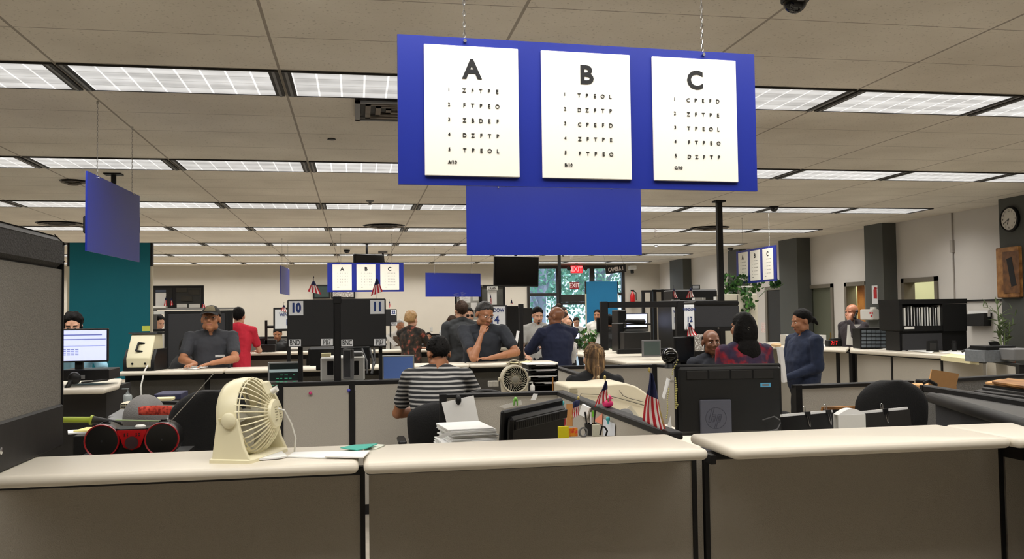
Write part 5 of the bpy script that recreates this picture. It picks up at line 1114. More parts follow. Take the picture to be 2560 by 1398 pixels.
# wall things at right
def onw(px0,py0,px1,py1,X,d=.03,bev=0):
    a=W(px0,(py0+py1)/2,X);b=W(px1,(py0+py1)/2,X);zt=W((px0+px1)/2,py0,X).z;zb=W((px0+px1)/2,py1,X).z; return MB().box(X-d,X,b.y,a.y,zb,zt,bev=bev)
cw=W(2524,548,8.33); t=thing('wall_clock','round wall clock with a black rim on the dark column at upper right','clock',(8.35,cw.y,cw.z)); 
m=MB(); m.lathe([(.165,0),(.165,-.03),(.15,-.045),(.14,-.03),(.14,0)][::1],(0,0,0),(1,0,0),40); m.obj('rim',black,t); m=MB(); m.lathe([(.141,-.03),(.0,-.031)],(0,0,0),(1,0,0),40); m.obj('dial',mat('clock_dial',(214,210,202),.5,nz=.05),t)
m=MB(); Mc=Matrix(((0,0,-1,-.034),(-1,0,0,0),(0,1,0,0),(0,0,0,1)))
for k in range(1,13):
    a_=PI/2-2*PI*k/12; vs,fs=text_geo(str(k),.01,'CENTER'); kk=.026/CAPH; m.add([Mc@Vector((v[0]*kk+.11*math.cos(a_),v[1]*kk+.11*math.sin(a_),0.0)) for v in vs],fs)
m.obj('numerals',ink,t)
def hand(L_,ang,wd): m.cyl((-.037,0,0),(-.037,-L_*math.sin(ang),L_*math.cos(ang)),wd,n=6)
m=MB(); hand(.07,2*PI*(6.6/12),.004); hand(.11,2*PI*(8.0/12),.003); m.ell((-.037,0,0),(.004,.009,.009)); m.obj('hands',ink,t)
t=thing('dartboard_cabinet','wooden wall box with carved lettering on the dark column at the right edge','wall cabinet',tuple(W(2530,742,8.35)),world=True)
onw(2502,618,2558,744,8.349,.07,.01).obj('frame',wood,t)
onw(2508,628,2549,733,8.278,.004).obj('panel',blotch('darker_oak',[(96,62,32),(130,86,44)],12,.5),t)
m=MB(); c=W(2529,683,8.275); Mt2=Matrix.Translation((8.272,c.y,c.z))@Matrix(((0,0,-1,0),(-1,0,0,0),(0,1,0,0),(0,0,0,1)))@Matrix.Rotation(PI/2+.2,4,'Z')
m2=MB(); 
bx=[Mt2@Vector(p) for p in ((-.17,-.05,0),(.2,-.05,0),(.2,.045,0),(-.17,.045,0))]; m2.add(bx+[p+Vector((.004,0,0)) for p in bx],[(0,1,2,3),(7,6,5,4),(0,3,7,4),(1,0,4,5),(2,1,5,6),(3,2,6,7)]); pl_=m2.obj('logo_plate',ink,t)
vs,fs=text_geo('DRIZZU',.02,'CENTER'); kk=.055/CAPH; m.add([Mt2@Vector((v[0]*kk*.9+.02,v[1]*kk,.003)) for v in vs],fs); m.obj('lettering',mat('carved_tan',(180,150,110),.6,nz=.05),pl_)
t=thing('wall_file_holder','black wall pocket holding white papers, left of the bamboo plant','file holder',tuple(W(2452,815,RX)),world=True)
m=MB(); P=[(2424,786),(2480,783),(2478,815),(2430,815)]; P2=[W(*q,RX-.12) for q in P];P3=[W(*q,RX-.0) for q in P]; P2=[Vector((RX-.12,p.y,p.z)) for p in P3]
m.add(P2+P3,[(0,1,2,3),(7,6,5,4),(0,3,7,4),(1,0,4,5),(2,1,5,6),(3,2,6,7)]); m.obj('pocket',black,t)
onw(2427,777,2476,792,RX-.03,.04).obj('papers',paper,t); 
# fire extinguisher sign and white box on the second column
Xc=A(2212,760,13.2).x; Xf=None
colx=A(2205+6,760,W(2245,760,RX).y).x
t=thing('fire_extinguisher_sign','white sign with a red fire extinguisher picture on the dark column','sign',tuple(W(2188,760,colx)),world=True)
onw(2181,714,2195,760,colx-.001,.008).obj('plate',labm,t)
m=MB(); c=W(2188,733,colx-.012); m.box(c.x-.002,c.x,c.y-.045,c.y+.045,c.z-.09,c.z+.06,bev=.0); m.box(c.x-.002,c.x,c.y-.02,c.y+.02,c.z+.06,c.z+.1); m.box(c.x-.002,c.x,c.y-.06,c.y+.0,c.z+.075,c.z+.09); m.obj('extinguisher_symbol',red,t)
t=thing('first_aid_box','white wall box with small red marks, beside the bald man on the phone','box',tuple(W(2183,802,colx)),world=True)
onw(2168,773,2200,800,colx-.001,.14,.02).obj('box',white,t); o=onw(2180,768,2192,775,colx-.03,.04,.005).obj('handle',white,t)
m=MB(); c=W(2178,783,colx-.142)
for dy,dz in((-.03,.0),(.03,.0),(0,-.05)): m.box(c.x-.001,c.x+.001,c.y+dy-.02,c.y+dy+.02,c.z+dz-.015,c.z+dz+.015)
m.obj('red_marks',red,t)
p=A(1580,744,24.9); t=thing('fire_extinguisher','small red fire extinguisher on the wall right of the blue-teal backdrop','fire extinguisher',(p.x,24.85,p.z-.2)); MB().lathe([(.06,0),(.07,.03),(.07,.26),(.03,.34),(.02,.38)]).obj('cylinder',red,t); MB().box(-.05,.05,-.02,.02,.38,.42).obj('handle',black,t); m=MB(); m.tube([Vector((.02,0,.39)),Vector((.11,0,.34)),Vector((.11,0,.12))],.012,n=6); m.obj('hose',black,t)
# organizer of little drawers
Yo=11.05
t=thing('drawer_organizer','small dark organizer with rows of clear drawers on the right counter','organizer',(A(2185,872,Yo).x,Yo,1.07),world=True)
m=MB(); pb(m,2151,820,2219,871,Yo,.2,.006); m.obj('case',black,t)
cm=mat('clear_drawer_plastic',(128,138,148),.25,nz=.15,scale=30)
for r_ in range(5):
    for c_2 in range(5): m=MB(); pb(m,2154.5+c_2*12.2,825+r_*9.2,2165+c_2*12.2,832.3+r_*9.2,Yo-.008,.01,.001); m.obj('drawer',cm,t)
t=sheet('paper_sheet','white printed sheet standing in front of the bald man on the phone','paper',[(2119,812),(2152,811),(2144,866),(2116,862)],11.7,paper)
t=thing('alarm_clock','black digital clock with red digits on the right counter','clock',(A(2098,862,12.0).x,9.9,1.08),world=True); m=MB(); pb(m,2072,850,2124,866,12.0,.12,.01); m.obj('case',black,t); m=MB(); p=A(2086,858,11.99)
m.text('7:17',p.x,p.z,.05,y=11.992,bold=.01,sx=.8); m.obj('digits',mat('red_led',(230,30,30),.5,emit=1.2),t)
m=MB(); pb(m,2084,846,2118,850.5,12.02,.1,.005); tag(m.obj('telephone',dark),'dark telephone handset lying on top of the digital clock','telephone')
for lb,x0,y0,x1,y1,Y,mm in (('black cylindrical cup on the right counter, right of the small black frame',2379,852,2393,880,9.85,black),):
    p=A((x0+x1)/2,y1,Y); m=MB(); hh=A(0,y0,Y).z-A(0,y1,Y).z; hh=A((x0+x1)/2,y0,Y).z-p.z; m.lathe([(.028,0),(.03,hh*.8),(.02,hh*.85),(.024,hh)],(p.x,Y,p.z),n=18); tag(m.obj('cup',mm),lb,'cup')
t=thing('photo_stand','small black standing frame on the paper-strewn counter','frame',(A(2333,880,9.9).x,9.9,1.07),world=True)
m=MB(); P=[(2319,853),(2344,851),(2348,880),(2318,879)]; Q=[A(*p,9.9) for p in P]; m.add(Q+[p+Vector((0,.02,0)) for p in Q],[(0,1,2,3),(7,6,5,4),(0,3,7,4),(1,0,4,5),(2,1,5,6),(3,2,6,7)]); m.obj('frame',black,t); m=MB(); pb(m,2324,858,2341,876,9.895,.003); m.obj('picture',dark,t)
for k,pts in enumerate([[(2215,872),(2240,867),(2280,870),(2262,877)],[(2270,876),(2300,871),(2340,874),(2330,882)],[(2350,881),(2380,875),(2438,880),(2420,888)],[(2196,870),(2215,866),(2232,868),(2222,873)],[(2030,864),(2050,861),(2075,863),(2060,867)]]):
    flat('paper_sheet','white paper on the long right counter, '+['left of the small black frame','just in front of the small black frame','at the near end right of the black cup','beside the drawer organizer','left of the digital clock'][k],'paper',pts,1.077+.002*(k%2),.004,paper)
flat('paper_stack','tall stack of cream paper at the near end of the right counter','paper',[(2352,890),(2380,883),(2446,890),(2447,900)],1.075,.05,mat('cream_forms',(224,214,170),.8,nz=.04))
t=thing('file_tray','dark tray of upright papers at the right edge on the partition','tray',(A(2515,900,8.0).x,8.0,1.06),world=True); m=MB(); pb(m,2462,876,2538,906,8.0,.3,.004); m.obj('tray',mat('smoky_clear_plastic',(120,124,128),.3,nz=.3,scale=40),t); m=MB(); pb(m,2466,865,2540,882,8.02,.25,.004); m.obj('rim',black,t)
m=MB(); pb(m,2536,872,2590,902,7.8,.3,.01); tag(m.obj('device',grey),'grey office machine cut by the right edge behind the file tray','machine')
m=MB(); P=[(2476,856),(2495,854),(2505,870),(2482,869)]; Q=[A(*p,8.1) for p in P]; m.add(Q+[p+Vector((0,.03,0)) for p in Q],[(0,1,2,3),(7,6,5,4),(0,3,7,4),(1,0,4,5),(2,1,5,6),(3,2,6,7)]); tag(m.obj('stand',black),'black angled stand behind the file tray at right','stand')
m=MB(); m.tube([A(2405,880,8.9),A(2430,868,8.9),A(2455,872,8.9),A(2470,880,8.9)],.012,n=6); tag(m.obj('cable',black),'black cable hump on the right counter before the file tray','cable')
for lb,x0,y0,x1,y1 in(('white box with black handles behind the woman in denim, left one',1966,837,1998,862),('white paper box behind the woman in denim, right one',2032,838,2066,865)):
    m=MB(); pb(m,x0,y0,x1,y1,12.9,.2,.004); o=tag(m.obj('white_box',white),lb,'box')
    if x0<2000:
        for xx in(1974,1987): q=MB(); q.tube([A(xx-4,842,12.88)-o.location,A(xx-4,846,12.88)-o.location,A(xx+4,846,12.88)-o.location,A(xx+4,842,12.88)-o.location],.008,n=5); q.obj('handle',black,o)
flat('small_carton','small orange and white box on the far right counter, left of the woman in denim','box',[(1927,861),(1934,858),(1953,860),(1951,864)],1.1,.03,mat('orange_white_box',(228,190,140),.6,nz=.1))
# printed notice right wall
onw(1906,806,1915,830,RX,.004).obj('x',paper) if False else None
tag(onw(1903,806,1917,832,RX-.001,.004).obj('notice',blotch('red_lined_notice',[(214,206,200),(226,220,214),(206,120,110)],60)),'small printed notice taped on the wall left of the dark doorway','notice')
# dark doorway left of column two
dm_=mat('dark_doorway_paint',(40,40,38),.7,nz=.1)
yy0,yy1=W(1950,780,RX).y,W(1917,780,RX).y; m=MB(); m.box(RX-.03,RX+.0,yy0-.3,yy0-.2,0,2.1); 
f=struct('door_5',MB().box(RX-.04,RX-.001,yy1-.1,yy1,0,2.13).box(RX-.04,RX-.001,yy0-.9,yy1-.1,2.05,2.13),MC['door_frame_paint'])
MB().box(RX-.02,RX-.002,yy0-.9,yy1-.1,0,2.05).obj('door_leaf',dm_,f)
# pale cabinet with trailing pothos
cb=A(1858,760,12.6); t=thing('pale_cabinet','tall pale cream cabinet under the trailing plant by the right wall','cabinet',(cb.x,12.6,0),world=True)
m=MB(); a=A(1812,760,12.6);b=A(1894,760,12.6); zt=A(1850,735,12.6).z; m.box(a.x,b.x,12.6,13.4,0,zt,bev=.01); m.obj('body',mat('pale_cabinet_paint',(196,190,172),.5,nz=.04),t)
m=MB(); s_=A(1845,760,12.59).x; m.box(s_-.003,s_+.003,12.594,12.6,.1,zt-.02); m.obj('door_gap',dark,t)
def leaf(m,c,s_,R_):
    pts=[(0,0,0),(-.45,.3,.06),(-.42,.75,.03),(0,1.25,-.12),(.42,.75,.03),(.45,.3,.06)]; pts=[c+R_@(Vector(p)*s_) for p in pts]; pts.append(c+R_@Vector((0,.5*s_,-.04*s_)))
    m.add(pts,[(6,0,1),(6,1,2),(6,2,3),(6,3,4),(6,4,5),(6,5,0)],True)
def plant(name,label,base,potr,poth,leaves,vines=(),potm=terra,sz=.07):
    t=thing(name,label,'plant',tuple(base)); rr=random.Random(len(label)); 
    m=MB(); m.lathe([(potr*.7,0),(potr,poth*.8),(potr*1.1,poth*.8),(potr*1.1,poth),(potr*.9,poth),(potr*.85,poth*.85),(0.001,poth*.85)]); m.obj('pot',potm,t)
    m=MB()
    for (cx_,cy_,cz_,rx,ry,rz_,n) in leaves:
        for k in range(n):
            c=Vector((cx_+rx*rr.uniform(-1,1),cy_+ry*rr.uniform(-1,1),cz_+rz_*rr.uniform(-1,1))); leaf(m,c,sz*rr.uniform(.7,1.2),Euler((rr.uniform(.4,1.9)+PI/2*0,rr.uniform(-.6,.6),rr.uniform(0,6.3))).to_matrix())
    m.obj('leaves',leafm,t)
    v=MB()
    for P in vines: v.tube([Vector(p) for p in P],.004,n=5)
    for (cx_,cy_,cz_,rx,ry,rz_,n) in leaves:
        for k in range(max(3,n//12)): v.cap((rr.uniform(-.3,.3)*potr,0,poth*.85),(cx_+rx*rr.uniform(-.8,.8),cy_+ry*rr.uniform(-.8,.8),cz_+rz_*rr.uniform(-.8,.5)),.004,.003,n=5)
    v.obj('stems',mat('green_stem',(70,100,50),.6,nz=.1),t); return t
pc=A(1862,735,12.7); lv=[(0,0,.14,.30,.15,.13,150),(-.18,0,.05,.12,.12,.1,50)]
for k in range(9): lv.append((-.02-.004*k+(.03 if k%2 else -.02),-.2,-.05-.145*k,.075,.05,.09,20))
plant('trailing_pothos','trailing green pothos on the pale cabinet, its vine hanging down to the counter',(pc.x,12.75,zt+.001),.12,.12,lv,[[(.02,-.1,.1),(-.02,-.2,-.1),(-.04,-.2,-.7),(-.05,-.2,-1.25)]],white,.06)
m=MB(); m.tube([A(1898,742,12.9),A(1905,735,13.2),A(1912,728,13.6),A(1925,722,14),A(1945,716,14.4)],.006,n=5); tag(m.obj('vine',MC['green_stem']),'thin vine strung along the wall from the pothos to the column','vine')
m=MB(); rr=random.Random(6)
for k in range(22): p=A(1928+rr.uniform(0,22),716+rr.uniform(-6,7),14.2); leaf(m,p,.08,Euler((rr.uniform(.4,1.9),0,rr.uniform(0,6))).to_matrix())
tag(m.obj('vine_leaves',leafm),'cluster of vine leaves above the dark doorway beside the column','vine')
# potted plant on the angled counter
pc=G(1480,874,1.07); plant('potted_plant','leafy green plant in a terracotta pot on the angled counter, right of the baby',(pc.x,pc.y,1.072),.055,.10,[(-.04,0,.17,.16,.1,.09,60),(-.16,-.05,.0,.07,.06,.07,26),(.1,0,.15,.08,.08,.06,20),(-.22,-.05,.10,.05,.05,.07,14),(.28,-.1,-.05,.04,.04,.08,10)],(),terra,.06)
sheet('flyer','white flyer in a stand at the right of the potted plant','flyer',[(1495,834),(1507,835),(1500,861),(1488,857)],10.0,paper)
m=MB(); pb(m,1493,795,1508,832,9.95,.04,.004); tag(m.obj('card_reader',black),'black card terminal hung on the left upright of the black service frame','card terminal')
sheet('flyer','white leaflet standing on the third counter left of the man in grey','flyer',[(1292,827),(1299,828),(1293,864),(1286,864)],12.6,paper)
# bamboo plant
bp=A(2510,870,9.9); t=thing('bamboo_plant','spindly green bamboo plant in front of the dark column at right','plant',(bp.x,bp.y,0),world=True); m=MB(); l_=MB(); rr=random.Random(13)
m.lathe([(.11,0),(.13,.25),(.12,.25),(.0,.24)],(bp.x,bp.y,.75),n=20); m.obj('pot',terra,t); m=MB()
for (x0,x1,yt) in((2504,2492,757),(2512,2507,795),(2518,2524,805),(2500,2496,800)):
    P=[A(x0,870,9.9),A((x0+x1)/2+2,(870+yt)/2,9.9),A(x1,yt,9.9)]; P=[Vector((P[0].x,P[0].y,.98))]+P; m.tube(P,.006,n=6)
    for k in range(16): 
        u=rr.uniform(.15,1); c=P[1].lerp(P[3],u); leaf(l_,c,.07,Euler((rr.uniform(.2,1.5),rr.uniform(-.8,.8),rr.uniform(0,6))).to_matrix()@Matrix.Diagonal((.35,1.4,1)))
for (x,y) in((2458,768),(2465,764),(2530,775),(2538,790),(2532,812),(2470,770)): p=A(x,y,9.9); q=A(2498,790,9.9); m.tube([q,p.lerp(q,.3)+Vector((0,0,.03)),p],.0025,n=4); leaf(l_,p,.06,Euler((1.2,0,rr.uniform(0,6))).to_matrix()@Matrix.Diagonal((.35,1.4,1)))
m.obj('stems',mat('bamboo_stem',(110,130,80),.6,nz=.1),t); l_.obj('leaves',mat('bamboo_leaves',(88,104,66),.6,nz=.2),t)
m=MB(); m.box(bp.x-.3,bp.x+.3,bp.y-.2,bp.y+.25,0,.75); tag(m.obj('side_table',dark),'dark side table under the bamboo plant','table')
# tall cubicle walls far right
for lb,x0,y0,x1,Y,mm in (('tall grey cubicle wall far back, left one',1604,726,1632,19.0,fab),('tall beige cubicle wall far back, middle one',1632,724,1660,17.5,fab),('tall dark cubicle wall far back, right one',1660,724,1690,16.0,fabg)):
    a=A(x0,740,Y);b=A(x1,740,Y); partition(lb,(a.x,a.y),(b.x,b.y),A((x0+x1)/2,y0,Y).z,fabric=mm,cap=.05,post=.07)
t=thing('overhead_bin','black overhead storage unit with white boxes on top, behind the two small flags','cabinet',(A(1740,730,12.0).x,12.0,0),world=True)
m=MB(); pb(m,1682,724,1794,751,12.0,.4,.02); m.obj('bin',black,t)
m=MB(); pb(m,1684,750.5,1800,1040,11.4,.6,.01); m.obj('lower_panel',black,t)
for k,(x0,x1,y0,y1) in enumerate(((1737,1756,744,750),(1758,1764,744,750),(1791,1797,742,750),(1684,1700,749,754))):
    m=MB(); pb(m,x0,y0,x1,y1,11.5,.1); tag(m.obj('card_box',white),['long white box','tiny white box','small white cube','flat white box'][k]+' on the black ledge behind the two small flags','box')
t=thing('picture_frame','small dark framed certificate on the overhead unit near the thick pole','picture',tuple(A(1739,724,12.1)),world=True); m=MB(); pb(m,1729,712,1750,724.5,12.1,.02); m.obj('frame',black,t); m=MB(); pb(m,1732,714.5,1747,721.5,12.095,.004); m.obj('picture',grey,t)
# ---------------------------------------------------------------- back wall, left part: notice boards and licence plates
Yb=24.9
t=thing('notice_board','dark glazed display board with old licence plates, left on the back wall','notice board',tuple(A(445,770,19.9)),world=True); YB=19.9
def nb(nm_,mm,x0,y0,x1,y1,Y=YB,d=.03,par=None):
    m=MB(); pb(m,x0,y0,x1,y1,Y,d); return m.obj(nm_,mm,par or t)
nb('frame',frame_m,381,714,509,770,YB,.08); nb('left_panel',dark,384,720,431,768,YB-.01,.01); nb('right_panel',mat('charcoal_felt',(58,58,56),.9,nz=.1),441,720,503,768,YB-.01,.01)
ps=nb('poster',paper,389,732,415,765,YB-.02,.005); nb('poster_band',mat('mustard_band',(200,160,60),.7,nz=.05),389,754,415,759,YB-.023,.002,ps); nb('poster_title',mat('blue_grey_title',(80,90,110),.7,nz=.05),389,725,415,731,YB-.022,.004)
plb=mat('old_black_plate',(44,40,30),.5,nz=.2)
for (st_,x0,y0,x1,y1,c) in(('CHEVARA',440,720,467,731,'plate_grey_ink'),('DKYYGER',471,725,499,737,'plate_tan_ink'),('BLKH120',453,741,481,753,'plate_yellow_ink'),('',442,760,468,769,''),('',472,760,500,769,'')):
    pl_=nb('licence_plate',plb if st_ else white,x0,y0,x1,y1,YB-.03,.006)
    if st_:
        col={'plate_grey_ink':(130,125,112),'plate_tan_ink':(150,120,80),'plate_yellow_ink':(200,170,90)}[c]; p=A((x0+x1)/2,(y0+y1)/2,YB-.032); m=MB(); m.text(st_,p.x,p.z,.065,y=YB-.032,sx=.55,bold=.01); m.obj('plate_number',mat(c,col,.6,nz=.1),pl_)
m=MB(); pb(m,378,770,600,774,YB-.3,.4); tag(m.obj('shelf_ledge',grey),'long grey ledge under the licence plate board','ledge')
m=MB(); pb(m,381,765,414,770,19.55,.2); tag(m.obj('paper_stack',white),'white papers on the ledge below the poster','paper')
# dark cubicle behind the capped man
partition('dark grey high cubicle wall behind the man in the cap',tuple(A(412,800,13.0))[:2],tuple(A(582,800,13.0))[:2],A(500,777,13.0).z,splits=(.92,),fabric=fabd,cap=.04,post=.05)
t=thing('shelf_unit','white document shelf beside the teal backdrop, with a small mirror on it','shelf',tuple(A(395,870,13.4)),world=True)
for y in (823,872): m=MB(); pb(m,380,y,412,y+6,13.4,.3); m.obj('shelf',black,t)
m=MB(); pb(m,379,775,381,880,13.4,.3); m.obj('side',black,t)
for (x0,y0,x1,y1,k) in((383,829,408,872,0),(384,778,411,786,1)): m=MB(); pb(m,x0,y0,x1,y1,13.42,.2); tag(m.obj('paper_stack',white),['white papers on the lower shelf beside the teal backdrop','white papers at the top of the shelf beside the teal backdrop'][k],'paper')
# framed boards on the back wall
for lb,x0,y0,x1,y1,mm in(('dark green framed notice on the back wall behind the left small flag',782,712,826,747,mat('dark_green_board',(40,58,54),.6,nz=.15)),('cork board pinned with photos behind the distant eye chart sign',828,722,888,747,blotch('photo_collage',[(200,196,190),(110,100,90),(230,228,222)],9))):
    t=thing('notice_board',lb,'notice board',tuple(A((x0+x1)/2,y1,24.9)),world=True); m=MB(); pb(m,x0,y0,x1,y1,24.92,.05); m.obj('frame',frame_m,t); m=MB(); pb(m,x0+4,y0+4,x1-4,y1-4,24.91,.01); m.obj('board',mm,t)
# tall cork wall with black posts behind the glasses man
t=thing('display_partition','tall black-framed display screen pinned with sheets behind the man in glasses','screen',tuple(A(1200,800,21.0)),world=True)
m=MB(); pb(m,1138,736,1142,800,21,.06); pb(m,1198,712,1205,800,21,.06); pb(m,1206,712,1315,717,21,.06); pb(m,1258,716,1263,800,21,.06); m.obj('post',frame_m,t)
m=MB(); pb(m,1142,736,1198,800,21.02,.02); m.obj('pale_panel',mat('pale_board',(176,174,168),.8,nz=.05),t); m=MB(); pb(m,1205,717,1258,800,21.02,.02); m.obj('grey_panel',mat('board_grey',(92,92,88),.8,nz=.05),t)
for (x0,y0,x1,y1,c,k) in((1144,739,1176,757,paper,'wide'),(1146,761,1168,786,card,'brown'),(1177,757,1192,775,paper,'square'),(1219,727,1242,762,paper,'tall'),(1182,738,1196,752,white,'upper small')):
    m=MB(); pb(m,x0,y0,x1,y1,20.98,.005); tag(m.obj('notice',c),k+' sheet pinned on the display screen behind the man in glasses','notice')
t=thing('name_plate','old white licence plate lettered C KARN above the tall notice','licence plate',tuple(A(1230,727,20.97)),world=True); m=MB(); pb(m,1217,716,1244,726,20.96,.006); m.obj('plate',white,t); p=A(1230,721,20.95); m=MB(); m.text('C KARN',p.x,p.z,.06,y=20.955,bold=.02,sx=.6); m.obj('lettering',ink,t)
# clutter on the third island
for lb,x0,y0,x1,y1,Y,mm in (
 ('black stand-up machine right of the red-shirted man',641,862,688,880,14.1,black),('stack of black trays right of the red-shirted man',640,845,665,862,14.3,black),
 ('black keyboard box below the WINDOW 16 board',660,850,690,862,14.2,dark),
 ('black printer on the third counter behind the man in glasses',1250,838,1300,868,14.0,black),('brown laptop lid beside the curly-haired woman',984,840,1008,866,15.0,mat('brown_lid',(84,66,50),.5,nz=.1)),
 ('black printer on the far counter at the grey-shirted person',1090,852,1118,860,17.0,black),
 ('white slim box under window board 10',720,868,745,874,14.1,paper),
 ('small black box beside the curly-haired woman at the counter',1017,862,1033,868,14.05,black),
 ('white bottle-shaped dispenser on the far dark partition',1076,818,1082,829,19.5,white),
 ('black tray with papers right of the curly-haired woman',1052,860,1120,866,14.3,dark)):
    m=MB(); pb(m,x0,y0,x1,y1,Y,.2,.008); tag(m.obj('equipment',mm),lb,'equipment')
t=thing('document_camera','black upright document camera on the third counter left of the WINDOW 16 board','camera stand',tuple(A(665,868,14.2)),world=True); m=MB(); pb(m,662,801,668,870,14.2,.06); m.obj('post',black,t); m=MB(); pb(m,668,814,692,821,14.2,.08,.01); m.obj('arm',black,t)
m=MB(); m.tube([A(1050,866,14.3),A(1070,857,14.3),A(1120,857,14.3)],.012,n=5); tag(m.obj('wire_rack',black),'black wire rack on the third counter left of the black T-shirt man','rack')
t=thing('projector','small white ceiling bracket with a drop rod above the distant eye chart sign','bracket',tuple(G(957,628,CEIL)),world=True); p=G(957,628,CEIL); MB().box(p.x-.1,p.x+.1,p.y-.05,p.y+.05,CEIL-.05,CEIL-.001).obj('plate',grey,t); m=MB(); m.cyl((p.x,p.y,CEIL-.04),(p.x+.02,p.y,CEIL-.25),.02,n=8); m.obj('rod',black,t)
# flags
def sflag(label,tip,foot,cl,Y,**k): return flag(label,tip,foot,cl[0],cl[1],cl[2],cl[3],Y,**k)
sflag('small American flag on the left window board of the pair',(784,693),(785,749),[(782,703),(786,703),(804,737),(769,729)],7.40,canton=.34,nst=7)
sflag('small American flag on the right window board of the pair',(943,689),(942,749),[(940,697),(944,697),(957,729),(927,740)],7.40,canton=.4,nst=7)
sflag('small American flag in front of the WINDOW 16 board',(710,756),(708,771),[(709,763),(711,763),(718,781),(702,777)],13.2,canton=.35,nst=6)
sflag('tiny pale American flag on the board with window number 22',(973,750),(973,773),[(972,754),(974,754),(977,768),(973,769)],15.5,canton=.3,nst=3)
sflag('tiny American flag on the ledge at the left, next to the poster',(415,741),(415,770),[(414,744),(416,744),(418,764),(410,765)],19.7,canton=.35,nst=3)
sflag('tiny American flag on the ledge, right of the poster',(429,744),(429,770),[(428,746),(430,746),(433,763),(426,764)],19.7,canton=.35,nst=3)
sflag('tiny American flag right of the licence plate board',(509,753),(509,772),[(508,755),(510,755),(514,770),(505,769)],19.7,canton=.4,nst=3)
sflag('small American flag hanging before the tall notice on the display screen',(1225,732),(1229,764),[(1224,734),(1226,736),(1231,757),(1227,762)],13.41,canton=.4,nst=3)
sflag('tiny dark flag on the far cubicle right of the display screen',(1278,748),(1278,766),[(1277,750),(1279,750),(1282,760),(1276,760)],14.11,canton=.8,nst=3)
sflag('narrow American flag on the black overhead unit, left one of two',(1683,715),(1685,751),[(1682,722),(1684,722),(1694,746),(1684,744)],11.45,canton=.3,nst=4)
sflag('American flag on the black overhead unit, right one of two',(1725,712),(1722,751),[(1724,720),(1727,720),(1735,742),(1714,746)],11.45,canton=.3,nst=6)
sflag('American flag hanging in front of the WINDOW 12 card',(1720,806),(1712,843),[(1720,808),(1723,808),(1743,838),(1716,842)],8.8,canton=.3,nst=7)
sflag('small American flag stuck in the pink duck, left of the large flag',(1512,944),(1521,1006),[(1511,951),(1515,953),(1522,994),(1483,1018)],4.45,canton=.42,nst=8,stars=True,gold=True)
sflag('small American flag beside the brown ruler',(1446,996),(1428,1048),[(1430,1004),(1448,998),(1445,1038),(1430,1046)],4.5,canton=.4,nst=7,stars=True,gold=True)
sflag('large American flag with clear stars standing at the end of the dark rail',(1623,925),(1665,1086),[(1622,932),(1628,932),(1667,1083),(1602,1050)],3.86,canton=.42,nst=9,stars=True,gold=True)
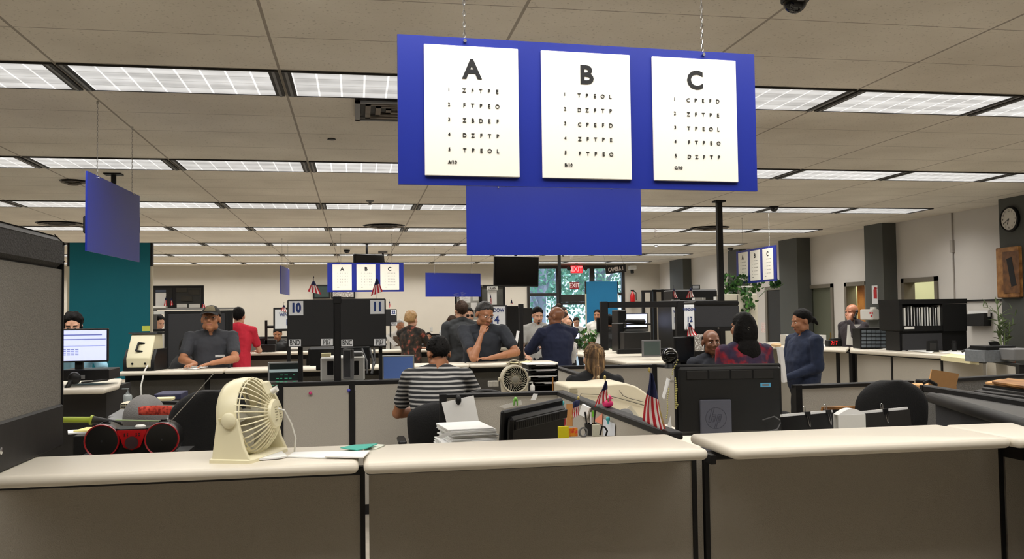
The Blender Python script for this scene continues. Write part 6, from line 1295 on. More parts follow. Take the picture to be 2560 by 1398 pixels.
# ---------------------------------------------------------------- people
cloth_tex=bpy.data.textures.new('folds','CLOUDS'); cloth_tex.noise_scale=.11
def smooth(a,b,x): t=max(0,min(1,(x-a)/(b-a))); return t*t*(3-2*t)
def remesh(o,vox,it=2,fold=0):
    r=o.modifiers.new('skin','REMESH'); r.mode='VOXEL'; r.voxel_size=vox; r.use_smooth_shade=True
    if fold: d=o.modifiers.new('folds','DISPLACE'); d.texture=cloth_tex; d.strength=fold; d.mid_level=.5; d.texture_coords='LOCAL'
    s_=o.modifiers.new('s','SMOOTH'); s_.factor=.5; s_.iterations=it
    return o
def person(label,x,y,rz=0,h=1.72,lean=0,leanx=0,yaw=0,pitch=0,roll=0,skin=None,shirt=None,pants=None,hair='short',hairm=None,aL=None,aR=None,sleeve='short',w=1.0,vox=.011,seated=False,z0=None,fingers=True,shirtlen=.0,neck=True,face=True,beard=None,extra=None,belly=.0,seat=.5,legs=True,collar=None,fistL=False,fistR=False,brow=True,hs=1.06,shrug=0.0):
    # local frame: the person faces -Y, their left hand is at +X
    skin=skin or skinA; shirt=shirt or mat('grey_tee',(120,120,118),.9,nz=.05); pants=pants or mat('dark_trousers',(30,31,36),.9,nz=.1)
    k=h/1.72; t=thing('person',label,'person',(x,y,z0 or 0),rz)
    V=lambda a,b,c: Vector((a,b,c))*k
    pel=V(0,.04,.965) if not seated else Vector((0,.1,seat+.13))
    Rl=Euler((-lean*-1 if False else lean,leanx,0)).to_matrix()       # lean>0 tips the chest forward (-Y)
    def up(v): return pel+Rl@(Vector(v)*k)
    N=up((0,0,.505)); Hc=N+Rl@V(0,0,.055)+V(0,-.018,.085+(.11*(hs-1)))
    Rh=Matrix.Rotation(yaw,3,'Z')@Matrix.Rotation(pitch,3,'X')@Matrix.Rotation(roll,3,'Y')   # pitch>0 looks down
    def hd(p): return Hc+Rh@(Vector(p)*k*hs)
    SL=up((.185*w,0,.448+shrug)); SR=up((-.185*w,0,.448+shrug))
    def arm(a,S,sg):
        if a is None:
            e=S+V(sg*.04,.02,-.29); wr=e+V(0,-.05,-.25); return e,wr,wr+V(0,-.01,-.09)
        return tuple(Vector(q) for q in a)
    EL,WL,HL=arm(aL,SL,1); ER,WR,HR=arm(aR,SR,-1)
    m=MB()
    # head
    ke=k*hs
    def el(c,r,n=20,kk=14): m.ell(hd(c),(1,1,1),n=n,k=kk,M=(Rh@Matrix.Diagonal((r[0]*ke,r[1]*ke,r[2]*ke))).to_4x4())
    el((0,.012,.035),(.075,.094,.085)); el((0,-.028,-.03),(.062,.062,.075)); el((0,-.05,-.082),(.034,.036,.028)); 
    for s_ in(-1,1): el((s_*.036,-.055,-.02),(.030,.034,.030),12,8); el((s_*.047,-.018,-.062),(.022,.04,.032),12,8); el((s_*.079,.012,-.002),(.010,.020,.032),10,8)
    def cp(a,b,r0,r1,mm=None): (mm or m).cap(hd(a),hd(b),r0*ke,r1*ke,n=10)
    if face:
        cp((0,-.082,.018),(0,-.108,-.022),.010,.0125); el((.011,-.096,-.028),(.009,.010,.007),8,6); el((-.011,-.096,-.028),(.009,.010,.007),8,6)
        cp((-.04,-.072,.030),(.04,-.072,.030),.013,.013); 
        for z in(-.052,-.062): cp((-.016,-.083,z),(.016,-.083,z),.0075,.0075)
    # neck, torso core, arms
    m.cap(N-Rl@V(0,0,.04),hd((0,.015,-.05)),.056*k*(.9+.1*w),.050*k)
    def ring(c,rx,ry,n=20): return [c+Rl@Vector((rx*k*math.copysign(abs(math.cos(a))**.85,math.cos(a)),ry*k*math.sin(a),0)) for a in [2*PI*i/n for i in range(n)]]
    def torso(mm,g,bot=-.06):
        prof=[(bot,.16,.11),(.05,.165,.115+belly*.5),(.15,.155,.11+belly),(.25,.165,.115+belly*.8),(.35,.182,.12+belly*.2),(.42,.185,.105),(.465,.14,.085),(.50,.075,.065)]
        mm.loft([ring(up((0,-.0-(belly*.5 if 0<z<.3 else 0),z)),rx*w+g,ry*(.6+.4*w)+g) for z,rx,ry in prof])
        mm.cap(SL,SR,.062*k+g,.062*k+g)
        for S_ in(SL,SR): mm.cap(N+Rl@V(0,.012,.022+shrug*.5),N.lerp(S_,.80)+V(0,.005,.012),.050*k+g,.046*k+g)
    torso(m,-.012,bot=-.05)
    for S,E_,W_,H_,sg in((SL,EL,WL,HL,1),(SR,ER,WR,HR,-1)):
        m.cap(S,E_,.047*k*w,.039*k*w); m.cap(E_,W_,.041*k*w,.027*k)
        m.cap(E_.lerp(W_,.15),E_.lerp(W_,.4),.042*k*w,.038*k*w)
        d=(H_-W_).normalized(); 
        # palm and five fingers
        fist=(fistL if sg>0 else fistR)
        side=d.cross(Vector((0,0,1))); side=side.normalized() if side.length>.2 else Vector((1,0,0)); nrm=side.cross(d).normalized()
        if nrm.z<0: nrm=-nrm
        q=Matrix((side,d,nrm)).transposed(); pc=W_+d*.05*k
        m.ell(pc,(1,1,1),n=14,k=10,M=(q@Matrix.Diagonal((.041*k,.052*k,.017*k))).to_4x4())
        if fingers:
            for i,(u,L_) in enumerate(((-.030,.062),(-.010,.075),(.011,.070),(.031,.055))):
                b=pc+q@(Vector((u,.038,0))*k); c1=b+q@(Vector((u*.25,L_*.5,.0 if not fist else -.006))*k); 
                if fist: c2=c1+q@(Vector((0,.004,-.03))*k); c3=c2+q@(Vector((0,-.026,-.006))*k)
                else: c2=c1+q@(Vector((u*.1,L_*.3,-.012))*k); c3=c2+q@(Vector((0,L_*.12,-.016))*k)
                m.cap(b,c1,.0095*k,.0088*k,n=8); m.cap(c1,c2,.0088*k,.0082*k,n=8); m.cap(c2,c3,.0082*k,.0072*k,n=8)
            b=pc+q@(Vector((-.030*sg*(-1 if False else 1),-.012,0))*k); tq=pc+q@(Vector((-.058*sg,.022,-.004))*k); m.cap(b,tq,.013*k,.010*k,n=8); m.cap(tq,tq+q@(Vector((-.004*sg,.03,-.006))*k),.010*k,.008*k,n=8)
    # legs
    hipx=.085*k
    if seated: K=[Vector((s_*.12,-.32,seat+.06)) for s_ in(-1,1)]; AN=[Vector((s_*.13,-.28,.09)) for s_ in(-1,1)]
    else: K=[Vector((s_*.10,.0,.50*k)) for s_ in(-1,1)]; AN=[Vector((s_*.11,.05,.09*k)) for s_ in(-1,1)]
    for i,s_ in enumerate((-1,1)):
        hp=pel+Vector((s_*hipx,0,-.05))
        m.cap(hp,K[i],.075*k,.052*k); m.cap(K[i],AN[i],.05*k,.034*k); m.cap(AN[i],AN[i]+Vector((0,-.12,-.045)),.034,.026)
    body=m.obj('body',skin,t); remesh(body,vox,3 if vox<.008 else 2)
    # clothes
    s=MB(); torso(s,.010,bot=-.06-shirtlen)
    for S,E_,W_ in((SL,EL,WL),(SR,ER,WR)):
        if sleeve=='short': s.cap(S,S.lerp(E_,.62),.068*k*w,.062*k*w)
        elif sleeve=='long': s.cap(S,E_,.066*k*w,.055*k*w); s.cap(E_,E_.lerp(W_,.93),.055*k*w,.041*k)
        else: s.cap(S,S.lerp(E_,.2),.062*k*w,.055*k*w)
    if collar: 
        s.cap(N+Rl@V(-.05,-.05,.0),N+Rl@V(-.015,-.085,-.06),.016,.012); s.cap(N+Rl@V(.05,-.05,.0),N+Rl@V(.015,-.085,-.06),.016,.012); s.cap(N+Rl@V(-.055,.03,.02),N+Rl@V(.055,.03,.02),.018,.018)
    so_=s.obj('shirt',shirt,t); remesh(so_,max(.009,vox),2,.024)
    if legs:
        p=MB(); p.loft([ring(pel+Vector((0,0,z)),rx*w,ry*(.6+.4*w)) for z,rx,ry in((-.13,.14,.11),(-.05,.168,.125),(.04,.170,.122))])
        for i,s_ in enumerate((-1,1)):
            hp=pel+Vector((s_*hipx,0,-.05)); p.cap(hp,K[i],.088*k*w,.068*k); p.cap(K[i],AN[i],.066*k,.052*k)
        po=p.obj('trousers',pants,t); remesh(po,.014,2,.01)
        for i in(0,1):
            q=MB(); q.cap(AN[i]+Vector((0,.03,-.045)),AN[i]+Vector((0,-.14,-.055)),.042,.035); q.obj('shoe',black,t)
    # face details
    if face:
        for s_ in(-1,1):
            e=MB(); e.ell(hd((s_*.031,-.0735,.006)),(1,1,1),n=12,k=8,M=(Rh@Matrix.Diagonal((.0115*ke,.0105*ke,.0065*ke))).to_4x4()); eo=e.obj('eye',eyew,t)
            e=MB(); e.ell(hd((s_*.031,-.0825,.006)),(.006*ke,.0035*ke,.006*ke),n=10,k=6); e.obj('iris',mat('dark_iris',(30,18,12),.2,nz=.05),eo)
        if brow:
            e=MB(); 
            for s_ in(-1,1): cp((s_*.016,-.086,.027),(s_*.046,-.076,.029),.0042,.003,e)
            e.obj('eyebrows',hairm or hairb,t)
        e=MB(); cp((-.017,-.089,-.057),(.017,-.089,-.057),.0042,.0042,e); e.obj('lips',lipm,t)
    if beard:
        e=MB(); cp((-.014,-.092,-.044),(.014,-.092,-.044),.0045,.0045,e); e.ell(hd((0,-.082,-.082)),(.02,.014,.016)); e.obj('beard',hairm or hairb,t)
    hm=hairm or hairb
    if hair!='bald' or True:
        g=MB(); vs=[];n=48;kk=40;rr=random.Random(int(abs(x*100+y*10)))
        amp={'curly':.10,'buzz':.0,'short':.02}.get(hair,.02)
        base={'buzz':1.0,'bald':.0,'fringe':.995,'curly':1.16}.get(hair,1.045)
        if beard: base=1.10
        def shp(u,v):
            th=PI*v-PI/2; ph=2*PI*u; d=Vector((math.cos(th)*math.cos(ph),math.cos(th)*math.sin(ph),math.sin(th)))
            yn=d.y/max(.25,math.sqrt(d.x*d.x+d.y*d.y)); thr=-.13-.66*max(-1,min(1,yn))-(.12 if yn>.5 else 0)+.04*math.sin(ph*11)+.035*math.sin(ph*23+1)-(.10 if hair in('long','pony','curly','bun') and abs(d.x)>.5 else 0)
            if hair=='fringe': inn=smooth(-.1,.1,d.y-.0)*(1-smooth(.15,.4,d.z))*smooth(-.65,-.5,d.z)
            else: inn=smooth(thr-.05,thr+.05,d.z)
            if hair in('long','pony','bun','curly') and d.y>0: inn=smooth(-.85,-.55,d.z)
            bump_=amp*(math.sin(d.x*23+d.z*17)*math.sin(d.y*19+2+d.z*11)); r=(.88+(base-.88)*inn)*(1+bump_*inn)
            c_=math.cos(th); q_=(max(c_,.02)**.70/max(c_,.02)) if d.z<0 else 1; r=.88+.125*inn+(base-1.005)*smooth(thr-.02,thr+.55,d.z)+r*0+(bump_*inn if amp else 0) if hair!='fringe' else r; r+=(.05*max(0,d.z) if hair=='short' else 0)*inn; return hd((d.x*.0795*r*q_,.014+d.y*.099*r*q_,.035+d.z*.092*r))
        if hair not in('bald',):
            g.grid(shp,n,kk); 
            if hair=='short' and vox<.0105:
                for q in range(150):
                    z_=rr.uniform(-.5,1); a_=rr.uniform(0,2*PI); c_=math.sqrt(1-z_*z_); d=Vector((c_*math.cos(a_),c_*math.sin(a_),z_)); yn=math.sin(a_)
                    if z_<-.05-.62*yn+.12 or (yn>.3 and z_<-.35): continue
                    rad=1.0+.035*smooth(-.2,.7,z_); tan=Vector((-d.x*d.y,1-d.y*d.y,-d.y*d.z)); tan=tan.normalized() if tan.length>.1 else Vector((1,0,0)); tan=(tan+Vector((rr.uniform(-.5,.5),0,rr.uniform(-.3,.3)))).normalized()
                    pc=Vector((d.x*.0795*rad,.014+d.y*.099*rad,.035+d.z*.092*rad)); L2=rr.uniform(.012,.022); g.cap(hd(pc-tan*L2*.9-d*.004),hd(pc+tan*L2),.0065*k,.0038*k,n=6)
            if hair=='long':
                g.ell(hd((0,.05,-.03)),(1,1,1),M=(Rh@Matrix.Diagonal((.112*k,.085*k,.17*k))).to_4x4()); g.ell(hd((0,.08,-.2)),(.12*k,.065*k,.17*k)); g.ell(hd((.06,.03,-.1)),(.045*k,.05*k,.15*k)); g.ell(hd((-.06,.03,-.1)),(.045*k,.05*k,.15*k))
            if hair=='pony': 
                for q in(((0,.1,-.02),(.0,.13,-.09),.03,.028),((.0,.13,-.09),(-.02,.12,-.2),.03,.02),((-.02,.12,-.2),(-.05,.1,-.26),.02,.008)): g.cap(hd(q[0]),hd(q[1]),q[2]*k,q[3]*k)
            if hair=='bun': g.ell(hd((0,.115,-.01)),(.036*k,.036*k,.036*k)); g.cap(hd((0,.13,-.02)),hd((0,.15,-.06)),.026*k,.014*k)
            if hair=='topbun': g.ell(hd((0,.06,.135)),(.038*k,.038*k,.032*k))
            if hair=='curly':
                for q in range(46):
                    a_=rr.uniform(0,2*PI); b_=rr.uniform(-.35,1.3); g.ell(hd((.088*math.cos(a_)*math.cos(b_),.02+.10*math.sin(a_)*math.cos(b_) if math.sin(a_)>-.5 or b_>.7 else .05,.035+.105*math.sin(b_))),(.022*k,.022*k,.02*k),n=8,k=6)
            o=g.obj('hair',hm,t)
            if hair not in('buzz','fringe','short'): remesh(o,.008 if vox<.01 else .012,1,.01 if hair=='long' else 0)
    if extra: extra(t,hd,up,k,Rh,N,SL,SR)
    return t
def glasses(t,hd,k,m=None,dark_=False):
    g=MB()
    for s_ in(-1,1):
        c=(s_*.033,-.098,.006); pts=[hd((c[0]+.024*math.cos(a),c[1]+.003*abs(s_),c[2]+.016*math.sin(a))) for a in [2*PI*i/14 for i in range(15)]]; g.tube(pts,.0017,n=5); g.cyl(hd((s_*.057,-.095,.010)),hd((s_*.080,.01,.008)),.0017,n=5)
    g.cyl(hd((-.010,-.099,.010)),hd((.010,-.099,.010)),.0017,n=5); o=g.obj('eyeglasses',m or chrome,t)
    if dark_: 
        l=MB(); 
        for s_ in(-1,1): l.ell(hd((s_*.033,-.097,.006)),(.022,.004,.014)); 
        l.obj('dark_lenses',mat('sunglass_lens',(14,14,16),.15,nz=.05),o)
    return o
def headpos(px,py,Y): return A(px,py,Y)
# floor position that brings a standing, upright head centre to the photo's pixel
def stand(px,Y,dx=0,dy=0): p=A(px,790,Y); return p.x+dx,Y+dy
def height_for(py,px,Y): return A(px,py,Y).z        # z of the crown
RAD=math.radians
# 1 the man in the cap, forearms crossed on the second counter
def capx(t,hd,up,k,Rh,N,SL,SR):
    c=MB()
    def cf(u,v):
        th=v*PI/2*1.0; ph=2*PI*u; r=1.09; return hd((.0795*r*math.cos(th)*math.cos(ph),.012+.100*r*math.cos(th)*math.sin(ph),.045+.080*r*math.sin(th)))
    c.grid(cf,28,10); q=c.obj('cap_crown',mat('camo_cap',(40,38,34),.8,nz=.3,scale=60),t)
    c=MB(); R_=[]
    for i in range(9):
        u=-1+2*i/8; a=hd((.080*u,-.078-.02*(1-u*u),.050)); b=hd((.076*u,-.112-.075*(1-u*u),.034-.020*u*u)); R_.append([a+Vector((0,0,.003)),b+Vector((0,0,.003)),b,a])
    c.loft(R_,False); c.obj('cap_brim',mat('cap_brim_navy',(30,30,34),.8,nz=.1),q)
    c=MB(); c.grid(lambda u,v: hd((.0795*1.10*math.cos(.25+v*.75)*math.cos(-PI/2+(u-.5)*1.2),.012+.100*1.105*math.cos(.25+v*.75)*math.sin(-PI/2+(u-.5)*1.2),.045+.081*1.10*math.sin(.25+v*.75))),8,5); c.obj('cap_patch',mat('khaki_cap_patch',(128,118,92),.8,nz=.35,scale=90),q)
    c=MB(); p=up((.105,-.145,.30)); c.box(p.x-.05,p.x+.05,p.y-.012,p.y,p.z-.013,p.z+.013); c.obj('shirt_logo',mat('white_stitching',(216,216,214),.8,nz=.3,scale=90),t)
cx0=A(533,790,10.12)
polo=mat('charcoal_polo',(58,60,66),.85,nz=.1,scale=12)
person('man in a cap and charcoal polo leaning with folded forearms on the second counter',cx0.x-.03,10.30,0,h=1.69,lean=.30,pitch=-.16,skin=skinA,shirt=polo,hair='short',hairm=hairb,w=1.2,belly=.03,vox=.0075,collar=True,
  aL=((.275,-.30,1.16),(.06,-.50,1.125),(-.03,-.52,1.105)),aR=((-.27,-.28,1.16),(-.11,-.44,1.12),(-.18,-.56,1.10)),extra=capx,hs=1.22,shrug=.015)
# 2 red shirt, back
p=A(598,790,13.4); person('young man in a red polo shirt seen from behind, behind the man in the cap',p.x,13.35,PI-.12,h=1.72,lean=.04,skin=skinB,shirt=mat('red_polo',(200,36,58),.85,nz=.06),hair='short',w=1.06,shirtlen=.12,collar=True,vox=.009,
  aR=((-.27,-.10,1.12),(-.17,-.42,1.10),(-.12,-.5,1.1)))
# 3 woman in black, left
p=A(457,830,12.2); person('dark-haired woman in black seated in profile left of the man in the cap',p.x-.12,12.4,PI/2+.5,h=1.6,lean=.5,yaw=.0,skin=skinB,shirt=mat('black_jacket',(26,26,28),.9,nz=.2),hair='long',sleeve='long',seated=True,seat=.55,w=1.05,vox=.012)
chair('stool of the woman in black at left',A(440,830,12.4).x-.1,12.5,PI/2+.5,zt=.75,hb=.2,arms=False,z0=.5)
# 4 man behind the lit monitor at left
p=A(182,830,9.0); person('dark-haired clerk in a pale blue shirt, half hidden behind the lit monitor at left',p.x,9.0,.2,h=1.63,pitch=.2,skin=skinB,shirt=mat('pale_blue_shirt',(150,200,225),.85,nz=.08),hair='curly',lean=.1,vox=.012,
  aL=((.3,-.1,1.05),(.34,-.4,1.1),(.3,-.5,1.1)))
# 5 face between backdrop and cubicle
p=A(394,830,14.2); person('pale person looking down, glimpsed between the teal backdrop and the dark cubicle wall',p.x,14.3,.9,h=1.64,pitch=.4,skin=skinB,shirt=mat('black_jacket',(26,26,28),.9,nz=.2),hair='short',vox=.014,fingers=False)
# 6 woman clerk under WINDOW 16
p=A(691,850,15.4); person('small distant woman clerk with dark hair looking down below the WINDOW 16 board',p.x,15.6,0,h=1.5,seated=True,seat=.62,lean=.1,pitch=.35,skin=skinD,shirt=black,hair='bun',vox=.014,fingers=False)
# 7 white-haired man
p=A(1003,830,16.6); person('smiling white-haired man in a white shirt behind the curly-haired woman',p.x,16.8,.25,h=1.50,skin=skinA,shirt=mat('white_shirt',(222,220,214),.85,nz=.04),hair='short',hairm=hairg,w=1.15,vox=.013,fingers=False,sleeve='long')
# 8 curly blonde woman
def paperin(t,hd,up,k,Rh,N,SL,SR): pass
flor=blotch('dark_floral_print',[(26,24,22),(34,30,26),(46,38,30),(56,44,34),(70,50,38),(150,78,64)],15)
p=A(1030,830,13.5); person('curly blond woman in a dark floral blouse standing at the third counter, facing away',p.x,13.42,PI*.80,h=1.63,skin=skinB,shirt=flor,hair='curly',hairm=hairbl,sleeve='long',vox=.010,w=1.02,
  aL=((.24,-.14,1.12),(.10,-.40,1.10),(.04,-.48,1.1)),aR=((-.24,-.12,1.12),(-.13,-.38,1.12),(-.1,-.47,1.12)))
sheet('paper_sheet','white paper in the hands of the curly-haired woman','paper',[(962,838),(968,836),(996,862),(984,866)],13.75,paper)
# 9,10 small faces
for px,lb,sk in((1050,'small distant clerk with dark hair, only the face showing over the far counter, left one',skinB),(1069,'small distant clerk with dark hair, only the face showing over the far counter, right one',skinD)):
    p=A(px,830,19.2); person(lb,p.x+(-.05 if px<1060 else .05),19.1 if px<1060 else 19.5,0,h=1.5,seated=True,seat=.42,skin=sk,shirt=black,hair='bun',vox=.016,fingers=False)
# 11 grey shirt person
p=A(1122,810,15.5); person('brown-haired person in a pale grey shirt bending, left of the man in the black T-shirt',p.x,15.9,.6,h=1.6,lean=.35,pitch=.5,skin=skinB,shirt=mat('pale_grey_tee',(176,178,180),.9,nz=.05),hair='bun',hairm=hairbr,vox=.013,fingers=False)
# 12 black tee, back
p=A(1152,790,12.2); person('man in a black T-shirt seen from behind, next to the man in glasses',p.x,12.2,PI+.15,h=1.76,skin=skinB,shirt=mat('black_tee',(42,44,46),.9,nz=.1),hair='short',hairm=hairbr,w=1.12,vox=.010)
# 14 man with a dark cap between
p=A(1176,795,13.4); person('man with a dark cap and sunglasses, face half hidden behind the man in glasses',p.x,13.6,.1,h=1.68,skin=skinB,shirt=black,hair='short',vox=.013,fingers=False,extra=lambda t,hd,up,k,Rh,N,SL,SR: glasses(t,hd,k,black,True))
# 13 leaning man in glasses, chin on fist
p=A(1200,790,10.1)
person('heavy man in glasses leaning on the second counter, fist at his face',p.x+.02,10.28,.12,h=1.725,lean=.42,yaw=.30,pitch=.30,roll=.16,skin=skinD,shirt=mat('dark_grey_shirt',(40,44,52),.85,nz=.12,scale=10),hair='short',hairm=mat('greying_hair',(34,32,31),.5,nz=.5,scale=60,bump=.6),w=1.25,belly=.03,vox=.0075,collar=True,hs=1.2,shrug=.03,
  aR=((-.22,-.56,1.13),(-.115,-.50,1.37),(-.085,-.47,1.45)),aL=((.33,-.36,1.17),(-.04,-.56,1.12),(-.15,-.56,1.12)),fistR=True,
  extra=lambda t,hd,up,k,Rh,N,SL,SR: glasses(t,hd,k*1.2))
# 15 striped shirt, seated, back
strp=stripes('black_white_striped_knit',(24,25,28),(160,158,154),10,'Z',thr=.64)
p=A(1118,900,6.75); person('boyish man in a black and white striped polo, seated with his back to the camera',p.x-.10,6.55,PI-.25,h=1.70,seated=True,seat=.56,lean=.34,yaw=.5,pitch=.45,shrug=.03,skin=skinD,shirt=strp,hair='short',w=1.12,vox=.008,collar=True,sleeve='short',
  aL=((.33,-.20,.86),(.14,-.42,.86),(.08,-.5,.86)),aR=((-.33,-.22,.84),(-.2,-.46,.9),(-.16,-.54,.9)))
chair('black office chair with a grey arc-shaped back under the man in the striped shirt',A(1140,980,6.4).x-.12,6.62,PI,zt=.98,hb=.4,w=.46)
m=MB(); c=A(1212,985,6.2); m.tube([c+Vector((.155*math.cos(b),0,.07*math.sin(b)-.05)) for b in [PI*i/10 for i in range(11)]],.014,n=8); tag(m.obj('chair_rim',dark),'curved dark chair rim right of the man in the striped shirt','chair')
# 16 grey tee lanyard
def lany(t,hd,up,k,Rh,N,SL,SR):
    m=MB(); m.tube([up((-.05,-.06,.50)),up((-.06,-.125,.38)),up((0.0,-.15,.16))],.005,n=5); m.tube([up((.05,-.06,.50)),up((.06,-.125,.38)),up((0.0,-.15,.16))],.005,n=5); m.obj('lanyard',black,t)
p=A(1350,800,13.3); person('young man in a light grey T-shirt with a black lanyard, looking down behind a counter',p.x,13.45,.1,h=1.67,pitch=.28,skin=skinB,shirt=mat('light_grey_tee',(168,168,164),.9,nz=.05),hair='short',beard=True,w=1.06,vox=.010,extra=lany,
  aR=((-.27,.0,1.08),(-.25,-.22,.98),(-.24,-.3,.95)))
# 17 bald man in navy with baby
p=A(1388,800,10.6)
bp_=person('bald man in a navy sweatshirt seen from behind, holding a baby',p.x+.0,10.6,PI+.32,h=1.66,yaw=.55,skin=mat('skin_bald_tan',(140,92,66),.35,nz=.08,scale=12),shirt=mat('navy_sweatshirt',(28,35,62),.9,nz=.1),hair='bald',hairm=mat('stubble',(70,52,42),.7,nz=.2),sleeve='long',w=1.20,vox=.0085,belly=.02,
  aL=((.29,-.14,1.16),(.05,-.36,1.16),(-.02,-.4,1.18)),aR=((-.24,-.18,1.14),(-.20,-.36,1.2),(-.15,-.42,1.25)),extra=lambda t,hd,up,k,Rh,N,SL,SR: glasses(t,hd,k,black,True))
# 18 baby
p=A(1425,850,10.95); person('bald baby resting on the shoulder of the man in the navy sweatshirt',p.x,10.92,PI+.9,h=.75,z0=.58,yaw=.2,skin=mat('skin_baby',(176,118,92),.5,nz=.06),shirt=mat('baby_white',(206,204,200),.9,nz=.05),hair='bald',vox=.009,fingers=False,hs=1.75,w=.9,legs=True)
# 19-23 people near the door
p=A(1392,795,12.2); person('woman with a small top bun, mostly hidden behind the bald man in navy',p.x,12.3,PI+.4,h=1.68,skin=skinB,shirt=black,hair='topbun',hairm=hairbr,vox=.012,fingers=False)
p=A(1413,810,12.7); person('woman in profile with freckled cheeks right behind the bald man in navy',p.x,12.7,1.2,h=1.60,yaw=-.0,skin=skinB,shirt=mat('tan_blouse',(150,120,100),.9,nz=.1),hair='bun',hairm=hairbr,vox=.011,fingers=False)
p=A(1416,785,20.6); person('tall light-haired person by the door behind the others',p.x,20.8,.8,h=1.72,skin=skinB,shirt=mat('tan_blouse',(150,120,100),.9,nz=.1),hair='curly',hairm=hairbr,vox=.015,fingers=False)
p=A(1425,810,18.6); person('young woman in a black flowered top queueing near the door',p.x+.02,18.8,-.2,h=1.50,skin=skinB,shirt=mat('black_flowered_top',(34,32,34),.9,nz=.5,scale=40),hair='long',vox=.014,fingers=False,sleeve='long')
p=A(1447,810,19.6); person('young woman in a white top looking down in the bright doorway',p.x,19.8,0,h=1.50,pitch=.35,skin=skinB,shirt=mat('white_top',(236,234,230),.9,nz=.03),hair='bun',hairm=hairbr,vox=.014,fingers=False,sleeve='none')
p=A(1500,800,17.8); person('dark-haired man in a white shirt and dark vest half hidden behind the black service frame',p.x,18.0,-.5,h=1.65,skin=skinD,shirt=mat('white_shirt',(222,220,214),.85,nz=.04),hair='short',vox=.014,fingers=False,sleeve='long')
p=A(1535,812,13.6); person('person with black hair bowed behind the black service frame',p.x,13.8,PI,h=1.56,lean=.2,skin=skinD,shirt=black,hair='short',vox=.013,fingers=False)
# 25 blond ponytail woman
def bl(t,hd,up,k,Rh,N,SL,SR):
    g=MB(); g.ell(hd((0,.04,-.02)),(.088*k,.085*k,.12*k)); g.cap(hd((.0,.10,-.07)),hd((.01,.11,-.13)),.045*k,.026*k); g.cap(hd((.01,.11,-.13)),hd((.02,.115,-.15)),.026,.036); g.ell(hd((-.01,.12,-.18)),(.060*k,.026*k,.038*k)); g.cap(hd((.03,.12,-.17)),hd((.10,.06,-.20)),.028,.022); g.cap(hd((.10,.06,-.20)),hd((.20,.0,-.30)),.022,.010)
    o=g.obj('ponytail',blotch('blond_streaked_hair',[(64,48,32),(104,78,50),(160,128,86)],55,st=(1,1,.10)),t); remesh(o,.007,1)
    g=MB(); g.cap(hd((.0,.115,-.10)),hd((.005,.125,-.125)),.014,.014); g.obj('hair_tie',mat('pale_hair_tie',(214,196,160),.7,nz=.1),t)
p=A(1490,900,7.1); person('woman with a streaked blond ponytail and black top, seated with her back to the camera',p.x-.04,7.05,PI,h=1.66,seated=True,seat=.46,lean=.10,shrug=.02,skin=skinB,shirt=mat('black_top',(22,22,24),.9,nz=.1),hair='short',hairm=blotch('blond_streaked_hair',[(64,48,32),(104,78,50),(160,128,86)],55,st=(1,1,.10)),w=.98,vox=.009,sleeve='long',extra=bl)
chair('dark office chair of the woman with the blond ponytail',p.x,6.95,PI,zt=.85,hb=.35,z0=.45)
# 26 smiling bald man
def gl(t,hd,up,k,Rh,N,SL,SR): 
    m=MB(); m.tube([up((-.05,-.06,.50)),up((-.03,-.125,.30)),up((0.0,-.14,.2))],.004,n=5); m.obj('lanyard',white,t)
p=A(1778,850,8.5); person('smiling bald man in a dark navy shirt behind the large monitor',p.x+.07,8.6,.12,h=1.66,seated=True,seat=.51,lean=.05,yaw=-.15,skin=skinC,shirt=mat('dark_navy_shirt',(30,33,42),.85,nz=.1),hair='fringe',hairm=hairb,w=1.08,vox=.0075,extra=gl,hs=1.16)
chair('office chair of the smiling bald man',p.x,8.7,0,zt=.8,hb=.3)
# 27 long dark hair, tie-dye
def clipx(t,hd,up,k,Rh,N,SL,SR):
    m=MB(); p=hd((.02,.118,.0)); m.tube([p+Vector((.012*math.cos(b),.0,.012*math.sin(b))) for b in [2*PI*i/10 for i in range(11)]],.002,n=5); m.obj('hair_clip',chrome,t)
td=blotch('purple_red_tie_dye',[(26,30,56),(44,34,62),(60,30,56),(150,22,36),(40,46,72)],4.5)
p=A(1843,830,7.7); person('person with long wavy black hair and a purple-red tie-dye shirt, back to the camera',p.x-.07,7.5,PI+.18,h=1.74,seated=True,seat=.65,lean=.06,skin=skinD,shirt=td,hair='long',w=1.14,vox=.009,extra=clipx,hs=1.12)
chair('stool of the person in the tie-dye shirt',p.x,7.45,PI,zt=.75,hb=.2,z0=.5,arms=False)
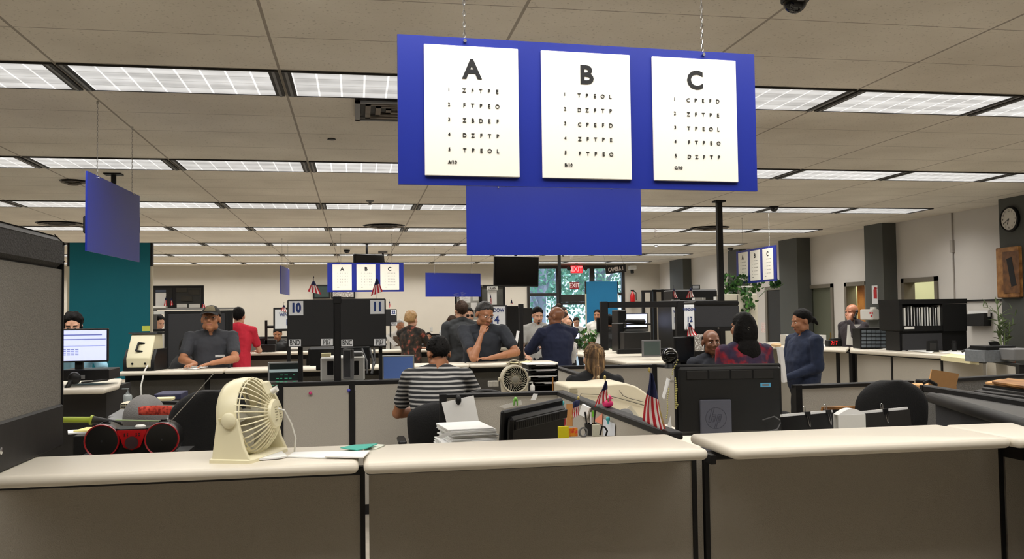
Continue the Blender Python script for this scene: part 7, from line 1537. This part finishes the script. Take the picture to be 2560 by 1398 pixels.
# 28 woman in denim
def folder(t,hd,up,k,Rh,N,SL,SR): pass
den=mat('denim_jacket',(30,40,64),.9,nz=.4,scale=22,bump=.3)
p=A(2008,790,8.0)
wd=person('woman in a blue denim jacket with a dark bun, standing in profile and holding papers',p.x-.01,8.05,-1.5,h=1.585,pitch=.22,skin=skinA,shirt=den,hair='bun',sleeve='long',w=1.2,belly=.03,vox=.008,yaw=-.15,collar=True,
  aL=((.22,.04,1.06),(.12,-.24,.96),(.08,-.32,.93)),aR=((-.22,-.02,1.06),(-.12,-.26,.95),(-.1,-.33,.93)))
m=MB()
for (u,v) in((1,0),): pass
t=thing('papers','white papers and booklet held upright by the woman in denim','paper',tuple(A(1958,940,7.9)),world=True)
P=[(1947,868),(1958,868),(1968,955),(1960,957)]; Q=[A(*q,7.75) for q in P]; m=MB(); m.add(Q+[q+Vector((.0,.05,0)) for q in Q],[(0,1,2,3),(7,6,5,4),(0,3,7,4),(1,0,4,5),(2,1,5,6),(3,2,6,7)]); m.obj('booklet',paper,t)
# 29 bald man on the phone
def phone(t,hd,up,k,Rh,N,SL,SR):
    m=MB(); m.cap(hd((.088,.0,.015)),hd((.095,-.06,-.06)),.014,.014); m.ell(hd((.088,.0,.015)),(.02,.022,.022)); m.ell(hd((.092,-.065,-.065)),(.02,.02,.02)); m.obj('telephone_handset',black,t)
    m=MB(); m.tube([hd((.095,-.07,-.08)),hd((.1,-.1,-.2)),hd((.12,-.12,-.42)),hd((.1,-.1,-.5))],.006,n=5); m.obj('telephone_cord',mat('brown_cord',(110,90,76),.6,nz=.1),t)
p=A(2137,800,11.9); person('bald man talking on a telephone, behind the printed sheet on the right counter',p.x-.06,11.9,-1.25,h=1.66,pitch=.1,skin=mat('skin_bald_pink',(186,126,96),.35,nz=.08,scale=12),shirt=mat('dark_checked_shirt',(52,46,50),.9,nz=.35,scale=60),hair='bald',sleeve='long',w=1.1,vox=.009,extra=phone,
  aL=((.19,-.14,1.24),(.10,-.16,1.44),(.095,-.14,1.52)),fistL=True)
